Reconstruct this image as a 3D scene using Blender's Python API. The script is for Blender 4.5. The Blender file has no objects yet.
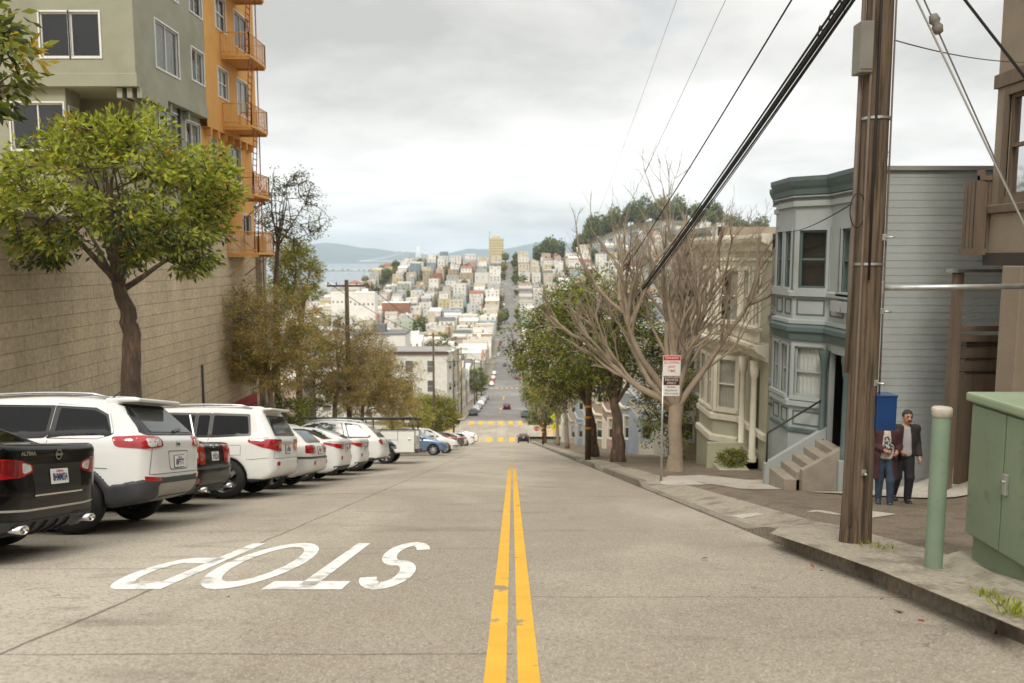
import bpy, bmesh, math, random
import numpy as np
from mathutils import Vector, Matrix, noise as mnoise
from mathutils.bvhtree import BVHTree
from mathutils.geometry import delaunay_2d_cdt
from math import radians, sin, cos, tan, pi, atan2, sqrt

S = bpy.context.scene
COL = S.collection
rnd = random.Random(7)

# ------------------------------------------------------------------ camera
FPX, CX, CY = 796.0, 512.0, 341.5
CAMZ = 1.25
PITCH = radians(5.99)
cd = bpy.data.cameras.new('camera')
cd.sensor_width = 36.0; cd.lens = FPX * 36.0 / 1024.0
cd.clip_start = 0.05; cd.clip_end = 40000
cd.dof.use_dof = True; cd.dof.focus_distance = 9.5; cd.dof.aperture_fstop = 1.7
cam = bpy.data.objects.new('camera', cd); COL.objects.link(cam)
cam.location = (0, 0, CAMZ); cam.rotation_euler = (radians(90) - PITCH, 0, 0)
S.camera = cam

# ------------------------------------------------------------------ world: Nishita sky under a broken overcast
SUN_EL, SUN_AZ = radians(47), radians(192)     # azimuth measured clockwise from +Y
W = bpy.data.worlds.new('World'); S.world = W; W.use_nodes = True
nt = W.node_tree; nt.nodes.clear()
def N(t, **kw):
    n = nt.nodes.new(t)
    for k, v in kw.items(): setattr(n, k, v)
    return n
out = N('ShaderNodeOutputWorld'); bg = N('ShaderNodeBackground'); bg.inputs['Strength'].default_value = 0.1
sky = N('ShaderNodeTexSky', sky_type='NISHITA', sun_disc=False, sun_elevation=SUN_EL, sun_rotation=SUN_AZ)
sky.altitude = 80; sky.air_density = 1.0; sky.dust_density = 2.0
tc = N('ShaderNodeTexCoord'); sep = N('ShaderNodeSeparateXYZ'); nt.links.new(tc.outputs['Generated'], sep.inputs[0])
def math_(op, a, b=None, c=None, clamp=False):
    n = N('ShaderNodeMath', operation=op); n.use_clamp = clamp
    for i, v in enumerate((a, b, c)):
        if v is None: continue
        if isinstance(v, (int, float)): n.inputs[i].default_value = v
        else: nt.links.new(v, n.inputs[i])
    return n.outputs[0]
zc = math_('MAXIMUM', sep.outputs['Z'], 0.0)
den = math_('ADD', zc, 0.20)
u_ = math_('DIVIDE', sep.outputs['X'], den); v_ = math_('DIVIDE', sep.outputs['Y'], den)
cmb = N('ShaderNodeCombineXYZ'); nt.links.new(u_, cmb.inputs[0]); nt.links.new(v_, cmb.inputs[1])
def fbm(vec, scale, detail, rough, off, dist=0.0):
    mp = N('ShaderNodeMapping'); mp.inputs['Location'].default_value = off; nt.links.new(vec, mp.inputs[0])
    n = N('ShaderNodeTexNoise', noise_dimensions='3D'); n.inputs['Scale'].default_value = scale
    n.inputs['Detail'].default_value = detail; n.inputs['Roughness'].default_value = rough
    n.inputs['Distortion'].default_value = dist
    nt.links.new(mp.outputs[0], n.inputs['Vector']); return n.outputs['Fac']
n1 = fbm(cmb.outputs[0], 0.95, 6, 0.52, (3.1, 1.7, 0.0), 0.3)
n2 = fbm(cmb.outputs[0], 3.2, 7, 0.55, (8.3, 4.4, 2.0), 0.2)
mixn = math_('ADD', math_('MULTIPLY', n1, 0.78), math_('MULTIPLY', n2, 0.22))
# cloud brightness: luminous near the horizon, greyer deck above it, bright again towards the zenith
el = N('ShaderNodeValToRGB'); e = el.color_ramp; e.interpolation = 'EASE'
e.elements[0].position = 0.0; e.elements[0].color = (1.05,)*3 + (1,)
e.elements[1].position = 1.0; e.elements[1].color = (1.0,)*3 + (1,)
for p_, c_ in ((0.07, 1.04), (0.14, .90), (0.26, .72), (0.45, .80)):
    q = e.elements.new(p_); q.color = (c_, c_, c_, 1)
nt.links.new(zc, el.inputs[0])
var = N('ShaderNodeMapRange'); var.inputs['From Min'].default_value = .36; var.inputs['From Max'].default_value = .64
var.inputs['To Min'].default_value = .70; var.inputs['To Max'].default_value = 1.22
nt.links.new(mixn, var.inputs['Value'])
zen = math_('MULTIPLY_ADD', math_('POWER', zc, 1.2), 7.5, 11.9)
lum = math_('MULTIPLY', math_('MULTIPLY', el.outputs[0], var.outputs[0]), zen)
tint = N('ShaderNodeCombineColor')
nt.links.new(math_('MULTIPLY', lum, 1.0), tint.inputs[0]); nt.links.new(math_('MULTIPLY', lum, 0.992), tint.inputs[1]); nt.links.new(math_('MULTIPLY', lum, .955), tint.inputs[2])
cov = N('ShaderNodeMapRange'); cov.interpolation_type = 'SMOOTHSTEP'
cov.inputs['From Min'].default_value = .60; cov.inputs['From Max'].default_value = .76
cov.inputs['To Min'].default_value = 1.0; cov.inputs['To Max'].default_value = .80
nt.links.new(n2, cov.inputs['Value'])
mx = N('ShaderNodeMix', data_type='RGBA'); nt.links.new(cov.outputs[0], mx.inputs['Factor'])
nt.links.new(sky.outputs[0], mx.inputs['A']); nt.links.new(tint.outputs[0], mx.inputs['B'])
nt.links.new(mx.outputs['Result'], bg.inputs['Color']); nt.links.new(bg.outputs[0], out.inputs[0])

# ------------------------------------------------------------------ sun behind thin cloud
sl = bpy.data.lights.new('sun', 'SUN'); sl.energy = 2.3; sl.angle = radians(16); sl.color = (1.0, .93, .82)
so = bpy.data.objects.new('sun', sl); COL.objects.link(so)
sd = Vector((sin(SUN_AZ) * cos(SUN_EL), cos(SUN_AZ) * cos(SUN_EL), sin(SUN_EL)))
so.rotation_euler = sd.to_track_quat('Z', 'Y').to_euler(); so.location = (-20, -20, 60)

vs = S.view_settings
vs.view_transform = 'Standard'; vs.look = 'None'; vs.gamma = 1.0; vs.exposure = -0.12; vs.use_curve_mapping = False
S.render.film_transparent = False
S.cycles.use_denoising = True
S.cycles.max_bounces = 6; S.cycles.diffuse_bounces = 3; S.cycles.glossy_bounces = 3
S.cycles.transmission_bounces = 4; S.cycles.transparent_max_bounces = 6; S.cycles.volume_bounces = 1
S.cycles.caustics_reflective = False; S.cycles.caustics_refractive = False
S.cycles.sample_clamp_indirect = 6.0

# ------------------------------------------------------------------ object helpers
def tag(o, label=None, cat=None, group=None, kind=None):
    if label: o['label'] = label
    if cat: o['category'] = cat
    if group: o['group'] = group
    if kind: o['kind'] = kind
    return o
def empty(name, label=None, cat=None, group=None, loc=(0, 0, 0), rotz=0, mat=None):
    o = bpy.data.objects.new(name, None); COL.objects.link(o); o.empty_display_size = .2
    if mat is not None: o.matrix_world = mat
    else: o.location = loc; o.rotation_euler = (0, 0, rotz)
    return tag(o, label, cat, group)
def link_mesh(name, me, mats, parent=None, smooth=False):
    if not isinstance(mats, (list, tuple)): mats = [mats]
    for m in mats: me.materials.append(m)
    if smooth: me.polygons.foreach_set('use_smooth', [True] * len(me.polygons))
    o = bpy.data.objects.new(name, me); COL.objects.link(o)
    if parent is not None: o.parent = parent
    return o
def kids(o): return [c for c in COL.objects if c.parent == o]
def copy_tree(o, parent=None):
    c = o.copy(); COL.objects.link(c)
    if parent is not None: c.parent = parent
    for ch in o.children: copy_tree(ch, c)
    return c

class MB:
    """collects boxes, prisms, tubes and sheets; build() links them as ONE mesh object"""
    def __init__(s): s.v = []; s.f = []; s.mi = []; s.sm = []
    def add(s, v, f, mi=0, sm=False):
        b = len(s.v); s.v += [tuple(p) for p in v]
        for q in f: s.f.append([b + i for i in q]); s.mi.append(mi); s.sm.append(sm)
        return s
    def box(s, lo, hi, mi=0, M=None):
        x0, y0, z0 = lo; x1, y1, z1 = hi
        v = [Vector(p) for p in ((x0,y0,z0),(x1,y0,z0),(x1,y1,z0),(x0,y1,z0),(x0,y0,z1),(x1,y0,z1),(x1,y1,z1),(x0,y1,z1))]
        if M is not None: v = [M @ p for p in v]
        return s.add(v, [(0,3,2,1),(4,5,6,7),(0,1,5,4),(1,2,6,5),(2,3,7,6),(3,0,4,7)], mi)
    def bbox(s, lo, hi, b=.01, mi=0, M=None):
        """box with chamfered vertical and horizontal edges"""
        bm = bmesh.new(); bmesh.ops.create_cube(bm, size=1)
        sx, sy, sz = (hi[i] - lo[i] for i in range(3)); c = [(hi[i] + lo[i]) / 2 for i in range(3)]
        for p in bm.verts: p.co = Vector((p.co.x*sx + c[0], p.co.y*sy + c[1], p.co.z*sz + c[2]))
        bmesh.ops.bevel(bm, geom=bm.edges[:], offset=min(b, .45*min(sx, sy, sz)), segments=2, affect='EDGES', profile=.6)
        bm.verts.index_update()
        v = [(M @ p.co if M is not None else p.co.copy()) for p in bm.verts]; f = [[q.index for q in fc.verts] for fc in bm.faces]
        bm.free(); return s.add(v, f, mi)
    def prism(s, pts, a, b, axis='z', mi=0, M=None):
        """polygon pts (2D) extruded along axis from a to b"""
        n = len(pts)
        def P(u, v, w): return {'z': (u, v, w), 'x': (w, u, v), 'y': (u, w, v)}[axis]
        vv = [Vector(P(u, v, a)) for u, v in pts] + [Vector(P(u, v, b)) for u, v in pts]
        if M is not None: vv = [M @ p for p in vv]
        f = [list(range(n))[::-1], list(range(n, 2*n))] + [(i, (i+1) % n, n + (i+1) % n, n + i) for i in range(n)]
        return s.add(vv, f, mi)
    def tube(s, path, rad, seg=8, mi=0, cap=True, sm=True):
        path = [Vector(p) for p in path]; n = len(path)
        if isinstance(rad, (int, float)): rad = [rad] * n
        rings = []; up = None
        for i, p in enumerate(path):
            d = (path[min(i+1, n-1)] - path[max(i-1, 0)])
            d = d.normalized() if d.length > 1e-9 else Vector((0, 0, 1))
            if up is None:
                up = Vector((0, 0, 1)) if abs(d.z) < .9 else Vector((1, 0, 0))
            a = d.cross(up)
            if a.length < 1e-5: a = d.orthogonal()
            a.normalize(); b = a.cross(d).normalized(); up = b
            rings.append([p + (a * cos(2*pi*k/seg) + b * sin(2*pi*k/seg)) * rad[i] for k in range(seg)])
        v = [q for r in rings for q in r]
        f = [(i*seg + k, i*seg + (k+1) % seg, (i+1)*seg + (k+1) % seg, (i+1)*seg + k) for i in range(n-1) for k in range(seg)]
        if cap: f += [list(range(seg))[::-1], [(n-1)*seg + k for k in range(seg)]]
        return s.add(v, f, mi, sm)
    def lathe(s, prof, seg=20, c=(0, 0, 0), axis='z', mi=0, sm=True, M=None):
        v = []; n = len(prof)
        for r, h in prof:
            for k in range(seg):
                a = 2*pi*k/seg; x, y = r*cos(a), r*sin(a)
                p = {'z': (x, y, h), 'y': (x, h, y), 'x': (h, x, y)}[axis]
                p = Vector((p[0] + c[0], p[1] + c[1], p[2] + c[2])); v.append(M @ p if M is not None else p)
        f = [(i*seg + k, i*seg + (k+1) % seg, (i+1)*seg + (k+1) % seg, (i+1)*seg + k) for i in range(n-1) for k in range(seg)]
        return s.add(v, f, mi, sm)
    def build(s, name, mats, parent=None, fix=True):
        me = bpy.data.meshes.new(name); me.from_pydata(s.v, [], s.f)
        me.polygons.foreach_set('material_index', s.mi); me.polygons.foreach_set('use_smooth', s.sm)
        if fix and len(s.f) < 60000:
            bm = bmesh.new(); bm.from_mesh(me); bmesh.ops.recalc_face_normals(bm, faces=bm.faces); bm.to_mesh(me); bm.free()
        me.update(); return link_mesh(name, me, mats, parent)
def np_mesh(name, V, F, mats, parent=None, smooth=True, mi=None):
    """fast mesh from arrays: V (n,3), F (m,3|4)"""
    V = np.asarray(V, dtype=np.float32); F = np.asarray(F, dtype=np.int32); k = F.shape[1]
    me = bpy.data.meshes.new(name); me.vertices.add(len(V)); me.vertices.foreach_set('co', V.ravel())
    me.loops.add(F.size); me.loops.foreach_set('vertex_index', F.ravel())
    me.polygons.add(len(F)); me.polygons.foreach_set('loop_start', np.arange(0, F.size, k, dtype=np.int32))
    me.polygons.foreach_set('loop_total', np.full(len(F), k, dtype=np.int32))
    if mi is not None: me.polygons.foreach_set('material_index', np.asarray(mi, dtype=np.int32))
    me.update(calc_edges=True); me.validate()
    return link_mesh(name, me, mats, parent, smooth)

# ------------------------------------------------------------------ materials
def srgb(r, g, b):
    f = lambda c: (c/255/12.92 if c/255 <= .04045 else ((c/255 + .055)/1.055)**2.4)
    return (f(r), f(g), f(b))
def material(name, base, rough=.7, metal=0.0, spec=.5, var=.12, vscale=2.0, detail=6, bump=0.0, bscale=40.0, coat=0.0,
             second=None, sscale=.7, sthr=(.5, .62), coord='Object', island=0.0, objrand=0.0, objcolor=False, stretch=None, trans=0.0, wave=None):
    m = bpy.data.materials.new(name); m.use_nodes = True; t = m.node_tree; L = t.links; nd = t.nodes
    bs = nd['Principled BSDF']; bs.inputs['Roughness'].default_value = rough; bs.inputs['Metallic'].default_value = metal
    bs.inputs['Specular IOR Level'].default_value = spec; bs.inputs['Coat Weight'].default_value = coat
    bs.inputs['Coat Roughness'].default_value = .04
    if coord == 'World': vec = nd.new('ShaderNodeNewGeometry').outputs['Position']
    else: vec = nd.new('ShaderNodeTexCoord').outputs[coord]
    if stretch:
        mp = nd.new('ShaderNodeMapping'); mp.inputs['Scale'].default_value = stretch; L.new(vec, mp.inputs[0]); vec = mp.outputs[0]
    def noise(scale, det, ro=.55):
        n = nd.new('ShaderNodeTexNoise'); n.inputs['Scale'].default_value = scale; n.inputs['Detail'].default_value = det
        n.inputs['Roughness'].default_value = ro; L.new(vec, n.inputs['Vector']); return n.outputs['Fac']
    col = None
    if objcolor:
        oi = nd.new('ShaderNodeObjectInfo'); col = oi.outputs['Color']
    else:
        r = nd.new('ShaderNodeRGB'); r.outputs[0].default_value = (*base, 1); col = r.outputs[0]
    if second:
        n = noise(sscale, 8, .62); mr = nd.new('ShaderNodeMapRange'); mr.interpolation_type = 'SMOOTHSTEP'
        mr.inputs['From Min'].default_value = sthr[0]; mr.inputs['From Max'].default_value = sthr[1]; L.new(n, mr.inputs[0])
        mx = nd.new('ShaderNodeMix'); mx.data_type = 'RGBA'; L.new(mr.outputs[0], mx.inputs['Factor']); L.new(col, mx.inputs['A'])
        mx.inputs['B'].default_value = (*second, 1); col = mx.outputs['Result']
    def scaleby(col, fac, amt):
        mr = nd.new('ShaderNodeMapRange'); mr.inputs['From Min'].default_value = .25; mr.inputs['From Max'].default_value = .75
        mr.inputs['To Min'].default_value = 1 - amt; mr.inputs['To Max'].default_value = 1 + amt; L.new(fac, mr.inputs[0])
        v = nd.new('ShaderNodeVectorMath'); v.operation = 'SCALE'; L.new(col, v.inputs[0]); L.new(mr.outputs[0], v.inputs['Scale'])
        return v.outputs[0]
    if var: col = scaleby(col, noise(vscale, detail), var)
    if island:
        g = nd.new('ShaderNodeNewGeometry'); col = scaleby(col, g.outputs['Random Per Island'], island)
    if objrand:
        oi = nd.new('ShaderNodeObjectInfo'); col = scaleby(col, oi.outputs['Random'], objrand)
    L.new(col, bs.inputs['Base Color'])
    h = None
    if bump:
        h = noise(bscale, 6, .6)
    if wave:   # (axis, scale, strength): grooves
        w = nd.new('ShaderNodeTexWave'); w.wave_type = 'BANDS'; w.bands_direction = wave[0]; w.wave_profile = 'SAW'
        w.inputs['Scale'].default_value = wave[1]; w.inputs['Distortion'].default_value = 0; L.new(vec, w.inputs['Vector'])
        bw = nd.new('ShaderNodeBump'); bw.inputs['Strength'].default_value = wave[2]; bw.inputs['Distance'].default_value = .02
        L.new(w.outputs['Fac'], bw.inputs['Height'])
    if h is not None:
        b = nd.new('ShaderNodeBump'); b.inputs['Strength'].default_value = bump; b.inputs['Distance'].default_value = .02
        L.new(h, b.inputs['Height'])
        if wave: L.new(bw.outputs[0], b.inputs['Normal'])
        L.new(b.outputs[0], bs.inputs['Normal'])
    elif wave: L.new(bw.outputs[0], bs.inputs['Normal'])
    if trans:   # leaves: some light passes through
        tr = nd.new('ShaderNodeBsdfTranslucent'); L.new(col, tr.inputs['Color']); ms = nd.new('ShaderNodeMixShader')
        ms.inputs[0].default_value = trans; L.new(bs.outputs[0], ms.inputs[1]); L.new(tr.outputs[0], ms.inputs[2])
        L.new(ms.outputs[0], nd['Material Output'].inputs['Surface'])
    return m

# ------------------------------------------------------------------ camera ray helpers (used to work out where things stand)
def ray(px, py):
    u = (px - CX) / FPX; v = -(py - CY) / FPX
    return Vector((u, cos(PITCH) + v * sin(PITCH), -sin(PITCH) + v * cos(PITCH)))
def at_Y(px, py, Y):
    d = ray(px, py); return Vector((0, 0, CAMZ)) + d * (Y / d.y)
def at_X(px, py, X):
    d = ray(px, py); return Vector((0, 0, CAMZ)) + d * (X / d.x)
def zat(py, Y): return at_Y(511.5, py, Y).z
def project(p):
    x, y, z = p[0], p[1], p[2] - CAMZ
    f = y * cos(PITCH) - z * sin(PITCH); v = y * sin(PITCH) + z * cos(PITCH)
    if f < .1: return None
    return (CX + FPX * x / f, CY - FPX * v / f, f)

# ------------------------------------------------------------------ terrain
GR = 0.2252                                    # the near block's grade
PROF = [(-60, 60*GR), (0, 0), (126, -126*GR), (131.5, zat(440, 133)), (149, zat(423, 147)), (156, zat(423,147)-.8), (266, zat(395, 273)+.9), (272, zat(395, 273)), (295, zat(389, 294)),
        (430, -54.5), (470, -56.3), (560, -56.0), (690, zat(322, 690)), (720, zat(318, 716)), (840, zat(286, 845)), (965, zat(262, 965)), (1000, -3.5), (1060, -6), (1200, -30), (1420, -79), (1700, -90), (9000, -90)]
_px = np.array([p[0] for p in PROF]); _pz = np.array([p[1] for p in PROF])
def prof(Y): return np.interp(Y, _px, _pz)
def sstep(a, b, x):
    t = np.clip((np.asarray(x, dtype=float) - a) / (b - a), 0, 1); return t * t * (3 - 2 * t)
def terrain(X, Y):
    X = np.asarray(X, dtype=float); Y = np.asarray(Y, dtype=float); z = prof(Y)
    far = sstep(430, 800, Y)
    hill = z + 57
    fall = 1 - .95 * sstep(-100, -235, X)
    z = np.where(hill > 0, -57 + hill * (1 - far * (1 - fall)), z)
    z = z - 14 * sstep(-180, -420, X) * sstep(150, 500, Y)
    z = z + 50 * np.exp(-(((X - 205) / 120) ** 2 + ((Y - 1090) / 200) ** 2)) * sstep(20, 120, X)
    z = z + 9 * sstep(40, 140, X) * sstep(560, 700, Y)
    return np.maximum(z, -90)
A_S = math.atan(GR)
# ------------------------------------------------------------------ shared materials
M = {}
def road_material():
    m = bpy.data.materials.new('road_concrete'); m.use_nodes = True; t = m.node_tree; L = t.links; nd = t.nodes
    bs = nd['Principled BSDF']; bs.inputs['Roughness'].default_value = .88; bs.inputs['Specular IOR Level'].default_value = .25
    pos = nd.new('ShaderNodeNewGeometry').outputs['Position']; sp = nd.new('ShaderNodeSeparateXYZ'); L.new(pos, sp.inputs[0])
    def noise(scale, det, ro=.6, stretch=(1, 1, 1), dist=0):
        mp = nd.new('ShaderNodeMapping'); mp.inputs['Scale'].default_value = stretch; L.new(pos, mp.inputs[0])
        n = nd.new('ShaderNodeTexNoise'); n.inputs['Scale'].default_value = scale; n.inputs['Detail'].default_value = det
        n.inputs['Roughness'].default_value = ro; n.inputs['Distortion'].default_value = dist; L.new(mp.outputs[0], n.inputs['Vector']); return n.outputs['Fac']
    def mt(op, a, b=None, c=None):
        n = nd.new('ShaderNodeMath'); n.operation = op
        for i, v in enumerate((a, b, c)):
            if v is None: continue
            if isinstance(v, (int, float)): n.inputs[i].default_value = v
            else: L.new(v, n.inputs[i])
        return n.outputs[0]
    def rng(f, a, b, c, d):
        r = nd.new('ShaderNodeMapRange'); r.interpolation_type = 'SMOOTHSTEP'
        for i, v in zip(('From Min', 'From Max', 'To Min', 'To Max'), (a, b, c, d)): r.inputs[i].default_value = v
        L.new(f, r.inputs['Value']); return r.outputs[0]
    def mixc(fac, a, b):
        x = nd.new('ShaderNodeMix'); x.data_type = 'RGBA'; L.new(fac, x.inputs['Factor'])
        for k, v in (('A', a), ('B', b)):
            if isinstance(v, tuple): x.inputs[k].default_value = (*v, 1)
            else: L.new(v, x.inputs[k])
        return x.outputs['Result']
    big = noise(.22, 5, .6, (1, .45, 1), .4); mid = noise(1.6, 7, .68, (1, .7, 1)); fine = noise(30, 5, .8); grit = noise(75, 3, .7)
    col = mixc(rng(big, .38, .64, 0, 1), (.325, .280, .218), (.490, .438, .355))
    col = mixc(rng(mid, .50, .78, 0, .55), col, (.225, .185, .135))
    col = mixc(rng(mid, .22, .42, .45, 0), col, (.52, .485, .42))
    col = mixc(rng(fine, .46, .66, 0, .75), col, (.165, .13, .095))
    col = mixc(rng(grit, .53, .66, 0, .75), col, (.68, .61, .52))
    # slab tone by column and row of poured panels
    wob = mt('MULTIPLY', mt('SUBTRACT', noise(1.3, 5, .65), .5), .09)
    xw = mt('ADD', sp.outputs['X'], wob); yw = mt('ADD', sp.outputs['Y'], wob)
    # joints: long seam, centre seam, lane seams, and cross joints whose spacing differs by lane
    seam = mt('MINIMUM', mt('ABSOLUTE', mt('ADD', xw, 2.86)), mt('ABSOLUTE', mt('ADD', xw, 9.3)))
    seam = mt('MINIMUM', seam, mt('ABSOLUTE', mt('ADD', xw, 6.1)))
    lane = mt('MULTIPLY', mt('LESS_THAN', sp.outputs['X'], 0.0), 1.55)
    lane2 = mt('MULTIPLY', mt('LESS_THAN', sp.outputs['X'], -2.86), 1.3)
    yy = mt('ADD', mt('ADD', yw, lane), lane2)
    cross = mt('ABSOLUTE', mt('SUBTRACT', mt('MULTIPLY', mt('FRACT', mt('DIVIDE', mt('ADD', yy, .35), 4.1)), 4.1), 2.05))
    wj = mt('MULTIPLY_ADD', noise(4, 4, .7), .022, .000)
    j1 = mt('LESS_THAN', mt('SUBTRACT', seam, wj), .004); j2 = mt('LESS_THAN', mt('SUBTRACT', cross, mt('MULTIPLY', wj, .8)), .001)
    jt = mt('MAXIMUM', j1, j2)
    # thin random cracks
    ck = nd.new('ShaderNodeTexVoronoi'); ck.feature = 'DISTANCE_TO_EDGE'; ck.inputs['Scale'].default_value = .42
    mpv = nd.new('ShaderNodeVectorMath'); mpv.operation = 'ADD'; nz = nd.new('ShaderNodeTexNoise'); nz.inputs['Scale'].default_value = 1.2; nz.inputs['Detail'].default_value = 7
    L.new(pos, nz.inputs['Vector']); sc = nd.new('ShaderNodeVectorMath'); sc.operation = 'SCALE'; sc.inputs['Scale'].default_value = 1.3
    L.new(nz.outputs['Color'], sc.inputs[0]); L.new(pos, mpv.inputs[0]); L.new(sc.outputs[0], mpv.inputs[1]); L.new(mpv.outputs[0], ck.inputs['Vector'])
    crk = mt('MULTIPLY', mt('LESS_THAN', ck.outputs['Distance'], .0022), mt('GREATER_THAN', noise(.5, 3, .6), .56))
    # dark oil and tyre scuffs in shapes of their own
    oil = noise(.9, 6, .62, (.55, 1.5, 1), .6)
    col = mixc(rng(oil, .55, .78, 0, .62), col, (.15, .13, .105))
    scuff = noise(2.3, 5, .6, (.8, 2.6, 1), .8)
    col = mixc(rng(scuff, .66, .78, 0, .7), col, (.13, .115, .10))
    col = mixc(mt('MULTIPLY', jt, .72), col, (.10, .085, .065)); col = mixc(mt('MULTIPLY', crk, .6), col, (.13, .11, .09))
    L.new(col, bs.inputs['Base Color'])
    b = nd.new('ShaderNodeBump'); b.inputs['Strength'].default_value = .35; b.inputs['Distance'].default_value = .012
    L.new(mt('ADD', mt('MULTIPLY', fine, .6), mt('MULTIPLY', jt, -1.2)), b.inputs['Height']); L.new(b.outputs[0], bs.inputs['Normal'])
    return m
M['road'] = road_material()
M['asphalt'] = material('asphalt', (.20, .19, .175), .9, var=.25, vscale=.3, coord='World', second=(.25, .24, .22), sscale=.06, bump=.15)
M['terrain'] = material('terrain_soil', (.13, .12, .07), .95, var=.35, vscale=.12, coord='World', second=(.07, .085, .035), sscale=.03)
M['walk'] = material('sidewalk_concrete', (.35, .305, .235), .9, var=.42, vscale=26, coord='World', second=(.20, .165, .12), sscale=2.6, sthr=(.46, .70), bump=.4, bscale=45)
M['walk_pale'] = material('pale_concrete', (.49, .445, .37), .9, var=.28, vscale=24, coord='World', second=(.34, .295, .23), sscale=2.4, sthr=(.50, .72), bump=.2, bscale=40)
M['walk_dark'] = material('dark_aggregate', (.205, .160, .112), .92, var=.5, vscale=30, coord='World', second=(.135, .102, .07), sscale=2.2, sthr=(.44, .70), bump=.6, bscale=55)
M['curb'] = material('curb_concrete', (.25, .215, .165), .9, var=.42, vscale=18, coord='World', second=(.11, .092, .07), sscale=1.1, sthr=(.5, .68), bump=.4, bscale=30)
M['white_paint'] = material('white_road_paint', (.80, .79, .75), .75, var=.10, vscale=5, coord='World', second=(.44, .41, .35), sscale=4.5, sthr=(.50, .68), bump=.2, bscale=60)
M['yellow_paint'] = material('yellow_road_paint', (.78, .42, .028), .7, var=.12, vscale=4, coord='World', second=(.34, .25, .13), sscale=3.3, sthr=(.61, .66), bump=.2, bscale=60)
M['yellow_faded'] = material('faded_yellow_paint', (.62, .36, .10), .8, var=.15, vscale=3, coord='World', second=(.36, .30, .2), sscale=1.2, sthr=(.5, .62))

def sheet(name, xs, ys, zf, mat, kind='structure', label=None, parent=None):
    """height-field sheet over the grid xs by ys"""
    xs = np.asarray(xs, float); ys = np.asarray(ys, float)
    X, Y = np.meshgrid(xs, ys, indexing='ij'); Z = zf(X, Y)
    V = np.stack([X, Y, Z], -1).reshape(-1, 3); nx, ny = len(xs), len(ys)
    i, j = np.meshgrid(np.arange(nx-1), np.arange(ny-1), indexing='ij'); a = (i*ny + j).ravel()
    F = np.stack([a, a + ny, a + ny + 1, a + 1], -1)
    o = np_mesh(name, V, F, mat, parent, smooth=False)
    return tag(o, label, kind=kind)

# terrain (the ground under everything, down to the bay)
ys = np.concatenate([np.arange(-60, 160, 6), np.arange(160, 460, 12), np.arange(460, 1500, 20), [1500, 1560, 1640, 1760]])
xs = np.concatenate([np.arange(-1500, -420, 80), np.arange(-420, 420, 10), np.arange(420, 1501, 80)])
sheet('ground', xs, ys, lambda X, Y: terrain(X, Y) - .45, M['terrain'])
# road: the near block in old concrete, asphalt beyond the intersection
RYs = [p[0] for p in PROF if -60 <= p[0] <= 1000]
def road_strip(name, y0, y1, x0, x1, mat, dz=0.0, n=3):
    yy = sorted({y0, y1} | {y for y in RYs if y0 < y < y1})
    return sheet(name, np.linspace(x0, x1, n), yy, lambda X, Y: prof(Y) + dz, mat)
road_strip('road', -30, 149, -9.8, 3.0, M['road'])
road_strip('road', 149, 1000, -9.05, 3.65, M['asphalt'])
SL, SR = -9.05, 3.65
CROSS = [(131.5, 149), (272, 295), (430, 450), (566, 588), (696, 716), (832, 850), (960, 978)]
M['cross_concrete'] = M['road']
for a, b in CROSS:
    for x0, x1 in ((-330, SL if a > 140 else -9.8), (SR if a > 140 else 3.0, 200)):
        sheet('cross_street', np.arange(x0, x1 + .01, (x1 - x0) / 24), np.linspace(a + 4, b - 4, 3), lambda X, Y: terrain(X, Y) + .01 * (Y*0 + 1), M['road'] if a < 140 else M['asphalt'])
for xa in (-147, -284, 136):
    sheet('side_street', np.linspace(xa - 5, xa + 5, 3), np.arange(300, 1010, 15), lambda X, Y: terrain(X, Y) + .02, M['asphalt'])
# sidewalks beyond the intersection and on the left of the near block
blocks = [(149, 272), (295, 430), (450, 566), (588, 696), (716, 832), (850, 960)]
for a, b in blocks:
    road_strip('sidewalk', a, b, SL - 3, SL, M['walk'], .15, 2); road_strip('sidewalk', a, b, SR, SR + 3, M['walk'], .15, 2)
road_strip('sidewalk', -30, 131.5, -13.6, -9.95, M['walk'], .15, 2)
road_strip('kerb', -30, 131.5, -9.95, -9.8, M['curb'], .152, 2)

# right-hand pavement of the near block: kerb, dropped driveways, rise towards the houses
def kerb_h(Y):
    Y = np.asarray(Y, float)
    cut = sstep(8.9, 10.0, Y) * (1 - sstep(17.6, 18.6, Y)) + sstep(25.2, 26.2, Y) * (1 - sstep(27.4, 28.2, Y)) + sstep(33, 34, Y) * (1 - sstep(36, 37, Y))
    return .16 - .135 * np.clip(cut, 0, 1)
def rise(X, Y):
    near = 1 - sstep(16.2, 17.4, Y)
    return .95 * sstep(7.5, 10.6, X) * near + .16 * np.clip(X - 10.2, 0, 8) * near
def gz(X, Y):
    """height of the right-hand pavement"""
    X = np.asarray(X, float); Y = np.asarray(Y, float)
    k = kerb_h(Y); t = sstep(3.1, 4.3, X)
    lump = .018 * np.sin(X * 2.1 + Y * .7) * np.sin(Y * 1.3 + .5) * sstep(3.6, 4.6, X)
    return prof(Y) + k * (1 - t) + (.17 - .20 * sstep(4.2, 5.4, X) * (1 - sstep(17.5, 22, Y))) * t + rise(X, Y) + lump
gy = np.concatenate([np.arange(-8, 26, .2), np.arange(26, 40, .35), np.arange(40, 131.6, 1.5)]); gy[-1] = 131.5
sheet('sidewalk', np.concatenate([np.arange(3.16, 11, .16), np.arange(11.2, 20, .5)]), gy, gz, M['walk_dark'])
sheet('sidewalk', [3.16, 3.35, 3.6, 3.86], gy, lambda X, Y: gz(X, Y) + .006, M['walk'])
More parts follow.
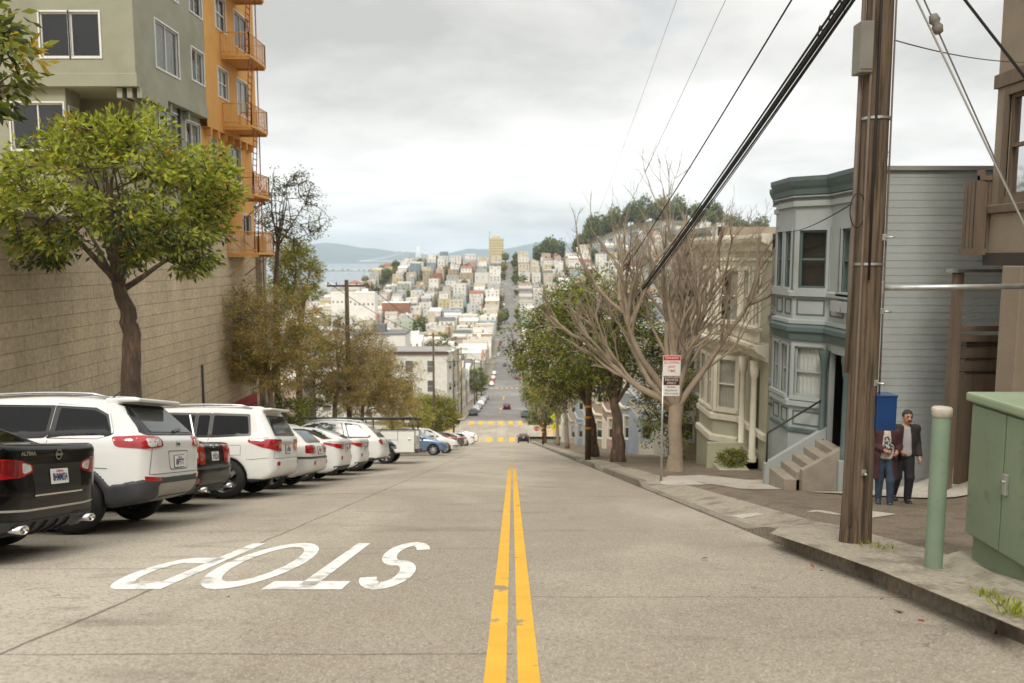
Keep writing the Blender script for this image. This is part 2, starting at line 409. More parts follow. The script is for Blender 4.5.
# kerb stone: top strip and vertical face
kb = MB()
for i in range(len(gy) - 1):
    a, b = gy[i], gy[i+1]
    def P(x, y, top): return (x, y, float(prof(y) + (kerb_h(y) + .004 if top else -.05)))
    kb.add([P(3.0, a, 0), P(3.0, b, 0), P(3.0, b, 1), P(3.0, a, 1)], [(0, 1, 2, 3)])
    ztop = lambda y: float(prof(y) + kerb_h(y) + .004)
    kb.add([(3.0, a, ztop(a)), (3.0, b, ztop(b)), (3.17, b, float(gz(3.17, b)) + .008), (3.17, a, float(gz(3.17, a)) + .008)], [(0, 1, 2, 3)])
tag(kb.build('kerb', M['curb']), kind='structure')
# pale poured slabs let into the dark pavement
def slab(pts, mat, lift=.009, name='sidewalk'):
    """polygon on the pavement, cut into a fine mesh so that it follows the ground"""
    P = [Vector(p) for p in pts]; xs = [p.x for p in P]; ys_ = [p.y for p in P]
    vs_ = []; 
    for i in range(len(P)):
        a, b = P[i], P[(i+1) % len(P)]; n = max(1, int((b - a).length / .3)); vs_ += [a + (b - a) * (k / n) for k in range(n)]
    nb = len(vs_); ins = []
    x = min(xs)
    while x < max(xs):
        y = min(ys_)
        while y < max(ys_): ins.append(Vector((x + .01, y + .013))); y += .35
        x += .35
    r = delaunay_2d_cdt([Vector((p.x, p.y)) for p in vs_ + ins], [], [list(range(nb))], 1, 1e-4)
    V = [(p.x, p.y, float(gz(p.x, p.y)) + lift) for p in r[0]]
    me = bpy.data.meshes.new(name); me.from_pydata(V, [], r[2]); me.update()
    return tag(link_mesh(name, me, mat), kind='structure')
def hit_ground(px, py, dz=0.0):
    """where the view ray meets the right-hand pavement"""
    d = ray(px, py); lo, hi = 1.0, 200.0; o = Vector((0, 0, CAMZ))
    f = lambda t: (o + d*t).z - float(gz((o + d*t).x, (o + d*t).y)) - dz
    t = 1.0
    while f(t) > 0 and t < 150: t += .1
    a, b = t - .1, t
    for _ in range(30):
        c = (a + b) / 2
        if f(c) > 0: a = c
        else: b = c
    p = o + d * b; return Vector((p.x, p.y))
def slab_px(pts, mat, **k): return slab([hit_ground(*p) for p in pts], mat, **k)
slab_px([(660, 484), (668, 476), (700, 475), (745, 480), (800, 481), (846, 476), (852, 488), (800, 489), (740, 489), (700, 485)], M['walk_pale'])
slab([(6.5, 17.0), (7.5, 15.3), (8.1, 14.2), (9.0, 13.5), (11, 13.3), (11, 17.1)], M['walk_pale'], lift=.03)
slab_px([(806, 512), (872, 511.5), (897, 514.5), (884, 516.5), (840, 515.5)], M['walk_pale'])
slab_px([(731, 516), (756, 513), (765, 515), (742, 519)], M['walk_pale'])
# concrete verge between near kerb and pole
slab_px([(770, 534), (800, 520), (850, 528), (935, 560), (1010, 590), (1024, 600), (1024, 632), (960, 605), (880, 572), (812, 548)], M['walk'], lift=.011)

# ------------------------------------------------------------------ painted markings
def ribbon(name, pts, w, mat, lift=.004):
    V = []; F = []
    for i, p in enumerate(pts):
        V += [(p[0] - w/2, p[1], float(prof(p[1])) + lift), (p[0] + w/2, p[1], float(prof(p[1])) + lift)]
    F = [(2*i, 2*i+1, 2*i+3, 2*i+2) for i in range(len(pts) - 1)]
    me = bpy.data.meshes.new(name); me.from_pydata(V, [], F); return tag(link_mesh(name, me, mat), kind='structure')
for x in (-.085, .085):
    ribbon('centre_line', [(x, -1), (x, 10), (x, 20), (x, 28.4)], .113, M['yellow_paint'])
    for a, b in ((31, 33), (38, 40.5), (47, 49), (55, 57.5), (64, 66), (74, 78), (88, 94), (104, 112)):
        ribbon('centre_line', [(x * .8, a), (x * .8, b)], .085, M['yellow_faded'])
for a, b in ((118, 131),): ribbon('centre_line', [(-.1, a), (-.1, b)], .4, M['yellow_faded'])
for a, b in ((150, 175), (183, 190), (235, 240), (247, 262)):
    ribbon('centre_line', [(-2.7, a), (-2.7, b)], .45, M['yellow_paint'])
def crosswalk(y, dpt, x0, x1, w, gap):
    x = x0 + gap
    while x + w < x1:
        ribbon('crosswalk_bar', [(x + w/2, y), (x + w/2, y + dpt)], w, M['yellow_faded'] if y > 260 else M['yellow_paint'], .012); x += w + gap
crosswalk(131.7, 3.2, -9.3, 2.9, .9, 1.05); crosswalk(145.6, 3.2, SL, SR, .9, .95)
crosswalk(268.5, 3.4, SL, SR, .95, .95); crosswalk(294.5, 3.6, SL, SR, .95, .95)
for sgn, xx in ((-1, -10.2), (1, 5.0)):
    for k in range(5):
        y = 136 + k * 2.1
        o = ribbon('crosswalk_bar', [(xx + 1.6*sgn, y), (xx + 1.6*sgn, y + 1.0)], 3.2, M['yellow_faded'], .02)
# STOP, read by drivers coming up the hill
def road_pt(px, py):
    d = ray(px, py); t = -CAMZ / (d.z + GR * d.y); p = Vector((0, 0, CAMZ)) + d * t; return p
Yn, Yf = road_pt(400, 589).y, road_pt(400, 543.5).y
def stroke_letter(ch):
    """strokes in a unit box (x right, y up), as seen by the driver it addresses"""
    def arc(cx, cy, rx, ry, a0, a1, n=18): return [(cx + rx*cos(radians(a0 + (a1-a0)*i/n)), cy + ry*sin(radians(a0 + (a1-a0)*i/n))) for i in range(n+1)]
    if ch == 'S': return [arc(.5, .735, .39, .215, 20, 270) + arc(.5, .275, .39, .245, 90, -160)[1:]]
    if ch == 'T': return [[(.0, .945), (1.0, .945)], [(.5, .945), (.5, 0)]]
    if ch == 'O': return [arc(.5, .5, .39, .445, 0, 360, 36)]
    if ch == 'P': return [[(.11, 0), (.11, .945), (.6, .945)] + arc(.6, .705, .29, .24, 90, -90) + [(.11, .465)]]
def painted_letter(ch, xl, xr):
    """xl..xr: extent across the road; the letter stands with its top towards us"""
    wv, wh = .14, .35; Wd = xr - xl; H = Yf - Yn; mbm = MB()
    for st in stroke_letter(ch):
        pts = [(xr - u * Wd, Yf - v * H) for u, v in st]
        L_, R_ = [], []
        for i, p in enumerate(pts):
            a = pts[max(i-1, 0)]; b = pts[min(i+1, len(pts)-1)]
            if ch == 'P' and 0 < i < 2:     # square corner
                d1 = Vector((pts[i][0]-a[0], pts[i][1]-a[1])).normalized(); d2 = Vector((b[0]-pts[i][0], b[1]-pts[i][1])).normalized(); d = (d1 + d2)
            else: d = Vector((b[0]-a[0], b[1]-a[1]))
            d.normalize(); n = Vector((-d.y, d.x)); s = 1.0
            off = Vector((n.x * wv / 2, n.y * wh / 2))
            if ch == 'P' and i == 1: off = off * 1.35
            L_.append((p[0] + off.x, p[1] + off.y)); R_.append((p[0] - off.x, p[1] - off.y))
        V = [(x, y, float(prof(y)) + .004) for x, y in L_ + R_]; n = len(pts)
        mbm.add(V, [(i, i+1, n+i+1, n+i) for i in range(n-1)])
    tag(mbm.build('stop_marking', M['white_paint'], fix=False), kind='structure')
def Xat(px, py): return road_pt(px, py).x
painted_letter('S', Xat(365, 575), Xat(421, 560)); painted_letter('T', Xat(272, 583), Xat(349, 583))
painted_letter('O', Xat(219, 566), Xat(302, 566)); painted_letter('P', Xat(127, 576), Xat(211, 567))
# ------------------------------------------------------------------ smooth solids: signed distance -> surface net
def smin(a, b, k):
    h = np.maximum(k - np.abs(a - b), 0) / k; return np.minimum(a, b) - h*h*k*.25
def smax(a, b, k): return -smin(-a, -b, k)
def chaikin(P, n=2, closed=True):
    P = [np.array(p, float) for p in P]
    for _ in range(n):
        Q = []; m = len(P)
        for i in range(m if closed else m - 1):
            a, b = P[i], P[(i+1) % m]; Q += [a*.75 + b*.25, a*.25 + b*.75]
        if not closed: Q = [P[0]] + Q + [P[-1]]
        P = Q
    return [tuple(p) for p in P]
def sd_poly(P, x, y):
    P = np.asarray(P, float); x, y = np.broadcast_arrays(x, y); d = np.full(x.shape, 1e18); s = np.ones(x.shape)
    for i in range(len(P)):
        j = i - 1; ex, ey = P[j] - P[i]; wx, wy = x - P[i][0], y - P[i][1]
        t = np.clip((wx*ex + wy*ey) / (ex*ex + ey*ey + 1e-12), 0, 1); bx, by = wx - ex*t, wy - ey*t
        d = np.minimum(d, bx*bx + by*by)
        c1 = y >= P[i][1]; c2 = y < P[j][1]; c3 = ex*wy > ey*wx
        s = np.where((c1 & c2 & c3) | (~c1 & ~c2 & ~c3), -s, s)
    return s * np.sqrt(d)
def surface_net(f, lo, hi, h, newton=2):
    ax = [np.arange(lo[i] - h, hi[i] + 2*h, h) for i in range(3)]
    D = np.broadcast_to(f(ax[0][:, None, None], ax[1][None, :, None], ax[2][None, None, :]), tuple(len(a) for a in ax)).astype(float)
    s = D < 0; sh = tuple(n - 1 for n in D.shape)
    def C(A, i, j, k): return A[i:i+sh[0], j:j+sh[1], k:k+sh[2]]
    off = [(i, j, k) for i in (0, 1) for j in (0, 1) for k in (0, 1)]
    cnt = sum(C(s, *o).astype(np.int8) for o in off); act = (cnt > 0) & (cnt < 8)
    idx = np.argwhere(act); num = np.full(sh, -1, dtype=np.int64); num[act] = np.arange(len(idx))
    P = np.zeros((len(idx), 3)); n = np.zeros(len(idx)); I, J, K = idx.T
    for a in off:
        for d in range(3):
            if a[d]: continue
            b = list(a); b[d] = 1
            va = D[I+a[0], J+a[1], K+a[2]]; vb = D[I+b[0], J+b[1], K+b[2]]; c = (va < 0) != (vb < 0)
            t = np.where(c, va / np.where(c, va - vb, 1), 0)
            for q in range(3): P[:, q] += np.where(c, a[q] + (t if q == d else 0), 0)
            n += c
    P = P / n[:, None]; V = np.stack([ax[q][0] + (idx[:, q] + P[:, q]) * h for q in range(3)], -1)
    F = []
    for d in range(3):
        u, w = (d+1) % 3, (d+2) % 3
        sl0 = [slice(None)]*3; sl1 = [slice(None)]*3; sl0[d] = slice(0, -1); sl1[d] = slice(1, None)
        for q in (u, w): sl0[q] = slice(1, -1); sl1[q] = slice(1, -1)
        a = s[tuple(sl0)]; b = s[tuple(sl1)]
        for m_, flip in ((a & ~b, False), (~a & b, True)):
            e = np.argwhere(m_)
            if not len(e): continue
            e[:, u] += 1; e[:, w] += 1
            def cell(du, dw):
                c = e.copy(); c[:, u] += du; c[:, w] += dw; return num[c[:, 0], c[:, 1], c[:, 2]]
            q = [cell(-1, -1), cell(0, -1), cell(0, 0), cell(-1, 0)]
            F.append(np.stack(q[::-1] if flip else q, -1))
    F = np.concatenate(F); F = F[(F >= 0).all(1)]
    e = h * .25
    for _ in range(newton):
        g = []
        d0 = f(V[:, 0], V[:, 1], V[:, 2])
        for q in range(3):
            A = V.copy(); A[:, q] += e; B = V.copy(); B[:, q] -= e
            g.append((f(A[:, 0], A[:, 1], A[:, 2]) - f(B[:, 0], B[:, 1], B[:, 2])) / (2*e))
        g = np.stack(g, -1); l2 = np.maximum((g*g).sum(1), .15)
        st = np.clip(d0 / l2, -h*.6, h*.6)[:, None] * g; V = V - st
    return V, F
def sd_capsule(x, y, z, a, b, ra, rb=None):
    rb = ra if rb is None else rb; a = np.asarray(a, float); b = np.asarray(b, float); ba = b - a; L2 = float(ba @ ba) + 1e-12
    t = np.clip(((x-a[0])*ba[0] + (y-a[1])*ba[1] + (z-a[2])*ba[2]) / L2, 0, 1)
    return np.sqrt((x-a[0]-ba[0]*t)**2 + (y-a[1]-ba[1]*t)**2 + (z-a[2]-ba[2]*t)**2) - (ra + (rb-ra)*t)
def sd_ell(x, y, z, c, r):
    k0 = np.sqrt(((x-c[0])/r[0])**2 + ((y-c[1])/r[1])**2 + ((z-c[2])/r[2])**2)
    k1 = np.sqrt(((x-c[0])/r[0]**2)**2 + ((y-c[1])/r[1]**2)**2 + ((z-c[2])/r[2]**2)**2) + 1e-9
    return k0 * (k0 - 1) / k1
def sd_box(x, y, z, c, hs, r=0.02):
    qx, qy, qz = np.abs(x-c[0]) - hs[0] + r, np.abs(y-c[1]) - hs[1] + r, np.abs(z-c[2]) - hs[2] + r
    return np.sqrt(np.maximum(qx, 0)**2 + np.maximum(qy, 0)**2 + np.maximum(qz, 0)**2) + np.minimum(np.maximum(qx, np.maximum(qy, qz)), 0) - r

def text_mesh(s, size=1.0, bold=0.0, space=1.0):
    """(verts2d, faces) of a line of text, centred"""
    cu = bpy.data.curves.new('lettering', 'FONT'); cu.body = s; cu.size = size; cu.align_x = 'CENTER'; cu.align_y = 'CENTER'
    cu.offset = bold; cu.space_character = space; cu.resolution_u = 3
    o = bpy.data.objects.new('lettering', cu); COL.objects.link(o)
    dg = bpy.context.evaluated_depsgraph_get(); dg.update(); me = bpy.data.meshes.new_from_object(o.evaluated_get(dg))
    v = [(p.co.x, p.co.y) for p in me.vertices]; f = [list(p.vertices) for p in me.polygons]
    bpy.data.objects.remove(o); bpy.data.curves.remove(cu); bpy.data.meshes.remove(me)
    return v, f
# ------------------------------------------------------------------ vehicles
M['paint'] = material('car_paint', (.8, .8, .8), .35, spec=.06, var=.03, vscale=3, coat=.62, objcolor=True)
M['metallic'] = material('metallic_car_paint', (.8, .8, .8), .30, metal=.55, var=.03, vscale=3, coat=1.0, objcolor=True)
M['glass'] = material('tinted_car_glass', (.006, .0065, .007), .04, spec=.28, var=.2, vscale=4)
M['glass_light'] = material('clear_car_glass', (.05, .057, .056), .05, spec=.5, var=.5, vscale=1.6)
M['cladding'] = material('grey_plastic_cladding', (.045, .046, .05), .55, var=.15, vscale=6, bump=.05)
M['silverplastic'] = material('silver_skid_plate', (.36, .35, .33), .38, metal=.6, var=.1, vscale=5)
M['black_trim'] = material('black_trim', (.012, .012, .013), .35, var=.1)
M['gap'] = material('panel_gap', (.01, .01, .011), .8, var=0)
M['seam'] = material('panel_seam', (.16, .16, .155), .7, var=0)
M['chrome'] = material('chrome', (.75, .75, .74), .12, metal=1.0, var=.05)
M['red_lens'] = material('red_tail_lens', (.36, .007, .010), .12, var=.25, vscale=9, coat=1.0)
M['dark_red_lens'] = material('dark_red_lens', (.16, .008, .01), .1, var=.2, coat=1.0)
M['clear_lens'] = material('clear_lens', (.62, .60, .58), .12, var=.3, vscale=14, coat=1.0)
M['amber_lens'] = material('amber_lens', (.85, .26, .015), .15, var=.2, coat=1.0)
M['tyre'] = material('tyre_rubber', (.022, .021, .02), .85, var=.25, vscale=9, bump=.2, bscale=60)
M['rim'] = material('alloy_rim', (.55, .55, .55), .28, metal=.85, var=.12, vscale=8)
M['rim_dark'] = material('wheel_shadow', (.02, .02, .02), .8, var=0)
M['plate_white'] = material('licence_plate', (.78, .77, .74), .45, var=.05)
M['plate_blue'] = material('plate_lettering', (.02, .03, .12), .5, var=0)
M['plate_red'] = material('plate_script', (.55, .05, .05), .5, var=0)
M['interior'] = material('underbody', (.012, .012, .012), .9, var=0)

def round_poly(P, r):
    P = [np.array(p, float) for p in P]; Q = []; n = len(P)
    for i in range(n):
        a, b, c = P[i-1], P[i], P[(i+1) % n]; d1, d2 = a - b, c - b; l1, l2 = np.hypot(*d1), np.hypot(*d2); q = min(r, .42*l1, .42*l2)
        p0, p2 = b + d1/l1*q, b + d2/l2*q
        for t in (0, .33, .67, 1): Q.append(tuple(p0*(1-t)**2 + b*2*t*(1-t) + p2*t*t))
    return Q
class Car:
    def __init__(s, name, label, spec, color, group='cars parked nose-in along the left side', h=.04, paint='paint', cat='car', seam='seam'):
        s.sp = spec; s.h = h; s.col = (*color, 1); s.seam = M[seam]
        s.root = empty(name, label, cat, group)
        V, F = surface_net(s.sdf(), *s.bounds(), h)
        s.body = np_mesh('body', V, F, M[paint], s.root); s.body.color = s.col; s.paint = M[paint]
        tri = [tuple(map(int, q)) for q in F]; s.bvh = BVHTree.FromPolygons([Vector(v) for v in V], tri)
        s.wheels()
    def bounds(s):
        sp = s.sp; return (-.15, -sp['W']/2 - .1, .05), (sp['L'] + .15, sp['W']/2 + .1, sp['H'] + .12)
    def sdf(s, inflate=0.0, wells=True):
        sp = s.sp; low = chaikin(sp['low'], 2); cab = chaikin(sp['cab'], 2) if sp.get('cab') else None
        Wd = sp['W']/2; hz = sp.get('wz', .62); tuck = sp.get('tuck', .22); kb = sp.get('k', .10)
        fr, ff = sp.get('rr', .32), sp.get('rf', .55)   # plan rounding depth at rear and front
        plan = chaikin([(0.0, -1.2), (0.0, Wd*.55), (fr*.22, Wd*.80), (fr*.75, Wd*.96), (fr*2.2, Wd), (sp['L'] - ff*2.0, Wd), (sp['L'] - ff*.8, Wd*.93), (sp['L'] - ff*.25, Wd*.74), (sp['L'], Wd*.45), (sp['L'], -1.2)], 2)
        extra = sp.get('extra')
        def f(x, y, z):
            y = np.abs(y)
            wz = Wd - tuck * (z - hz)**2 - sp.get('waist', .012) * np.exp(-((z - sp.get('wl', .48)) / .07)**2)
            d = smax(sd_poly(low, x, z), sd_poly(plan, x, y), kb); d = smax(d, y - wz, kb)
            if cab is not None:
                wc = sp['cw'] - sp['tum'] * (z - sp['cz']) - sp.get('ctaper', .02) * np.maximum(x - sp['L']*.45, 0)**2 - sp.get('crear', .05) * np.maximum(sp.get('crx', .9) - x, 0)**2
                c = smax(sd_poly(cab, x, z), (y - wc) * .93, sp.get('kc', .13)); d = smin(d, c, sp.get('kj', .05))
            if extra: d = extra(d, x, y, z)
            if wells:
                for ax in sp['axles']:
                    r = np.sqrt((x - ax)**2 + (z - sp['R'])**2)
                    # flared lip, then the well itself
                    d = smax(d, -np.maximum(r - sp['R'] * sp.get('arch', 1.13), (Wd - .34) - y), .025)
            return d - inflate
        return f
    def part(s, name, region, mat, inflate=.008, h=None, lo=None, hi=None, wells=True, smooth_k=.012):
        """a piece of the skin, grown slightly outwards and cut to a region"""
        b = s.sdf(inflate, wells)
        f = lambda x, y, z: smax(b(x, y, z), region(x, y, z), smooth_k)
        L0, H0 = s.bounds(); V, F = surface_net(f, lo or L0, hi or H0, h or s.h, 1)
        o = np_mesh(name, V, F, mat, s.root); o.color = s.col; return o
    def frame(s, k):
        d = {'L': ((0, 3, 0), (1, 0, 0), (0, -1, 0)), 'R': ((0, -3, 0), (1, 0, 0), (0, 1, 0)), 'B': ((-2, 0, 0), (0, 1, 0), (1, 0, 0)),
             'F': ((s.sp['L'] + 2, 0, 0), (0, 1, 0), (-1, 0, 0)), 'C': ((-1.6, 2.4, 0), (.6, .8, 0), (.8, -.6, 0)), 'D': ((s.sp['L'] + 1.6, 2.4, 0), (.6, -.8, 0), (-.8, -.6, 0))}
        if k == 'T': return (0, 0, 4), (1, 0, 0), (0, 1, 0), (0, 0, -1)
        o, u, dr = d[k]; return o, u, (0, 0, 1), dr
    def cast(s, k, u, v):
        o, U, Vv, dr = s.frame(k); o = Vector(o)
        # the frame origin only offsets along the ray; u and v are measured from the car's own axes
        p = Vector(U) * u + Vector(Vv) * v + Vector(dr) * (o.dot(Vector(dr)) if k not in 'T' else -4)
        loc, nor, i, dist = s.bvh.ray_cast(p, Vector(dr))
        return loc, nor
    def decal(s, name, k, poly, mat, off=.004, rnd_=1, mirror=False, parent=None, step=.05, thick=.02):
        P = round_poly(poly, .035 * rnd_) if rnd_ else [tuple(p) for p in poly]
        B = []; n = len(P)
        for i in range(n):
            a, b = np.array(P[i]), np.array(P[(i+1) % n]); m = max(1, int(np.hypot(*(b-a)) / step)); B += [tuple(a + (b-a)*(j/m)) for j in range(m)]
        nb = len(B); A = np.array(B); lo, hi = A.min(0), A.max(0); ins = []
        if (hi - lo).min() > step * 1.2:
            gx, gy_ = np.meshgrid(np.arange(lo[0] + step*.6, hi[0], step), np.arange(lo[1] + step*.6, hi[1], step))
            g = np.stack([gx.ravel(), gy_.ravel()], -1); dd = sd_poly(A, g[:, 0], g[:, 1]); ins = [tuple(q) for q in g[dd < -step*.35]]
        r = delaunay_2d_cdt([Vector(p) for p in B + ins], [], [list(range(nb))], 1, 1e-5)
        pts, faces = r[0], [list(f) for f in r[2]]
        co = []; ok = True; last = None
        for p in pts:
            loc, nor = s.cast(k, p.x, p.y)
            if loc is None: co.append(None); continue
            co.append(loc + nor * off)
        good = [c for c in co if c is not None]
        if not good: return None
        for i, c in enumerate(co):
            if c is None:
                j = min((jj for jj, cc in enumerate(co) if cc is not None), key=lambda jj: (pts[jj] - pts[i]).length); co[i] = co[j].copy()
        # skirt sunk into the body so the piece has an edge
        edge = {}
        for f in faces:
            for a, b in zip(f, f[1:] + f[:1]): edge[(a, b)] = edge.get((a, b), 0) + 1
        rim = [(a, b) for (a, b) in edge if (b, a) not in edge]
        dr = Vector(s.frame(k)[3]); mp = {}
        for a, b in rim:
            for q in (a, b):
                if q not in mp: mp[q] = len(co); co.append(co[q] + dr * thick)
        faces += [[b, a, mp[a], mp[b]] for a, b in rim]
        outs = []
        for sg in ((1, -1) if mirror else (1,)):
            me = bpy.data.meshes.new(name); me.from_pydata([(c.x, c.y*sg, c.z) for c in co], [], faces)
            bm = bmesh.new(); bm.from_mesh(me); bmesh.ops.recalc_face_normals(bm, faces=bm.faces); bm.to_mesh(me); bm.free()
            o = link_mesh(name, me, mat, parent or s.root, smooth=False); outs.append(o)
            me.polygons.foreach_set('use_smooth', [len(p.vertices) == 3 for p in me.polygons])
            try: me.set_sharp_from_angle(angle=radians(40))
            except Exception: pass
        return outs if mirror else outs[0]
    def line(s, k, pts, w=.008, mat=None, mirror=False, name='panel_seam', off=.0025, parent=None):
        P = [np.array(p, float) for p in pts]; L_, R_ = [], []; Q = []
        for a, b in zip(P, P[1:]):
            n = max(1, int(np.hypot(*(b-a)) / .06)); Q += [a + (b-a)*(j/n) for j in range(n)]
        Q.append(P[-1])
        for sg in ((1, -1) if mirror else (1,)):
            V = []; m = MB()
            for i, q in enumerate(Q):
                d = Q[min(i+1, len(Q)-1)] - Q[max(i-1, 0)]; d = d / (np.hypot(*d) + 1e-9); nn = np.array([-d[1], d[0]])
                for t in (w/2, -w/2):
                    p = q + nn*t; loc, nor = s.cast(k, p[0], p[1])
                    if loc is None: loc, nor = s.cast(k, q[0], q[1])
                    if loc is None: V.append(None); continue
                    c = loc + nor*off; V.append((c.x, c.y*sg, c.z))
            V2 = []; F = []
            for i in range(len(Q)-1):
                q = V[2*i:2*i+4]
                if any(c is None for c in q): continue
                b = len(V2); V2 += q; F.append((b, b+1, b+3, b+2))
            if F: m.add(V2, F).build(name, mat or s.seam, parent or s.body)
    def wheels(s, spokes=None):
        sp = s.sp; R = sp['R']; W_ = sp.get('tw', .21)
        # one wheel, copied to four corners
        t = MB(); t.lathe([(R*.66, -W_*.46), (R*.80, -W_*.5), (R*.93, -W_*.47), (R*.985, -W_*.36), (R, -W_*.15), (R, W_*.15), (R*.985, W_*.36), (R*.93, W_*.47), (R*.80, W_*.5), (R*.66, W_*.46)], 36, axis='y')
        for g in (-.06, 0, .06): pass
        wheel = t.build('wheel', M['tyre'], s.root)
        r = MB(); o = W_*.40
        r.lathe([(R*.665, W_*.47), (R*.64, o), (R*.60, o*.55), (R*.55, .0)], 36, axis='y')
        r.lathe([(R*.56, .0), (R*.02, .0)], 36, axis='y', mi=1)
        ns = sp.get('spokes', 5)
        for k in range(ns):
            a = 2*pi*k/ns
            w0, w1 = R*.13, R*.10
            pts = [(R*.10, w0), (R*.63, w1), (R*.63, -w1), (R*.10, -w0)]
            V = []
            for yy in (o*.35, o*.95):
                for rr, tt in pts:
                    V.append((cos(a)*rr - sin(a)*tt, yy - (.0 if rr > R*.3 else -.012), sin(a)*rr + cos(a)*tt))
            r.add(V, [(0,1,2,3),(7,6,5,4),(0,4,5,1),(1,5,6,2),(2,6,7,3),(3,7,4,0)])
        r.lathe([(R*.17, o*.3), (R*.16, o*1.05), (R*.09, o*1.15), (.001, o*1.15)], 20, axis='y')
        rim = r.build('rim', [M['rim'], M['rim_dark']], wheel)
        for i, ax in enumerate(sp['axles']):
            for sg in (1, -1):
                w = wheel if (i == 0 and sg == 1) else copy_tree(wheel, s.root)
                w.location = (ax, sg * (sp['W']/2 - W_*.5 - .012), R); w.rotation_euler = (0, rnd.random()*6, 0 if sg > 0 else pi)
    def plate(s, text, zc, yc=0.0, w=.305, k='B', frame=True, tilt=True):
        if frame: s.decal('plate_frame', k, [(yc-w/2-.012, zc-.085), (yc+w/2+.012, zc-.085), (yc+w/2+.012, zc+.085), (yc-w/2-.012, zc+.085)], M['black_trim'], .006, 0)
        loc, nor = s.cast(k, yc, zc)
        sg = -1 if k == 'B' else 1
        loc2, _ = s.cast(k, yc, zc+.06); up = (loc2 - loc).normalized() if loc2 else Vector((0, 0, 1))
        if up.z < .8: up = Vector((0, 0, 1))
        right = Vector((0, sg, 0)); nrm = right.cross(up).normalized(); loc = loc + nrm * .016
        T = Matrix.Translation(loc) @ Matrix((right, up, nrm)).transposed().to_4x4()
        pm = MB(); pm.bbox((-w/2, -.076, -.006), (w/2, .076, .006), .008, M=T); p = pm.build('licence_plate', M['plate_white'], s.root)
        def put(tx, size, y, mat, width, bold=.0):
            v, f = text_mesh(tx, size, bold)
            xs_ = [q[0] for q in v]; sc = width / (max(xs_) - min(xs_))
            m = MB(); m.add([T @ Vector((q[0]*sc, q[1] + y, .0075)) for q in v], f); m.build('lettering', mat, p, fix=False)
        put(text, .105, -.012, M['plate_blue'], w*.84, .004)
        put('California', .036, .052, M['plate_red'], w*.42, .001)
        return p
    def letters(s, text, k, u, v, width, height, mat, name='lettering', flip=False):
        tv, tf = text_mesh(text, height/.7, .002); xs_ = [q[0] for q in tv]; sc = width / (max(xs_) - min(xs_))
        m = MB(); V = []
        for q in tv:
            du = q[0]*sc * (-1 if k in 'B' or flip else 1)
            loc, nor = s.cast(k, u + du, v + q[1]); V.append(loc + nor*.008 if loc else Vector((0, 0, 0)))
        m.add(V, tf); return m.build(name, mat, s.root, fix=False)
    def mirrors(s, x, z, col=True):
        for sg in (1, -1):
            y0 = s.sp['cw'] + .0; m = MB()
            f = lambda X, Y, Z: sd_box(X, Y, Z, (x, sg*(y0 + .13), z), (.07, .11, .075), .05)
            V, F = surface_net(f, (x-.12, min(sg*y0, sg*(y0+.27)), z-.12), (x+.12, max(sg*y0, sg*(y0+.27)), z+.12), .02, 1)
            o = np_mesh('side_mirror', V, F, s.paint, s.root); o.color = s.col
            m.bbox((x - .075, sg*(y0+.13)-.095, z-.058), (x-.068, sg*(y0+.13)+.095, z+.058), .01); m.build('mirror_glass', M['glass'], o)
    def handle(s, x, z):
        for sg, k in ((1, 'L'), (-1, 'R')):
            loc, nor = s.cast(k, x, z)
            if loc is None: continue
            m = MB(); m.tube([(x-.11, loc.y + sg*.004, z), (x-.09, loc.y + sg*.032, z+.004), (x+.08, loc.y + sg*.034, z+.004), (x+.10, loc.y + sg*.004, z)], .013, 8)
            o = m.build('door_handle', s.paint, s.root); o.color = s.col
    def rails(s, x0, x1, y, mat=None, hgt=.06):
        for sg in (1, -1):
            pts = []
            n = 10
            for i in range(n + 1):
                x = x0 + (x1 - x0)*i/n; loc, nor = s.cast('T', x, sg*y); z = loc.z + (hgt if 0 < i < n else 0); pts.append((x, sg*y, z))
            MB().tube(pts, .02, 8).build('roof_rail', mat or M['rim'], s.root)
    def exhaust(s, x, y, z, ry=.055, rz=.038, mirror=True):
        for sg in ((1, -1) if mirror else (1,)):
            V = []; m = MB()
            for xx, q in ((x+.12, .8), (x, 1), (x, .86), (x+.10, .8)):
                V += [(xx, sg*y + cos(2*pi*k/20)*ry*q, z + sin(2*pi*k/20)*rz*q) for k in range(20)]
            m.add(V, [(i*20+k, i*20+(k+1) % 20, (i+1)*20+(k+1) % 20, (i+1)*20+k) for i in range(3) for k in range(20)], 0, True)
            m.add([(x+.095, sg*y + cos(2*pi*k/20)*ry*.84, z + sin(2*pi*k/20)*rz*.84) for k in range(20)], [list(range(20))], 1)
            m.build('exhaust_tip', [M['chrome'], M['gap']], s.root, fix=False)
    def place(s, Yr, X=-4.5, nose_out=False, skew=0.0, dY=None):
        """rear (or nose) at X, standing nose-in on the slope; Yr = street distance of the car's centre line"""
        a = A_S; fw = Vector((-1, 0, 0)) if not nose_out else Vector((1, 0, 0)); up = Vector((0, sin(a), cos(a)))
        fw = (Matrix.Rotation(skew, 3, up) @ fw).normalized(); left = up.cross(fw)
        R3 = Matrix((fw, left, up)).transposed()
        o = Vector((X, Yr, float(prof(Yr)))) - (fw * s.sp['L'] if nose_out else Vector((0, 0, 0)))
        s.root.matrix_world = Matrix.Translation(o + up*.004) @ R3.to_4x4(); return s

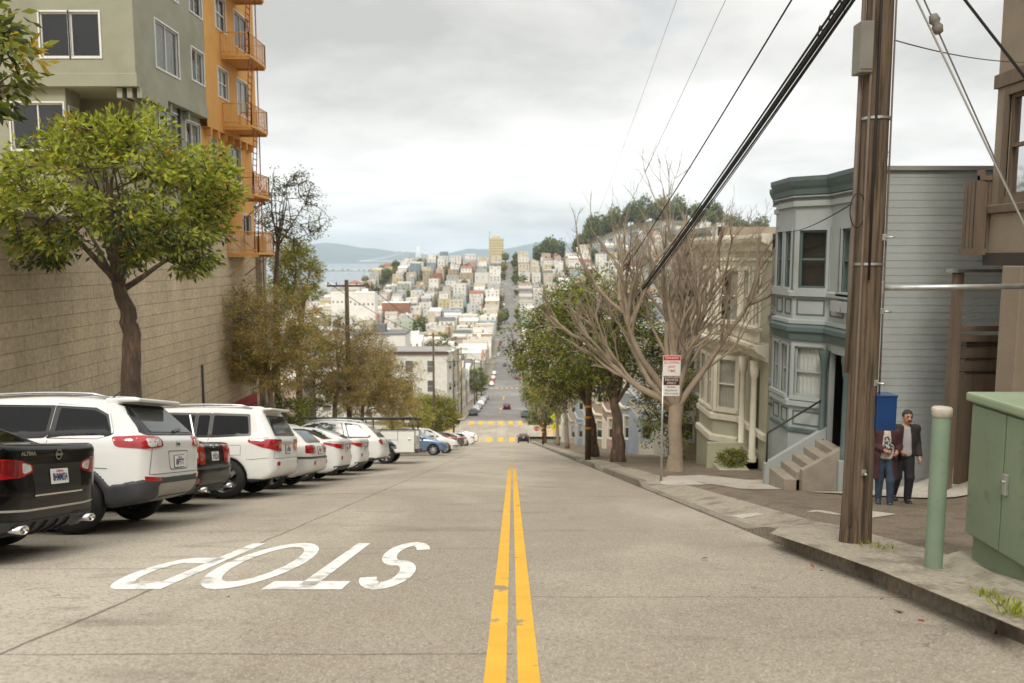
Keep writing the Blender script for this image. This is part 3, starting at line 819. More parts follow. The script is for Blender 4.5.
def side_windows(c, polys, mat=None, frame=True):
    """each a glass pane per side; a dark surround just under it"""
    for P in polys:
        P = np.array(P, float); ctr = P.mean(0); big = ctr + (P - ctr) * (1 + .045 / np.maximum(np.abs(P - ctr).mean(0), .1))
        if frame: c.decal('window_frame', 'L', [tuple(q) for q in big], M['black_trim'], .003, 1, mirror=True, step=.08)
        c.decal('window', 'L', [tuple(q) for q in P], mat or M['glass'], .007, 1, mirror=True, step=.08)

# --- black sedan, nearest
sedan = dict(L=4.88, W=1.88, H=1.45, R=.335, axles=(1.08, 3.90), cw=.80, cz=1.0, tum=.44, wz=.66, tuck=.24, rr=.25, rf=.5, k=.08, spokes=10,
    low=[(.16,.26),(.05,.40),(.0,.56),(-.01,.72),(.05,.82),(.05,1.0),(.07,1.13),(.35,1.13),(1.2,1.05),(3.4,.99),(4.2,.86),(4.72,.70),(4.88,.52),(4.86,.28),(4.4,.19),(.6,.19)],
    cab=[(.50,1.05),(.62,1.12),(1.15,1.34),(1.70,1.46),(2.5,1.465),(3.0,1.36),(3.9,.98),(3.6,.85),(.8,.85)])
def black_sedan():
    c = Car('parked_sedan', 'glossy black sedan with twin exhaust tips, nearest in the row of parked cars', sedan, (.0022, .0022, .0026), h=.034, seam='gap')
    side_windows(c, [[(1.05,1.07),(1.35,1.30),(1.75,1.38),(2.20,1.39),(2.20,1.03)], [(2.28,1.03),(2.28,1.39),(2.75,1.36),(3.45,1.05),(3.40,1.01)]])
    c.decal('rear_window', 'T', [(.60,-.50),(.56,.0),(.60,.50),(1.38,.44),(1.42,0),(1.38,-.44)], M['glass'], .005, 1)
    # tail lights: red wedge with clear inner piece
    c.decal('tail_light', 'B', [(.90,1.0),(.62,.975),(.44,.93),(.42,.86),(.60,.815),(.93,.80)], M['red_lens'], .008, 1, mirror=True)
    c.decal('reverse_lens', 'B', [(.60,.955),(.47,.925),(.45,.872),(.58,.842)], M['clear_lens'], .012, 1, mirror=True)
    c.decal('tail_light', 'C', [(.55,.99),(.80,.965),(.78,.87),(.55,.81)], M['dark_red_lens'], .009, 1, mirror=True)
    c.decal('number_recess', 'B', [(.44,.93),(-.44,.93),(-.40,.60),(.40,.60)], M['black_trim'], .003, 1)
    c.plate('8HMM034', .80)
    c.line('B', [(-.42,.635),(.42,.635)], .016, M['chrome'], name='chrome_strip', off=.012, parent=c.root)
    c.line('B', [(-.62,1.0),(-.50,.60),(.50,.60),(.62,1.0)], .008, M['gap'])
    c.line('B', [(-.88,.52),(-.5,.50),(.5,.50),(.88,.52)], .02, M['rim'], name='bumper_crease', off=.004)
    c.decal('lower_valance', 'B', [(.86,.42),(.80,.27),(.30,.25),(-.30,.25),(-.80,.27),(-.86,.42),(-.55,.40),(.55,.40)], M['cladding'], .006, 1)
    for y in (-.30, -.1, .1, .30): c.decal('diffuser_fin', 'B', [(y-.015,.26),(y+.015,.26),(y+.02,.38),(y-.02,.38)], M['black_trim'], .03, 0, thick=.05)
    c.exhaust(-.015, .60, .33, .075, .042)
    # round badge with a bar across it
    loc, nor = c.cast('B', 0, 1.02)
    m = MB(); n = 28
    for q0, q1 in ((.055, .042),):
        V = [(loc.x - .012, cos(2*pi*k/n)*q, loc.z + sin(2*pi*k/n)*q) for q in (q0, q1) for k in range(n)]
        m.add(V, [(k, (k+1) % n, n+(k+1) % n, n+k) for k in range(n)])
    m.box((loc.x-.016, -.066, loc.z-.012), (loc.x-.008, .066, loc.z+.012)); m.build('badge', M['chrome'], c.root)
    c.letters('ALTIMA', 'B', .50, 1.035, .24, .034, M['chrome'])
    c.mirrors(3.35, 1.06); c.handle(1.75, .93); c.handle(2.75, .90)
    for x in (1.35, 2.25, 3.35): c.line('L', [(x,.28),(x+.03,.98)], .008, M['gap'], mirror=True)
    c.decal('headlight', 'D', [(-3.05,.74),(-2.72,.78),(-2.74,.66),(-3.0,.62)], M['clear_lens'], .006, 1, mirror=True)
    return c
# --- white compact SUV
suv = dict(L=4.62, W=1.88, H=1.72, R=.36, axles=(.96, 3.67), cw=.845, cz=1.08, tum=.36, wz=.75, tuck=.13, rr=.30, rf=.45, k=.10, kc=.12, kj=.06, crear=.10, crx=.75,
    low=[(.30,.36),(.10,.42),(.0,.56),(-.02,.70),(.03,.80),(.05,1.05),(.11,1.20),(.4,1.23),(3.5,1.11),(4.1,1.02),(4.5,.88),(4.62,.66),(4.60,.42),(4.35,.30),(.6,.30)],
    cab=[(.06,1.08),(.12,1.20),(.54,1.60),(.68,1.69),(1.5,1.73),(2.4,1.68),(2.75,1.60),(3.62,1.10),(3.4,.95),(.3,.95)])
def white_suv():
    def spoiler(d, x, y, z):
        s_ = sd_box(x, y, z, (.54, 0, 1.665), (.22, .64, .028), .025); return smin(d, s_, .05)
    sp = dict(suv, extra=spoiler); c = Car('parked_suv', 'white compact SUV with grey lower cladding beside the black sedan', sp, (.72, .72, .70), h=.032)
    side_windows(c, [[(.60,1.25),(.70,1.46),(.86,1.53),(1.30,1.56),(1.30,1.22),(.74,1.215)], [(1.42,1.22),(1.42,1.565),(2.16,1.575),(2.22,1.19)], [(2.30,1.19),(2.26,1.57),(2.70,1.53),(3.30,1.19),(3.2,1.15)]])
    c.line('L', [(.56,1.23),(.66,1.48),(.84,1.57),(1.4,1.60),(2.2,1.61),(2.72,1.57)], .02, M['chrome'], mirror=True, name='window_trim', off=.012, parent=c.root)
    c.decal('rear_window', 'B', [(.76,1.215),(.72,1.28),(.65,1.48),(.58,1.575),(-.58,1.575),(-.65,1.48),(-.72,1.28),(-.76,1.215)], M['black_trim'], .012, 1, step=.03, thick=.05)
    c.decal('pillar_trim', 'C', [(.42,1.23),(.60,1.235),(.70,1.30),(.62,1.50),(.50,1.56),(.40,1.56)], M['black_trim'], .010, 1, mirror=True, step=.03, thick=.05)
    c.decal('rear_window', 'B', [(.64,1.245),(.54,1.55),(-.54,1.55),(-.64,1.245)], M['glass_light'], .018, 1, step=.04)
    c.decal('spoiler_shade', 'B', [(.62,1.615),(.56,1.565),(-.56,1.565),(-.62,1.615)], M['gap'], .012, 0)
    c.line('B', [(-.05,1.25),(-.35,1.28)], .03, M['black_trim'], name='wiper', off=.03, parent=c.root)
    t = c.decal('tail_light', 'C', [(.48,1.19),(.75,1.205),(1.02,1.19),(1.0,1.07),(.75,1.045),(.50,1.055),(.45,1.10)], M['red_lens'], .012, 1, mirror=True)
    c.decal('tail_light', 'B', [(.86,1.195),(.50,1.17),(.47,1.07),(.84,1.045)], M['red_lens'], .011, 1, mirror=True)
    c.decal('clear_section', 'B', [(.80,1.17),(.655,1.16),(.655,1.075),(.79,1.065)], M['clear_lens'], .016, 1, mirror=True)
    c.decal('clear_section', 'B', [(.635,1.155),(.54,1.15),(.53,1.08),(.635,1.075)], M['clear_lens'], .016, 1, mirror=True)
    # dark lower bumper, sills and arches; silver skid plate
    def reg(x, y, z):
        y = np.abs(y); zt = np.where(x < .9, .69 - .10*np.clip((x)/.55, 0, 1), .47)
        zt = np.where(x > 4.0, .56, zt); arch = np.minimum(*[np.sqrt((x-a)**2 + (z-.36)**2) for a in c.sp['axles']]) - .49
        return np.minimum(z - zt, np.maximum(arch, z - 1.0))
    c.part('bumper_cladding', reg, M['cladding'], .010, .034)
    c.decal('skid_plate', 'B', [(.56,.60),(.60,.56),(.44,.36),(.40,.325),(-.40,.325),(-.44,.36),(-.60,.56),(-.56,.60)], M['silverplastic'], .014, 1, step=.05)
    c.decal('reflector', 'B', [(.80,.70),(.56,.675),(.55,.63),(.79,.64)], M['red_lens'], .012, 0, mirror=True)
    c.decal('number_recess', 'B', [(.32,1.01),(-.32,1.01),(-.27,.76),(.27,.76)], M['seam'], .003, 1)
    c.decal('number_recess', 'B', [(.305,.995),(-.305,.995),(-.26,.772),(.26,.772)], c.paint, .005, 1).color = c.col
    c.plate('8FTT', .865)
    c.line('B', [(-.72,1.10),(-.76,.72),(.76,.72),(.72,1.10)], .010)
    c.letters('Jeep', 'B', .0, 1.10, .13, .05, M['black_trim'])
    for x, z1 in ((1.33,1.15), (2.25,1.12), (3.22,1.1)): c.line('L', [(x+.1,.42),(x,z1)], .008, mirror=True)
    c.line('L', [(.55,.80),(1.6,.86),(3.3,.88)], .012, mirror=True)
    c.rails(.75, 2.75, .58, M['rim'])
    c.mirrors(3.15, 1.16); c.handle(1.62, 1.0); c.handle(2.55, .98)
    MB().tube([(1.02,0,1.69),(.82,0,1.86)], [.012,.004], 6).build('antenna', M['black_trim'], c.root)
    c.decal('headlight', 'D', [(-2.8,.98),(-2.5,1.0),(-2.5,.90),(-2.8,.88)], M['clear_lens'], .006, 1, mirror=True)
    return c
# --- black sedan with tall lamps
def dark_sedan():
    sp = dict(sedan, L=4.66, W=1.86, spokes=7, low=[(.20,.28),(.06,.40),(.0,.55),(.0,.66),(.08,.74),(.10,.95),(.13,1.08),(.4,1.10),(1.2,1.05),(3.3,.99),(4.0,.86),(4.5,.72),(4.66,.52),(4.63,.28),(4.2,.19),(.6,.19)], axles=(1.0, 3.75))
    c = Car('parked_sedan', 'black sedan with tall red corner lamps tucked between two white SUVs', sp, (.0022, .0022, .0026), h=.038, seam='gap')
    side_windows(c, [[(1.05,1.07),(1.35,1.30),(1.75,1.38),(2.20,1.39),(2.20,1.03)], [(2.28,1.03),(2.28,1.39),(2.75,1.36),(3.35,1.05),(3.30,1.01)]])
    c.decal('rear_window', 'T', [(.60,-.50),(.56,.0),(.60,.50),(1.38,.44),(1.42,0),(1.38,-.44)], M['glass_light'], .005, 1)
    c.decal('tail_light', 'C', [(.42,1.06),(.70,1.04),(.86,1.0),(.80,.88),(.62,.86),(.60,.74),(.40,.74)], M['red_lens'], .010, 1, mirror=True)
    c.decal('tail_light', 'B', [(.86,1.05),(.58,1.04),(.56,.96),(.70,.93),(.70,.76),(.88,.75)], M['red_lens'], .010, 1, mirror=True)
    c.decal('clear_section', 'B', [(.80,.95),(.71,.94),(.71,.84),(.80,.84)], M['clear_lens'], .015, 1, mirror=True)
    c.plate('7VOL218', .86, -.0)
    c.letters('VOLVO', 'B', .0, 1.02, .46, .05, M['chrome'])
    c.decal('bumper_top', 'B', [(.90,.69),(-.90,.69),(-.90,.655),(.90,.655)], M['cladding'], .02, 1)
    c.decal('reflector', 'B', [(.80,.52),(.70,.52),(.70,.44),(.80,.44)], M['red_lens'], .012, 0, mirror=True)
    c.decal('lower_valance', 'B', [(.80,.40),(.74,.27),(-.74,.27),(-.80,.40)], M['cladding'], .008, 1)
    c.exhaust(-.01, .58, .34, .06, .042)
    c.mirrors(3.3, 1.06); c.handle(1.75, .93); c.handle(2.75, .90)
    for x in (1.35, 2.25, 3.3): c.line('L', [(x,.28),(x+.03,.98)], .008, M['gap'], mirror=True)
    return c
# --- large white SUV
def large_suv():
    def spoiler(d, x, y, z): return smin(d, sd_box(x, y, z, (.42, 0, 1.725), (.19, .62, .024), .022), .05)
    sp = dict(L=4.78, W=1.91, H=1.76, R=.37, axles=(1.0, 3.79), cw=.865, cz=1.10, tum=.27, wz=.80, tuck=.12, rr=.26, rf=.45, k=.11, kc=.13, kj=.05, crear=.08, crx=.6, spokes=5, extra=spoiler, arch=1.14,
        low=[(.34,.34),(.10,.42),(.0,.52),(-.03,.62),(-.02,.73),(.05,.78),(.06,1.0),(.10,1.15),(.4,1.18),(3.6,1.13),(4.3,1.05),(4.66,.88),(4.78,.66),(4.75,.42),(4.5,.30),(.6,.30)],
        cab=[(.06,1.05),(.10,1.16),(.36,1.62),(.46,1.73),(1.4,1.775),(2.5,1.75),(2.85,1.67),(3.7,1.13),(3.5,.95),(.3,.95)])
    c = Car('parked_suv', 'large white SUV with roof rails and wedge lamps, behind the second black sedan', sp, (.72, .72, .69), h=.036)
    side_windows(c, [[(.60,1.24),(.66,1.58),(1.32,1.60),(1.32,1.21)], [(1.40,1.21),(1.40,1.60),(1.62,1.60),(1.62,1.21)], [(1.69,1.21),(1.69,1.60),(2.35,1.61),(2.42,1.20)], [(2.52,1.20),(2.46,1.61),(2.86,1.57),(3.42,1.22),(3.3,1.18)]])
    c.line('L', [(1.66,1.2),(1.80,1.61)], .03, M['rim'], mirror=True, name='window_trim', off=.012, parent=c.root)
    c.decal('rear_window', 'B', [(.72,1.20),(.62,1.60),(-.62,1.60),(-.72,1.20)], M['glass'], .008, 1, step=.07)
    c.decal('tail_light', 'C', [(.40,1.12),(.66,1.14),(1.06,1.13),(1.08,1.08),(.92,.98),(.62,.90),(.40,.90)], M['red_lens'], .012, 1, mirror=True)
    c.decal('clear_section', 'C', [(.42,1.155),(.66,1.18),(1.02,1.15),(1.06,1.12),(.70,1.13),(.42,1.12)], M['clear_lens'], .016, 1, mirror=True)
    c.decal('amber_section', 'C', [(.42,1.03),(.56,1.04),(.55,.97),(.42,.96)], M['amber_lens'], .016, 1, mirror=True)
    c.decal('reflector', 'C', [(.52,.70),(.62,.70),(.62,.62),(.52,.62)], M['red_lens'], .012, 1, mirror=True)
    c.plate('6LVK902', .93); c.line('B', [(-.36,1.06),(.36,1.06)], .035, M['chrome'], name='chrome_strip', off=.012, parent=c.root)
    c.line('B', [(-.76,1.12),(-.80,.76),(.80,.76),(.76,1.12)], .010)
    c.line('L', [(1.36,.40),(1.36,1.2)], .008, mirror=True); c.line('L', [(2.46,.40),(2.46,1.2)], .008, mirror=True)
    c.line('L', [(.72,.83),(.72,1.02),(1.0,1.02),(1.0,.83),(.72,.83)], .008, name='fuel_flap')
    c.line('L', [(.1,.78),(.6,.74)], .010, mirror=True)
    def sill(x, y, z): return z - .40
    c.part('lower_sill', sill, M['cladding'], .006, .045)
    c.rails(.62, 2.75, .62, M['rim']); c.mirrors(3.2, 1.2); c.handle(1.78, 1.04); c.handle(2.85, 1.02)
    return c
# --- older silver wagon
def wagon():
    sp = dict(L=4.55, W=1.78, H=1.52, R=.315, axles=(.95, 3.55), cw=.78, cz=.95, tum=.34, wz=.66, tuck=.16, rr=.24, rf=.4, k=.08, kc=.10, kj=.05, spokes=6,
        low=[(.30,.32),(.08,.38),(.0,.46),(-.03,.62),(.0,.70),(.06,.73),(.08,.92),(.14,1.0),(.5,1.02),(3.4,.96),(4.0,.86),(4.45,.72),(4.55,.52),(4.5,.30),(4.1,.2),(.6,.22)],
        cab=[(.10,.92),(.16,1.0),(.62,1.40),(.85,1.49),(1.6,1.535),(2.4,1.51),(2.8,1.42),(3.5,.97),(3.3,.85),(.4,.85)])
    c = Car('parked_wagon', 'older silver hatchback wagon with square red lamps and grey bumper strip', sp, (.66, .65, .60), h=.04)
    side_windows(c, [[(.60,1.05),(.86,1.38),(1.32,1.42),(1.32,1.02)], [(1.38,1.02),(1.38,1.42),(2.2,1.43),(2.25,1.0)], [(2.33,1.0),(2.30,1.43),(2.72,1.39),(3.25,1.03),(3.2,.99)]])
    c.decal('rear_window', 'B', [(.66,1.04),(.56,1.36),(-.56,1.36),(-.66,1.04)], M['glass'], .008, 1, step=.07)
    c.decal('tail_light', 'C', [(.38,.98),(.78,.98),(.78,.80),(.38,.80)], M['red_lens'], .012, 1, mirror=True)
    c.line('C', [(.40,.89),(.77,.89)], .02, M['dark_red_lens'], mirror=True, name='lamp_divider', off=.018, parent=c.root)
    c.line('B', [(-.86,.70),(.86,.70)], .045, M['cladding'], name='bumper_strip', off=.012, parent=c.root)
    c.line('L', [(.05,.70),(.58,.70)], .045, M['cladding'], mirror=True, name='bumper_strip', off=.012, parent=c.root)
    c.decal('reflector', 'C', [(.44,.62),(.52,.62),(.52,.54),(.44,.54)], M['red_lens'], .012, 0, mirror=True)
    c.plate('5KRD771', .86); c.mirrors(3.05, 1.03); c.handle(1.7, .9)
    for x in (1.35, 2.28): c.line('L', [(x,.3),(x,1.0)], .008, mirror=True)
    return c
# --- white sedan with wedge lamps (twice)
def wedge_sedan(label):
    sp = dict(sedan, L=4.64, W=1.78, H=1.46, R=.32, axles=(1.0, 3.70), cw=.775, spokes=5,
        low=[(.24,.26),(.08,.36),(.0,.52),(.0,.68),(.06,.78),(.05,1.02),(.08,1.11),(.35,1.11),(1.2,1.04),(3.3,.98),(4.0,.86),(4.48,.70),(4.64,.52),(4.6,.28),(4.2,.19),(.6,.19)])
    c = Car('parked_sedan', label, sp, (.72, .72, .70), h=.042)
    side_windows(c, [[(1.02,1.07),(1.32,1.30),(1.72,1.38),(2.16,1.39),(2.16,1.03)], [(2.24,1.03),(2.24,1.39),(2.71,1.36),(3.35,1.05),(3.30,1.01)]])
    c.decal('rear_window', 'T', [(.56,-.52),(.52,.0),(.56,.52),(1.38,.46),(1.42,0),(1.38,-.46)], M['glass_light'], .005, 1)
    c.decal('tail_light', 'C', [(.36,1.0),(.62,1.03),(1.06,1.06),(.98,.98),(.72,.87),(.36,.83)], M['red_lens'], .012, 1, mirror=True)
    c.decal('clear_section', 'C', [(.52,1.015),(.86,1.035),(1.04,1.05),(.84,.995),(.55,.97)], M['clear_lens'], .016, 1, mirror=True)
    c.decal('lower_valance', 'B', [(.84,.40),(.78,.27),(-.78,.27),(-.84,.40)], M['cladding'], .008, 1)
    c.decal('reflector', 'C', [(.48,.66),(.56,.66),(.56,.56),(.48,.56)], M['red_lens'], .012, 0, mirror=True)
    c.line('B', [(-.36,.98),(.36,.98)], .03, M['chrome'], name='chrome_strip', off=.012, parent=c.root)
    c.plate('7TMR446', .86); c.mirrors(3.25, 1.06); c.handle(1.75, .93); c.handle(2.75, .90)
    for x in (1.33, 2.2, 3.25): c.line('L', [(x,.28),(x+.03,.98)], .008, mirror=True)
    return c
# --- white crossover with a leaning rear quarter window
def crossover():
    sp = dict(L=4.58, W=1.85, H=1.70, R=.365, axles=(.98, 3.69), cw=.85, cz=1.05, tum=.32, wz=.74, tuck=.14, rr=.30, rf=.5, k=.11, kc=.13, kj=.05, spokes=6,
        low=[(.36,.36),(.10,.44),(.0,.56),(-.02,.70),(.06,.80),(.10,1.0),(.18,1.10),(.5,1.13),(3.4,1.06),(4.1,.97),(4.45,.82),(4.58,.62),(4.55,.40),(4.3,.30),(.6,.30)],
        cab=[(.12,1.0),(.20,1.12),(.62,1.52),(.86,1.64),(1.6,1.715),(2.4,1.69),(2.85,1.58),(3.55,1.07),(3.3,.9),(.3,.9)])
    c = Car('parked_suv', 'white crossover SUV with big rear quarter window, beside the utility truck', sp, (.72, .72, .70), h=.042)
    side_windows(c, [[(.52,1.20),(.92,1.52),(1.34,1.57),(1.20,1.16),(.58,1.16)], [(1.38,1.15),(1.52,1.585),(2.2,1.60),(2.25,1.13)], [(2.34,1.13),(2.30,1.60),(2.74,1.55),(3.28,1.15),(3.2,1.11)]], M['glass_light'])
    c.decal('rear_window', 'B', [(.70,1.14),(.58,1.50),(-.58,1.50),(-.70,1.14)], M['glass'], .008, 1, step=.07)
    c.decal('tail_light', 'C', [(.42,1.04),(.66,1.08),(.80,1.03),(.70,.90),(.44,.88)], M['red_lens'], .012, 1, mirror=True)
    c.decal('clear_section', 'C', [(.44,1.0),(.56,1.0),(.56,.94),(.45,.93)], M['clear_lens'], .016, 1, mirror=True)
    c.part('bumper_cladding', lambda x, y, z: z - .46, M['cladding'], .008, .05)
    c.plate('7GXY120', .90); c.rails(.9, 2.7, .58, M['rim']); c.mirrors(3.1, 1.12); c.handle(1.72, .98); c.handle(2.6, .96)
    for x in (1.36, 2.3): c.line('L', [(x,.46),(x,1.12)], .008, mirror=True)
    return c
# --- utility truck: cab, service body, ladder rack
def utility_truck():
    sp = dict(L=5.6, W=1.95, H=1.80, R=.39, axles=(1.25, 4.55), cw=.84, cz=1.15, tum=.30, wz=.8, tuck=.1, rr=.1, rf=.45, k=.09, tw=.26, spokes=8, arch=1.1,
        low=[(.15,.50),(.12,.60),(2.2,.66),(2.25,1.12),(4.3,1.12),(5.1,1.06),(5.5,.95),(5.6,.75),(5.57,.45),(5.2,.36),(.3,.44)],
        cab=[(2.28,1.05),(2.30,1.2),(2.42,1.74),(2.6,1.80),(3.6,1.80),(3.85,1.72),(4.45,1.15),(4.2,.95),(2.4,.95)])
    c = Car('utility_truck', 'white utility truck with boxy service body and dark ladder rack', sp, (.78, .78, .74), h=.05, cat='truck')
    side_windows(c, [[(2.50,1.22),(2.56,1.66),(3.2,1.68),(3.25,1.2)], [(3.33,1.2),(3.28,1.68),(3.75,1.64),(4.15,1.24),(4.1,1.2)]])
    for sg in (1, -1):
        b = MB(); y0, y1 = sorted((sg*.52, sg*1.0))
        prof_ = [(.0,.50),(.72,.50),(.78,.78),(.98,.94),(1.28,.98),(1.56,.92),(1.74,.74),(1.78,.50),(2.2,.50),(2.2,1.42),(.0,1.42)]
        b.prism(prof_, y0, y1, 'y'); o = b.build('service_box', M['paint'], c.root); o.color = c.col
        mm = MB(); yf = sg*1.003
        for x in (.0, .72, 1.46, 2.2): mm.box((x-.012, min(yf, yf+sg*.004), .56 if x in (0, 2.2) else .95), (x+.012, max(yf, yf+sg*.004), 1.40))
        mm.box((.0, min(yf, yf+sg*.004), 1.375), (2.2, max(yf, yf+sg*.004), 1.395)); mm.box((.72, min(yf, yf+sg*.004), 1.0), (1.46, max(yf, yf+sg*.004), 1.012))
        mm.build('locker_seam', M['seam'], o)
        for x in (.22, 1.05, 1.85): MB().bbox((x-.04, min(yf, yf+sg*.02), .98), (x+.04, max(yf, yf+sg*.02), 1.06), .006).build('latch', M['rim'], o)
        mm = MB(); mm.lathe([(.46,-.02),(.50,.0),(.46,.02)], 40, c=(1.25, sg*1.0, .42), axis='y'); 
        r = MB(); r.box((-.02, min(sg*.5, sg*1.02), 1.42), (2.22, max(sg*.5, sg*1.02), 1.46)); r.build('box_lid', M['cladding'], o)
    bd = MB(); bd.box((0, -.52, .62), (2.2, .52, .72)); bd.box((-.03, -.52, .62), (.02, .52, 1.2)); o = bd.build('cargo_bed', M['paint'], c.root); o.color = c.col
    rk = MB()
    for sg in (1, -1):
        for x in (.08, 2.1): rk.tube([(x, sg*.94, 1.40), (x, sg*.92, 1.92)], .03, 8)
        rk.tube([(-.1, sg*.92, 1.93), (5.0, sg*.92, 1.93)], .045, 8)
    for x in (.08, 1.1, 2.1, 3.9): rk.tube([(x, -.92, 1.93), (x, .92, 1.93)], .03, 8)
    for sg in (1, -1): rk.tube([(4.3, sg*.92, 1.93), (4.35, sg*.86, 1.1)], .03, 8)
    rk.build('ladder_rack', M['cladding'], c.root)
    MB().bbox((-.14, -.9, .46), (.0, .9, .62), .02).build('rear_bumper', M['cladding'], c.root)
    for sg in (1, -1):
        MB().bbox((-.012, sg*.9-.06, .66), (.03, sg*.9+.06, .86), .01).build('tail_light', M['red_lens'], c.root)
        MB().bbox((-.16, sg*.80-.05, .50), (-.13, sg*.80+.05, .58), .01).build('reflector', M['red_lens'], c.root)
    MB().tube([(.0, .94, 1.4), (.1, .93, 1.95), (.3, .93, 2.15)], .025, 6).build('ladder_hook', M['silverplastic'], c.root)
    c.plate('8S20164', .72); c.mirrors(3.95, 1.22)
    return c
# --- cars standing nose-out: blue hatchback, white old SUV
def nose_out_hatch(label, color, tall=0.0, name='parked_hatchback', chrome=False):
    sp = dict(L=4.3, W=1.78, H=1.52 + tall, R=.32 + tall*.12, axles=(.80, 3.42), cw=.79, cz=.98, tum=.34, wz=.66, tuck=.14, rr=.3, rf=.42, k=.12, kc=.13, kj=.06, spokes=7,
        low=[(.30,.30),(.06,.40),(.0,.6),(.05,.95),(.4,1.04+tall*.4),(3.0,1.0+tall*.5),(3.7,.90+tall*.6),(4.14,.74+tall*.6),(4.28,.58+tall*.3),(4.30,.42),(4.2,.25),(.6,.22)],
        cab=[(.05,.9),(.14,1.05),(.5,1.40+tall),(1.3,1.52+tall),(2.0,1.52+tall),(2.5,1.40+tall),(3.55,.92+tall*.5),(3.2,.8),(.4,.8)])
    c = Car(name, label, sp, color, h=.045, paint='metallic' if not chrome else 'paint')
    side_windows(c, [[(.55,1.10+tall*.5),(.75,1.36+tall),(1.2,1.42+tall),(1.22,1.06+tall*.5)], [(1.3,1.06+tall*.5),(1.3,1.42+tall),(1.98,1.42+tall),(2.02,1.04+tall*.5)], [(2.1,1.03+tall*.5),(2.06,1.41+tall),(2.4,1.34+tall),(2.95,1.03+tall*.6)]])
    c.decal('windscreen', 'F', [(.66,1.02+tall*.6),(.54,1.38+tall),(-.54,1.38+tall),(-.66,1.02+tall*.6)], M['glass_light'], .006, 1, step=.07)
    c.decal('headlight', 'D', [(-2.78,.78+tall*.4),(-2.35,.86+tall*.4),(-2.32,.78+tall*.4),(-2.55,.66+tall*.3),(-2.78,.64+tall*.3)], M['clear_lens'], .012, 1, mirror=True)
    if chrome:
        c.decal('turn_lamp', 'D', [(-2.56,.78),(-2.40,.80),(-2.40,.66),(-2.56,.66)], M['amber_lens'], .02, 0, mirror=True)
        c.part('front_bumper', lambda x, y, z: np.maximum(np.maximum(3.9 - x, z - .60), .40 - z), M['chrome'], .05, .045)
    c.decal('grille', 'F', [(.42,.52),(.36,.40),(-.36,.40),(-.42,.52)], M['black_trim'], .008, 1); c.decal('grille', 'F', [(.30,.74+tall*.4),(.26,.64+tall*.3),(-.26,.64+tall*.3),(-.30,.74+tall*.4)], M['black_trim'], .008, 1)
    c.mirrors(2.75, 1.04 + tall*.5); c.handle(1.7, .9 + tall*.3)
    for x in (1.26, 2.06): c.line('L', [(x,.3),(x,1.0)], .008, mirror=True)
    return c

ROW = []
black_sedan().place(7.74, -4.58); ROW.append('a')
white_suv().place(10.36, -4.47)
dark_sedan().place(13.02, -4.95)
large_suv().place(15.75, -4.52)
wagon().place(18.35, -4.50)
ws = wedge_sedan('white sedan with wedge tail lamps, between silver wagon and its twin'); ws.place(21.3, -4.50)
w2 = copy_tree(ws.root); w2['label'] = 'white sedan with wedge tail lamps, between its twin and the crossover SUV'
w2.matrix_world = ws.root.matrix_world.copy(); w2.location += Vector((-.05, 3.0, -3.0*GR))
cx = crossover(); cx.place(27.2, -4.35)
utility_truck().place(34.0, -4.15)
nose_out_hatch('blue hatchback parked nose-out past the utility truck', (.15, .24, .37)).place(47.5, -3.85, nose_out=True)
nose_out_hatch('white older SUV parked nose-out with chrome bumper, past blue hatchback', (.78, .78, .75), .16, 'parked_suv', True).place(52.5, -3.55, nose_out=True)
# cars further down the row and along the street share these meshes
def again(src, label, Yr, X=-4.5, color=None, group='cars parked nose-in along the left side', flat=None):
    r = copy_tree(src.root); r['label'] = label; r['group'] = group
    if color:
        stack = [r]
        while stack:
            o = stack.pop(); o.color = (*color, 1); stack += list(o.children)
    return r
def slope_matrix(Y, X, head, mid):
    """car lying along the street (head +1 = facing away from us)"""
    g = (float(prof(Y + 2)) - float(prof(Y - 2))) / 4; f = Vector((0, head, g * head)).normalized(); l = Vector((-head, 0, 0)); u = f.cross(l)
    R3 = Matrix((f, l, u)).transposed(); o = Vector((X, Y, float(prof(Y)) + .01)) - f * (mid / 2); return Matrix.Translation(o) @ R3.to_4x4()
def nose_in(r, Y, X=-4.5):
    a = A_S; fw = Vector((-1, 0, 0)); up = Vector((0, sin(a), cos(a))); left = up.cross(fw)
    r.matrix_world = Matrix.Translation(Vector((X, Y, float(prof(Y)))) + up*.004) @ Matrix((fw, left, up)).transposed().to_4x4()
for src, lab, Y, X, colr in ((ws, 'maroon sedan parked nose-in past the white older SUV', 60.0, -4.2, (.22, .02, .03)), (ws, 'dark grey sedan parked nose-in past the maroon sedan', 66.0, -4.0, (.10, .10, .105)),
        (ws, 'white sedan parked nose-in third from the end of the far row', 76.0, -4.4, None), (ws, 'white sedan parked nose-in second from the end of the far row', 88.0, -4.2, None), (cx, 'white SUV parked nose-in last before the crosswalk', 102.0, -4.3, None),
        (cx, 'tan SUV parked nose-in behind the white older SUV', 57.0, -5.6, (.42, .34, .26)), (ws, 'white sedan set back behind the maroon and grey sedans', 70.0, -5.0, None)):
    nose_in(again(src, lab, Y, X, colr), Y, X)
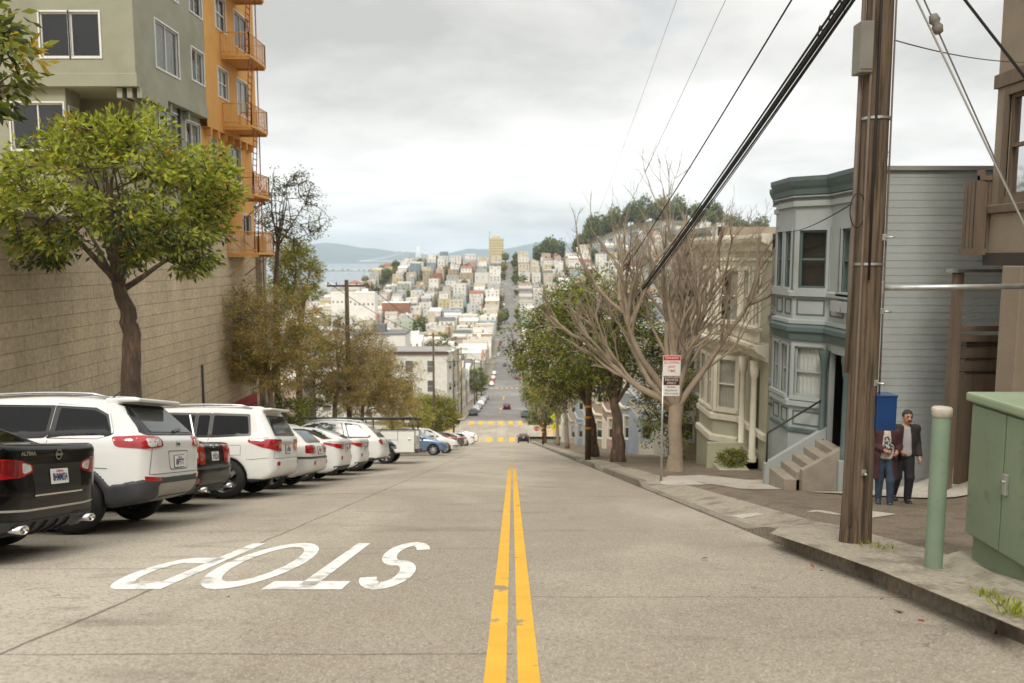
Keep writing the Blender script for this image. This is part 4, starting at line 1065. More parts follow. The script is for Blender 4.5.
street = [(ws, 'black sedan driving down towards the near crosswalk', 121, 1.75, 1, (.015,.015,.018)), (ws, 'dark red sedan driving away in the block past the intersection', 186, -1.2, 1, (.12,.012,.02)),
    (ws, 'blue sedan parked at the right kerb past the intersection', 157, 2.7, 1, (.06,.12,.26)),
    (ws, 'dark sedan first in the parallel row past the intersection, left kerb', 163, -8.0, -1, (.03,.035,.04)), (ws, 'silver sedan second in the parallel row past the intersection', 175, -8.0, -1, (.5,.5,.5)),
    (ws, 'grey sedan third in the parallel row past the intersection', 187, -8.0, -1, (.3,.31,.32)), (ws, 'white sedan fourth in the parallel row past the intersection', 201, -8.0, -1, (.8,.8,.78)),
    (cx, 'silver SUV fifth in the parallel row past the intersection', 217, -8.0, -1, (.45,.46,.47)), (ws, 'grey sedan sixth in the parallel row, before the second crosswalks', 238, -8.0, -1, (.25,.26,.27)),
    (cx, 'white SUV nearest of the far left row beyond the second crosswalks', 305, -7.9, -1, None), (ws, 'red sedan next to white SUV beyond the second crosswalks', 318, -7.9, -1, (.35,.03,.03)),
    (ws, 'white sedan third in the far left row beyond the second crosswalks', 332, -7.9, -1, None), (cx, 'white SUV fourth in the far left row beyond the second crosswalks', 350, -7.9, -1, None),
    (cx, 'dark SUV driving in the third block', 395, -3.6, -1, (.05,.055,.06)), (ws, 'red sedan parked at right kerb of the third block', 330, 2.4, 1, (.4,.06,.06)),
    (ws, 'grey sedan parked at right kerb late in the third block', 372, 2.4, 1, (.3,.3,.3))]
for src, lab, Y, X, hd, colr in street:
    r = again(src, lab, Y, X, colr, 'cars on the street down the hill'); r.matrix_world = slope_matrix(Y, X, hd, src.sp['L'])
k = 0
for Y in list(range(460, 560, 13)) + list(range(596, 690, 16)) + list(range(724, 826, 14)) + list(range(856, 955, 18)):
    for X, hd in ((-7.9, -1), (2.5, 1)):
        if rnd.random() < .3: continue
        colr = rnd.choice([(.8,.8,.78), (.04,.04,.045), (.4,.41,.42), (.2,.21,.22), (.25,.03,.03), (.06,.1,.2)])
        r = again(rnd.choice((ws, cx)), 'tiny parked car along the kerb of the street climbing the far hill', Y, X, colr, 'cars along the far hill street')
        # too far off to show parts: body, lamps and panes only
        for ch in list(r.children):
            if not ch.name.split('.')[0] in ('body', 'window', 'rear_window', 'wheel', 'tail_light'): 
                for g in list(ch.children): bpy.data.objects.remove(g)
                bpy.data.objects.remove(ch)
            else:
                for g in list(ch.children): bpy.data.objects.remove(g)
        r.matrix_world = slope_matrix(Y + rnd.uniform(-2, 2), X, hd, 4.6); k += 1
# ------------------------------------------------------------------ building helpers
class Face:
    """a plane with origin o, horizontal axis u, vertical axis z and outward normal n"""
    def __init__(s, o, u, n): s.o = Vector(o); s.u = Vector(u).normalized(); s.v = Vector((0, 0, 1)); s.n = Vector(n).normalized()
    def p(s, a, b, d=0.0): return s.o + s.u*a + s.v*b + s.n*d
def wall_mesh(mb, fc, w, h, holes=(), reveal=.10, mi=0, z0=0.0):
    us = sorted({0.0, w} | {max(0, min(w, q)) for h_ in holes for q in h_[:2]}); vs_ = sorted({z0, h} | {max(z0, min(h, q)) for h_ in holes for q in h_[2:4]})
    for a, b in zip(us, us[1:]):
        for c, d in zip(vs_, vs_[1:]):
            m = ((a+b)/2, (c+d)/2)
            if any(x[0] < m[0] < x[1] and x[2] < m[1] < x[3] for x in holes): continue
            mb.add([fc.p(a, c), fc.p(b, c), fc.p(b, d), fc.p(a, d)], [(0, 1, 2, 3)], mi)
    for a, b, c, d in [x[:4] for x in holes]:
        q = [(a, c), (b, c), (b, d), (a, d)]
        for i in range(4):
            p0, p1 = q[i], q[(i+1) % 4]
            mb.add([fc.p(*p0), fc.p(*p1), fc.p(*p1, -reveal), fc.p(*p0, -reveal)], [(0, 1, 2, 3)], mi)
def fbar(mb, fc, a, b, c, d, d0, d1, mi=0):
    """box on a face from u a..b, v c..d, depth d0..d1"""
    v = [fc.p(x, y, z) for z in (d0, d1) for x, y in ((a, c), (b, c), (b, d), (a, d))]
    mb.add(v, [(3, 2, 1, 0), (4, 5, 6, 7), (0, 1, 5, 4), (1, 2, 6, 5), (2, 3, 7, 6), (3, 0, 4, 7)], mi)
def window(parent, fc, a, b, c, d, frame, glass, depth=.07, fw=.05, cols=1, rows=1, sash=False, curtain=None, casing=None, cw=.09, sill=None, name='window'):
    """frame (part) with its pane and, where given, curtain and sill as sub-parts"""
    m = MB(); o = -depth
    for r in ((a, a+fw, c, d), (b-fw, b, c, d), (a+fw, b-fw, c, c+fw), (a+fw, b-fw, d-fw, d)): fbar(m, fc, *r, o-.04, o+.03)
    for i in range(1, cols): x = a + (b-a)*i/cols; fbar(m, fc, x-fw*.45, x+fw*.45, c+fw, d-fw, o-.03, o+.02)
    for i in range(1, rows): y = c + (d-c)*i/rows; fbar(m, fc, a+fw, b-fw, y-fw*.5, y+fw*.5, o-.03, o+.034)
    if casing:
        for r in ((a-cw, a, c-cw, d+cw), (b, b+cw, c-cw, d+cw), (a, b, d, d+cw), (a, b, c-cw, c)): fbar(m, fc, *r, -.02, .035, 1)
    w = m.build(name, [frame, casing or frame], parent)
    g = MB(); g.add([fc.p(a+fw*.5, c+fw*.5, o-.012), fc.p(b-fw*.5, c+fw*.5, o-.012), fc.p(b-fw*.5, d-fw*.5, o-.012), fc.p(a+fw*.5, d-fw*.5, o-.012)], [(0, 1, 2, 3)])
    g.build('pane', glass, w, fix=False)
    if curtain:
        # pleated cloth hanging just inside
        k = MB(); n = 14; x0, x1, y0, y1 = curtain[:4]; X = [x0 + (x1-x0)*i/n for i in range(n+1)]
        for i in range(n):
            k.add([fc.p(X[i], y0, o-.05-.03*(i % 2)), fc.p(X[i+1], y0, o-.05-.03*((i+1) % 2)), fc.p(X[i+1], y1, o-.05-.03*((i+1) % 2)), fc.p(X[i], y1, o-.05-.03*(i % 2))], [(0, 1, 2, 3)])
        k.build('curtain', curtain[4], w, fix=False)
    # dark room behind the pane
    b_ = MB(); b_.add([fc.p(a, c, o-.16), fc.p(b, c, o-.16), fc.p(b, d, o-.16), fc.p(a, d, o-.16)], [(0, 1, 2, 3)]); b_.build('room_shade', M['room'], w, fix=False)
    if sill:
        s_ = MB(); fbar(s_, fc, a-.08, b+.08, c-.10, c-.005, -.02, .10); s_.build('sill', sill, w)
    return w
def sweep(mb, path, profile, mi=0, side=1, caps=True):
    """moulding: profile [(out, z)] swept along a plan path; out is measured to the left (side=1) of the path"""
    P = [Vector((p[0], p[1])) for p in path]; n = len(P); rings = []
    for i in range(n):
        d1 = (P[i] - P[i-1]).normalized() if i else None; d2 = (P[i+1] - P[i]).normalized() if i < n-1 else None
        if d1 is None: nn, k = Vector((-d2.y, d2.x)), 1
        elif d2 is None: nn, k = Vector((-d1.y, d1.x)), 1
        else:
            a, b = Vector((-d1.y, d1.x)), Vector((-d2.y, d2.x)); nn = (a + b).normalized(); k = 1 / max(.35, nn.dot(a))
        rings.append([(P[i].x + nn.x*k*o*side, P[i].y + nn.y*k*o*side, z) for o, z in profile])
    m = len(profile); v = [q for r in rings for q in r]
    f = [(i*m + j, i*m + j+1, (i+1)*m + j+1, (i+1)*m + j) for i in range(n-1) for j in range(m-1)]
    if caps: f += [list(range(m)), [(n-1)*m + j for j in range(m)][::-1]]
    mb.add(v, f, mi)

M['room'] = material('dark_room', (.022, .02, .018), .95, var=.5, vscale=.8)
def pane_material(name, tintc, refl=.5):
    """window glass: see-through with a mirror sheen"""
    m = bpy.data.materials.new(name); m.use_nodes = True; t = m.node_tree; nd = t.nodes; L = t.links
    nd.remove(nd['Principled BSDF']); o = nd['Material Output']
    tr = nd.new('ShaderNodeBsdfTransparent'); tr.inputs[0].default_value = (*tintc, 1); gl = nd.new('ShaderNodeBsdfGlossy'); gl.inputs['Roughness'].default_value = .03
    tc_ = nd.new('ShaderNodeTexCoord'); nz = nd.new('ShaderNodeTexNoise'); nz.inputs['Scale'].default_value = .9; L.new(tc_.outputs['Object'], nz.inputs['Vector'])
    bp = nd.new('ShaderNodeBump'); bp.inputs['Strength'].default_value = .06; bp.inputs['Distance'].default_value = .05; L.new(nz.outputs['Fac'], bp.inputs['Height']); L.new(bp.outputs[0], gl.inputs['Normal'])
    fr = nd.new('ShaderNodeFresnel'); fr.inputs[0].default_value = 1.5
    mr = nd.new('ShaderNodeMath'); mr.operation = 'MULTIPLY_ADD'; mr.inputs[1].default_value = refl * 1.6; mr.inputs[2].default_value = refl * .10; L.new(fr.outputs[0], mr.inputs[0])
    mx = nd.new('ShaderNodeMixShader'); L.new(mr.outputs[0], mx.inputs[0]); L.new(tr.outputs[0], mx.inputs[1]); L.new(gl.outputs[0], mx.inputs[2]); L.new(mx.outputs[0], o.inputs['Surface']); return m
M['pane'] = pane_material('window_pane', (.80, .82, .80))
M['curtain'] = material('pale_curtain', (.62, .60, .55), .9, var=.12, vscale=5)
M['curtain_tan'] = material('tan_curtain', (.34, .26, .15), .9, var=.3, vscale=9)
M['blind'] = material('white_blind', (.72, .72, .69), .8, var=.05)
M['white_frame'] = material('white_window_frame', (.76, .75, .71), .5, var=.08, vscale=3)
M['green_stucco'] = material('sage_stucco', (.335, .33, .245), .92, var=.10, vscale=1.2, coord='World', second=(.29, .285, .21), sscale=.5, sthr=(.45, .7), bump=.35, bscale=26)
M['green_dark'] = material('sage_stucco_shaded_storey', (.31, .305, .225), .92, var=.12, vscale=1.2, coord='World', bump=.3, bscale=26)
M['orange_stucco'] = material('ochre_stucco', (.68, .355, .098), .9, var=.10, vscale=1.5, coord='World', second=(.62, .32, .09), sscale=.6, sthr=(.45, .7), bump=.3, bscale=26)
M['orange_iron'] = material('ochre_painted_iron', (.64, .33, .09), .6, var=.15, vscale=6)
M['rust_iron'] = material('rusty_red_iron', (.40, .12, .05), .7, var=.25, vscale=9)
M['red_door'] = material('red_garage_door', (.32, .035, .04), .6, var=.12, vscale=2)
def block_material():
    m = bpy.data.materials.new('tan_split_block'); m.use_nodes = True; t = m.node_tree; nd = t.nodes; L = t.links; bs = nd['Principled BSDF']; bs.inputs['Roughness'].default_value = .95; bs.inputs['Specular IOR Level'].default_value = .2
    g = nd.new('ShaderNodeNewGeometry'); sp = nd.new('ShaderNodeSeparateXYZ'); L.new(g.outputs['Position'], sp.inputs[0]); c = nd.new('ShaderNodeCombineXYZ')
    ad = nd.new('ShaderNodeMath'); ad.operation = 'ADD'; L.new(sp.outputs['X'], ad.inputs[0]); L.new(sp.outputs['Y'], ad.inputs[1])
    L.new(ad.outputs[0], c.inputs[0]); L.new(sp.outputs['Z'], c.inputs[1])
    br = nd.new('ShaderNodeTexBrick'); br.offset = .5; br.inputs['Scale'].default_value = 1.0; br.inputs['Brick Width'].default_value = .81; br.inputs['Row Height'].default_value = .405
    br.inputs['Mortar Size'].default_value = .014; br.inputs['Mortar Smooth'].default_value = .6; br.inputs['Bias'].default_value = -.1
    br.inputs['Color1'].default_value = (.56, .455, .315, 1); br.inputs['Color2'].default_value = (.51, .41, .28, 1); br.inputs['Mortar'].default_value = (.49, .395, .27, 1)
    L.new(c.outputs[0], br.inputs['Vector'])
    n1 = nd.new('ShaderNodeTexNoise'); n1.inputs['Scale'].default_value = 7; n1.inputs['Detail'].default_value = 8; n1.inputs['Roughness'].default_value = .68; L.new(g.outputs['Position'], n1.inputs['Vector'])
    n2 = nd.new('ShaderNodeTexNoise'); n2.inputs['Scale'].default_value = .9; n2.inputs['Detail'].default_value = 7; mpw = nd.new('ShaderNodeMapping'); mpw.inputs['Scale'].default_value = (1, 1, .5); L.new(g.outputs['Position'], mpw.inputs[0]); L.new(mpw.outputs[0], n2.inputs['Vector'])
    def scl(col, fac, lo, hi):
        r = nd.new('ShaderNodeMapRange'); r.inputs['From Min'].default_value = .3; r.inputs['From Max'].default_value = .7; r.inputs['To Min'].default_value = lo; r.inputs['To Max'].default_value = hi; L.new(fac, r.inputs[0])
        v = nd.new('ShaderNodeVectorMath'); v.operation = 'SCALE'; L.new(col, v.inputs[0]); L.new(r.outputs[0], v.inputs['Scale']); return v.outputs[0]
    col = scl(scl(br.outputs['Color'], n1.outputs['Fac'], .78, 1.2), n2.outputs['Fac'], .85, 1.12); L.new(col, bs.inputs['Base Color'])
    # split faces: a slanted chip profile in each course plus rough fracture
    fr = nd.new('ShaderNodeMath'); fr.operation = 'FRACT'; dv = nd.new('ShaderNodeMath'); dv.operation = 'DIVIDE'; dv.inputs[1].default_value = .405; L.new(sp.outputs['Z'], dv.inputs[0]); L.new(dv.outputs[0], fr.inputs[0])
    b1 = nd.new('ShaderNodeBump'); b1.inputs['Strength'].default_value = 1.0; b1.inputs['Distance'].default_value = .05; L.new(n1.outputs['Fac'], b1.inputs['Height'])
    b2 = nd.new('ShaderNodeBump'); b2.inputs['Strength'].default_value = .55; b2.inputs['Distance'].default_value = .05; b2.invert = True; L.new(fr.outputs[0], b2.inputs['Height']); L.new(b1.outputs[0], b2.inputs['Normal'])
    b3 = nd.new('ShaderNodeBump'); b3.inputs['Strength'].default_value = .8; b3.inputs['Distance'].default_value = .03; b3.invert = True; L.new(br.outputs['Fac'], b3.inputs['Height']); L.new(b2.outputs[0], b3.inputs['Normal'])
    L.new(b3.outputs[0], bs.inputs['Normal']); return m
M['block'] = block_material()

# ------------------------------------------------------------------ block wall along the left pavement
WX = -13.0
wr = empty('block_wall', 'tall tan split-block retaining wall behind the row of parked cars', 'wall', loc=(WX, 20, -5))
def local(parent, o):   # keep world coordinates for a child of a moved Empty
    o.matrix_parent_inverse = parent.matrix_world.inverted() if parent.matrix_world != Matrix() else Matrix.Translation(-parent.location); return o
def put(o, parent):
    o.parent = parent; o.matrix_parent_inverse = Matrix.Translation(-parent.location); return o
mb = MB(); fc = Face((WX, -8, 0), (0, 1, 0), (1, 0, 0)); WZ = 2.35
n = 24; 
door = (35.6 + 8, 40.2 + 8)
for i in range(n):
    a, b = 49.4*i/n, 49.4*(i+1)/n
    mb.add([fc.p(a, float(prof(a-8)) - .3), fc.p(b, float(prof(b-8)) - .3), fc.p(b, WZ), fc.p(a, WZ)], [(0, 1, 2, 3)])
mb.add([(WX, 41.4, -12), (WX-9, 41.4, -12), (WX-9, 41.4, WZ), (WX, 41.4, WZ)], [(0, 1, 2, 3)])
mb.add([(WX, -8, WZ), (WX, 41.4, WZ), (WX-30, 41.4, WZ), (WX-30, -8, WZ)], [(0, 1, 2, 3)])
put(mb.build('wall_face', M['block'], None), wr)
mb = MB(); mb.bbox((WX+.002, 40.55, -10), (WX+.30, 41.35, WZ), .02); put(mb.build('end_pilaster', M['walk']), wr)
mb = MB(); mb.box((WX+.01, 34.6, -9.2), (WX+.07, 39.9, at_X(240, 400, WX).z)); d_ = put(mb.build('garage_door', M['red_door']), wr)
mb = MB(); zt = at_X(240, 400, WX).z
for k in range(1, 6): mb.box((WX+.068, 34.7, zt - .5*k - .015), (WX+.082, 39.8, zt - .5*k + .015))
o = mb.build('panel_groove', M['gap'], d_); o.matrix_parent_inverse = d_.matrix_world.inverted() @ Matrix() if False else Matrix()
mb = MB(); mb.tube([(WX+.05, 33.0, -3.2), (WX+.05, 33.0, -8)], .05, 8); put(mb.build('drain_pipe', M['cladding']), wr)
mb = MB(); mb.box((WX-.25, -8, WZ), (WX+.06, 28, WZ+.12)); put(mb.build('coping', M['walk']), wr)

# ------------------------------------------------------------------ sage apartment building
def rect_street(x0, y0, x1, y1, X=WX):
    """pixel box on the street-side plane -> (Y0, Y1, z0, z1)"""
    a, b = at_X(x0, (y0+y1)/2, X), at_X(x1, (y0+y1)/2, X); m = at_X((x0+x1)/2, y0, X), at_X((x0+x1)/2, y1, X)
    return a.y, b.y, m[1].z, m[0].z
YG0, YG1, YO1 = 28.3, 34.75, 41.4
gr = empty('apartment_building', 'sage green stucco apartment building with white windows above block wall', 'building', loc=(WX-6, YG0, WZ))
ZB = 7.15; ZTOP = 19.5
# upper block: street side and camera side, with window openings
fs = Face((WX, YG0, 0), (0, 1, 0), (1, 0, 0)); ff = Face((WX-26, YG0, 0), (1, 0, 0), (0, -1, 0))
def rel(r, y0): return (r[0]-y0, r[1]-y0, r[2], r[3])
sw = [rel(rect_street(155.5, 27, 178, 72), YG0), rel(rect_street(191.5, 51, 203.5, 82), YG0), rel(rect_street(189, -10, 201, 14), YG0), rel(rect_street(152, -60, 176, -8), YG0)]
def rect_front(x0, y0, x1, y1, Y): a, b = at_Y(x0, y1, Y), at_Y(x1, y0, Y); return a.x, b.x, a.z, b.z
fw_ = []
for x0, x1 in ((41.5, 67.5), (71.5, 98.5)):
    r = rect_front(x0, 12, x1, 57, YG0); fw_.append((r[0]-WX+26, r[1]-WX+26, r[2], r[3]))
    fw_.append((r[0]-WX+26, r[1]-WX+26, r[2]+3.0, r[3]+3.0))
fw_ += [(w[0]-5.2, w[1]-5.2, w[2], w[3]) for w in fw_[:]]
mb = MB(); wall_mesh(mb, fs, YG1-YG0, ZTOP, sw, z0=ZB); wall_mesh(mb, ff, 26, ZTOP, fw_, z0=ZB)
mb.add([(WX-26, YG0, ZB), (WX, YG0, ZB), (WX, YG1, ZB), (WX-26, YG1, ZB)], [(0, 1, 2, 3)])
mb.add([(WX-26, YG0, ZTOP), (WX, YG0, ZTOP), (WX, YG1, ZTOP), (WX-26, YG1, ZTOP)], [(0, 1, 2, 3)])
put(mb.build('upper_wall', M['green_stucco']), gr)
mb = MB(); sweep(mb, [(WX-26, YG0), (WX, YG0), (WX, YG1)], [(0, ZB-.002), (.06, ZB-.002), (.06, ZB+.42), (.0, ZB+.45)], side=-1); put(mb.build('band_course', M['green_stucco']), gr)
# lower storey set back
mb = MB(); LX = WX-.30
fl = Face((LX, YG0+.45, 0), (0, 1, 0), (1, 0, 0))
lw = [rel(rect_street(159.5, 112, 178.5, 150, LX), YG0+.45), rel(rect_street(186, 124, 204, 157, LX), YG0+.45)]
lw.append(rel(rect_street(147, 107, 154, 145, LX), YG0+.45))
lw = [(max(.05, a), min(b, YG1-YG0-.55), c, d) for a, b, c, d in lw]
wall_mesh(mb, fl, YG1-YG0-.45, ZB, lw, z0=WZ); 
fr_ = Face((WX-26, YG0+2.2, 0), (1, 0, 0), (0, -1, 0)); wall_mesh(mb, fr_, 25.45, ZB, (), z0=WZ)
mb.add([(LX, YG0+.45, WZ), (LX-.9, YG0+2.2, WZ), (LX-.9, YG0+2.2, ZB), (LX, YG0+.45, ZB)], [(0, 1, 2, 3)]); 
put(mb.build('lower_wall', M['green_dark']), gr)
# bay below, camera side
bx0, bx1 = at_Y(-40, 110, YG0+.2).x, at_Y(66, 110, YG0+.2).x; bx2 = at_Y(80, 110, YG0+1.2).x
f1 = Face((bx0, YG0+.2, 0), (1, 0, 0), (0, -1, 0)); f2 = Face((bx1, YG0+.2, 0), (bx2-bx1, 1.0, 0), (1.0, -(bx2-bx1), 0)); l2 = sqrt((bx2-bx1)**2 + 1)
r = rect_front(13, 103, 63, 150, YG0+.2); bw1 = (r[0]-bx0, r[1]-bx0, r[2], r[3]); bw2 = (l2*.2, l2*.8, r[2], r[3]-.1)
mb = MB(); wall_mesh(mb, f1, bx1-bx0, ZB, [bw1], z0=WZ); wall_mesh(mb, f2, l2, ZB, [bw2], z0=WZ); put(mb.build('bay_wall', M['green_stucco']), gr)
for k, (fc, hs, cols, cur) in enumerate(((fs, sw, 2, 1), (ff, fw_, 1, 0), (fl, lw, 2, 1), (f1, [bw1], 2, 0), (f2, [bw2], 1, 0))):
    for j, w in enumerate(hs):
        a, b, c, d = w[:4]
        cu = None
        if cur and j != 2: cu = (a + (.0 if j == 0 else (b-a)*.45), b, c, d, M['curtain'])
        put(window(None, fc, a, b, c, d, M['white_frame'], M['pane'], cols=1 if (b-a) < .55 else cols, curtain=cu, casing=M['white_frame'], cw=.055), gr)
for x in (123, 133, 143):
    p = at_Y(x, 96, YG0+.35); mb = MB(); mb.box((p.x-.09, YG0+.1, ZB-.36), (p.x+.09, YG0+2.2, ZB-.02)); put(mb.build('joist_end', M['green_stucco']), gr)
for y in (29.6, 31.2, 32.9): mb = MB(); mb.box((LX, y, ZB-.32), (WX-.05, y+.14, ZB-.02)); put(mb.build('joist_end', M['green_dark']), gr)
mb = MB(); mb.tube([(LX+.06, 32.45, WZ), (LX+.06, 32.45, ZB)], .05, 8); put(mb.build('drain_pipe', M['cladding']), gr)
mb = MB(); mb.box((WX-.02, YG0+.5, WZ), (WX+.015, YG0+1.3, WZ+.01)); 

# ------------------------------------------------------------------ ochre apartment building with fire-escape balconies
orr = empty('apartment_building', 'ochre orange apartment building with fire-escape balconies beside sage building', 'building', loc=(WX-6, YG1, WZ))
YO0 = YG1 + .004
fo = Face((WX, YO0, 0), (0, 1, 0), (1, 0, 0))
ow = [rel(rect_street(*q), YO0) for q in ((215, -2, 225, 30), (218, 70, 227.5, 98), (234, 16, 248, 50), (237, 82, 248.5, 116))]
mb = MB(); ZB2 = 6.85
wall_mesh(mb, fo, YO1-YO0, ZTOP, ow, z0=ZB2); mb.add([(WX, YO1, ZB2), (WX-26, YO1, ZB2), (WX-26, YO1, ZTOP), (WX, YO1, ZTOP)], [(0, 1, 2, 3)])
mb.add([(WX-26, YO0, ZB2), (WX, YO0, ZB2), (WX, YO1, ZB2), (WX-26, YO1, ZB2)], [(0, 1, 2, 3)]); mb.add([(WX-26, YO0, ZTOP), (WX, YO0, ZTOP), (WX, YO1, ZTOP), (WX-26, YO1, ZTOP)], [(0, 1, 2, 3)])
put(mb.build('upper_wall', M['orange_stucco']), orr)
fo2 = Face((LX+.02, YO0, 0), (0, 1, 0), (1, 0, 0)); ow2 = [rel(rect_street(*q, X=LX+.02), YO0) for q in ((210.5, 139, 217, 161), (229, 146, 240.5, 182), (243, 215, 251, 240))]
mb = MB(); wall_mesh(mb, fo2, YO1-YO0, ZB2, ow2, z0=WZ-1.0); mb.add([(LX+.02, YO1, WZ), (WX-26, YO1, WZ), (WX-26, YO1, ZB2), (LX+.02, YO1, ZB2)], [(0, 1, 2, 3)])
put(mb.build('lower_wall', M['orange_stucco']), orr)
for fc, hs in ((fo, ow), (fo2, ow2)):
    for j, (a, b, c, d) in enumerate(hs):
        put(window(None, fc, a, b, c, d, M['white_frame'], M['pane'], cols=2 if b-a > .7 else 1, rows=2 if fc is fo and j < 2 else 1, curtain=(a, b if j % 2 else (a+b)/2, c, d, M['curtain']) if j != 2 else None, casing=M['white_frame'], cw=.05), orr)
for k in range(7):
    y = YO0 + .35 + k*.92; mb = MB(); mb.box((LX+.02, y, ZB2-.34), (WX+.02, y+.16, ZB2-.01)); put(mb.build('corbel', M['orange_stucco']), orr)
def balcony(z, y0, y1, xo, rail=.95, brace=False):
    mb = MB(); mb.bbox((WX-.02, y0, z-.10), (xo, y1, z), .01); mb.box((WX, y0+.02, z-.2), (xo-.05, y0+.08, z-.101)); mb.box((WX, y1-.08, z-.2), (xo-.05, y1-.02, z-.101))
    s_ = put(mb.build('balcony', M['orange_iron']), orr)
    r = MB(); pts = [(WX+.04, y0+.03), (xo-.03, y0+.03), (xo-.03, y1-.03), (WX+.04, y1-.03)]
    for zz, rr in ((z+rail, .024), (z+.12, .016)): r.tube([(x, y, zz) for x, y in pts], rr, 6)
    for (xa, ya), (xb, yb) in zip(pts, pts[1:]):
        L_ = sqrt((xb-xa)**2 + (yb-ya)**2); n_ = max(2, int(L_/.115))
        for i in range(n_+1):
            t = i/n_; x, y = xa + (xb-xa)*t, ya + (yb-ya)*t; q = .02 if i in (0, n_) else .0095
            r.box((x-q, y-q, z-.02), (x+q, y+q, z+rail+(.03 if i in (0, n_) else 0)))
    r.build('railing', M['orange_iron'], s_)
    if brace:
        b = MB()
        for y in (y0+.1, y1-.1): b.tube([(WX, y, z-1.1), (xo-.15, y, z-.1)], .03, 6)
        b.build('brace', M['orange_iron'], s_)
LV = [13.3, 10.28, 7.2, 4.15, 1.5]
for z in LV: balcony(z, 36.6, 38.95, WX+1.32 if z > 1.6 else WX+1.45, brace=z < 5)
balcony(-3.45, 36.9, 39.3, WX+.75, .8, True)
def ladder(z0, z1, x0, x1, y):
    """steep iron stair between two landings"""
    m = MB(); w = .26
    for s_ in (-1, 1): m.tube([(x0, y + s_*w, z0), (x1, y + s_*w, z1), (x1, y + s_*w, z1+.9)], .022, 6)
    n_ = int((z1-z0)/.27)
    for i in range(1, n_): t = i/n_; m.box((x0+(x1-x0)*t-.03, y-w, z0+(z1-z0)*t-.012), (x0+(x1-x0)*t+.03, y+w, z0+(z1-z0)*t+.012))
    put(m.build('fire_ladder', M['rust_iron']), orr)
for a, b in zip(LV[1:], LV): ladder(a, b, WX+.95, WX+1.12, 37.3 if a > 5 else 37.7)
mb = MB(); mb.tube([(WX+1.0, 38.6, -2.5), (WX+1.0, 38.6, 16)], .03, 6); put(mb.build('stand_pipe', M['rust_iron']), orr)
for y in (36.9, 38.6): mb = MB(); mb.tube([(WX+.05, y, WZ-.2), (WX+.9, y, 1.35)], .035, 6); put(mb.build('strut', M['orange_iron']), orr)
# children of d_ (garage door) keep world coordinates
for o in list(wr.children):
    for c in o.children: c.matrix_parent_inverse = Matrix()
# ------------------------------------------------------------------ houses on the right
M['blue_wood'] = material('blue_grey_painted_wood', (.345, .37, .36), .75, var=.08, vscale=1.5, coord='World', second=(.30, .31, .29), sscale=.8, sthr=(.5, .75), bump=.15, bscale=30)
M['blue_side'] = material('blue_grey_siding', (.365, .395, .385), .8, var=.10, vscale=1.2, coord='World', second=(.32, .335, .315), sscale=.7, sthr=(.45, .72), bump=.2, bscale=25)
M['teal'] = material('teal_trim_paint', (.088, .128, .122), .6, var=.12, vscale=2.5, coord='World')
M['cream'] = material('cream_trim_paint', (.80, .75, .61), .7, var=.10, vscale=2, coord='World', bump=.1)
M['olive_wood'] = material('pale_olive_siding', (.50, .48, .355), .8, var=.12, vscale=1.4, coord='World', bump=.2, bscale=25)
M['olive_base'] = material('pale_olive_base', (.44, .43, .30), .85, var=.15, vscale=1.2, coord='World', bump=.2)
M['brown_stucco'] = material('brown_stucco', (.265, .212, .152), .92, var=.12, vscale=1.3, coord='World', bump=.45, bscale=22)
M['brown_wood'] = material('brown_stained_wood', (.150, .108, .074), .8, var=.22, vscale=1.0, coord='World', stretch=(6, 6, .8), bump=.2)
M['dark_beam'] = material('dark_brown_beam', (.045, .034, .030), .7, var=.2)
M['galv'] = material('galvanised_steel', (.50, .50, .48), .42, metal=.75, var=.2, vscale=14)
M['step_stone'] = material('worn_step_stone', (.31, .265, .21), .9, var=.2, vscale=3, coord='World', bump=.2)
M['flat_roof'] = material('flat_roof_felt', (.30, .29, .28), .95, var=.2, vscale=.6, coord='World')
M['black_iron'] = material('black_iron', (.02, .02, .022), .55, var=.1)
def clapboard(mb, fc, w, z0, z1, pitch=.160, lip=.011, mi=0):
    z = z0
    while z < z1:
        zz = min(z + pitch, z1)
        a = [fc.p(0, z, lip), fc.p(w, z, lip), fc.p(w, zz, .004), fc.p(0, zz, .004)]
        mb.add(a, [(0, 1, 2, 3)], mi); mb.add([fc.p(0, z, .0), fc.p(w, z, .0), fc.p(w, z, lip), fc.p(0, z, lip)], [(0, 1, 2, 3)], mi); z = zz
def facet_faces(path):
    """faces of a wall whose plan path runs from near to far with the street on its left"""
    out = []
    for (x0, y0), (x1, y1) in zip(path, path[1:]):
        u = Vector((x1-x0, y1-y0, 0)); out.append((Face((x0, y0, 0), u, (-u.y, u.x, 0)), u.length))
    return out

# --- blue house ------------------------------------------------------
bh = empty('row_house', 'blue-grey two storey wooden house with teal cornice and bay window', 'house', loc=(9, 18.5, -4.2))
HP = [(7.62, 17.2), (7.62, 19.12), (6.95, 19.70), (6.95, 20.95), (7.62, 21.9), (7.62, 23.2)]
ZR = 3.12; XB = 19.5
mb = MB(); fsd = Face((XB, 17.2, 0), (-1, 0, 0), (0, -1, 0))
mb.add([(XB, 17.2, -4.6), (7.62, 17.2, -4.6), (7.62, 17.2, ZR), (XB, 17.2, ZR)], [(0, 1, 2, 3)]); clapboard(mb, fsd, XB-7.62-.16, -3.6, ZR-.06)
put(mb.build('side_wall', M['blue_side'], fix=False), bh)
mb = MB(); mb.box((7.63, 17.165, -4.4), (7.80, 17.199, ZR)); put(mb.build('corner_board', M['blue_wood']), bh)
mb = MB(); mb.box((7.5, 17.12, ZR-.02), (XB, 17.28, ZR+.07)); put(mb.build('gutter', M['flat_roof']), bh)
FW = facet_faces(HP); zb = -5.4
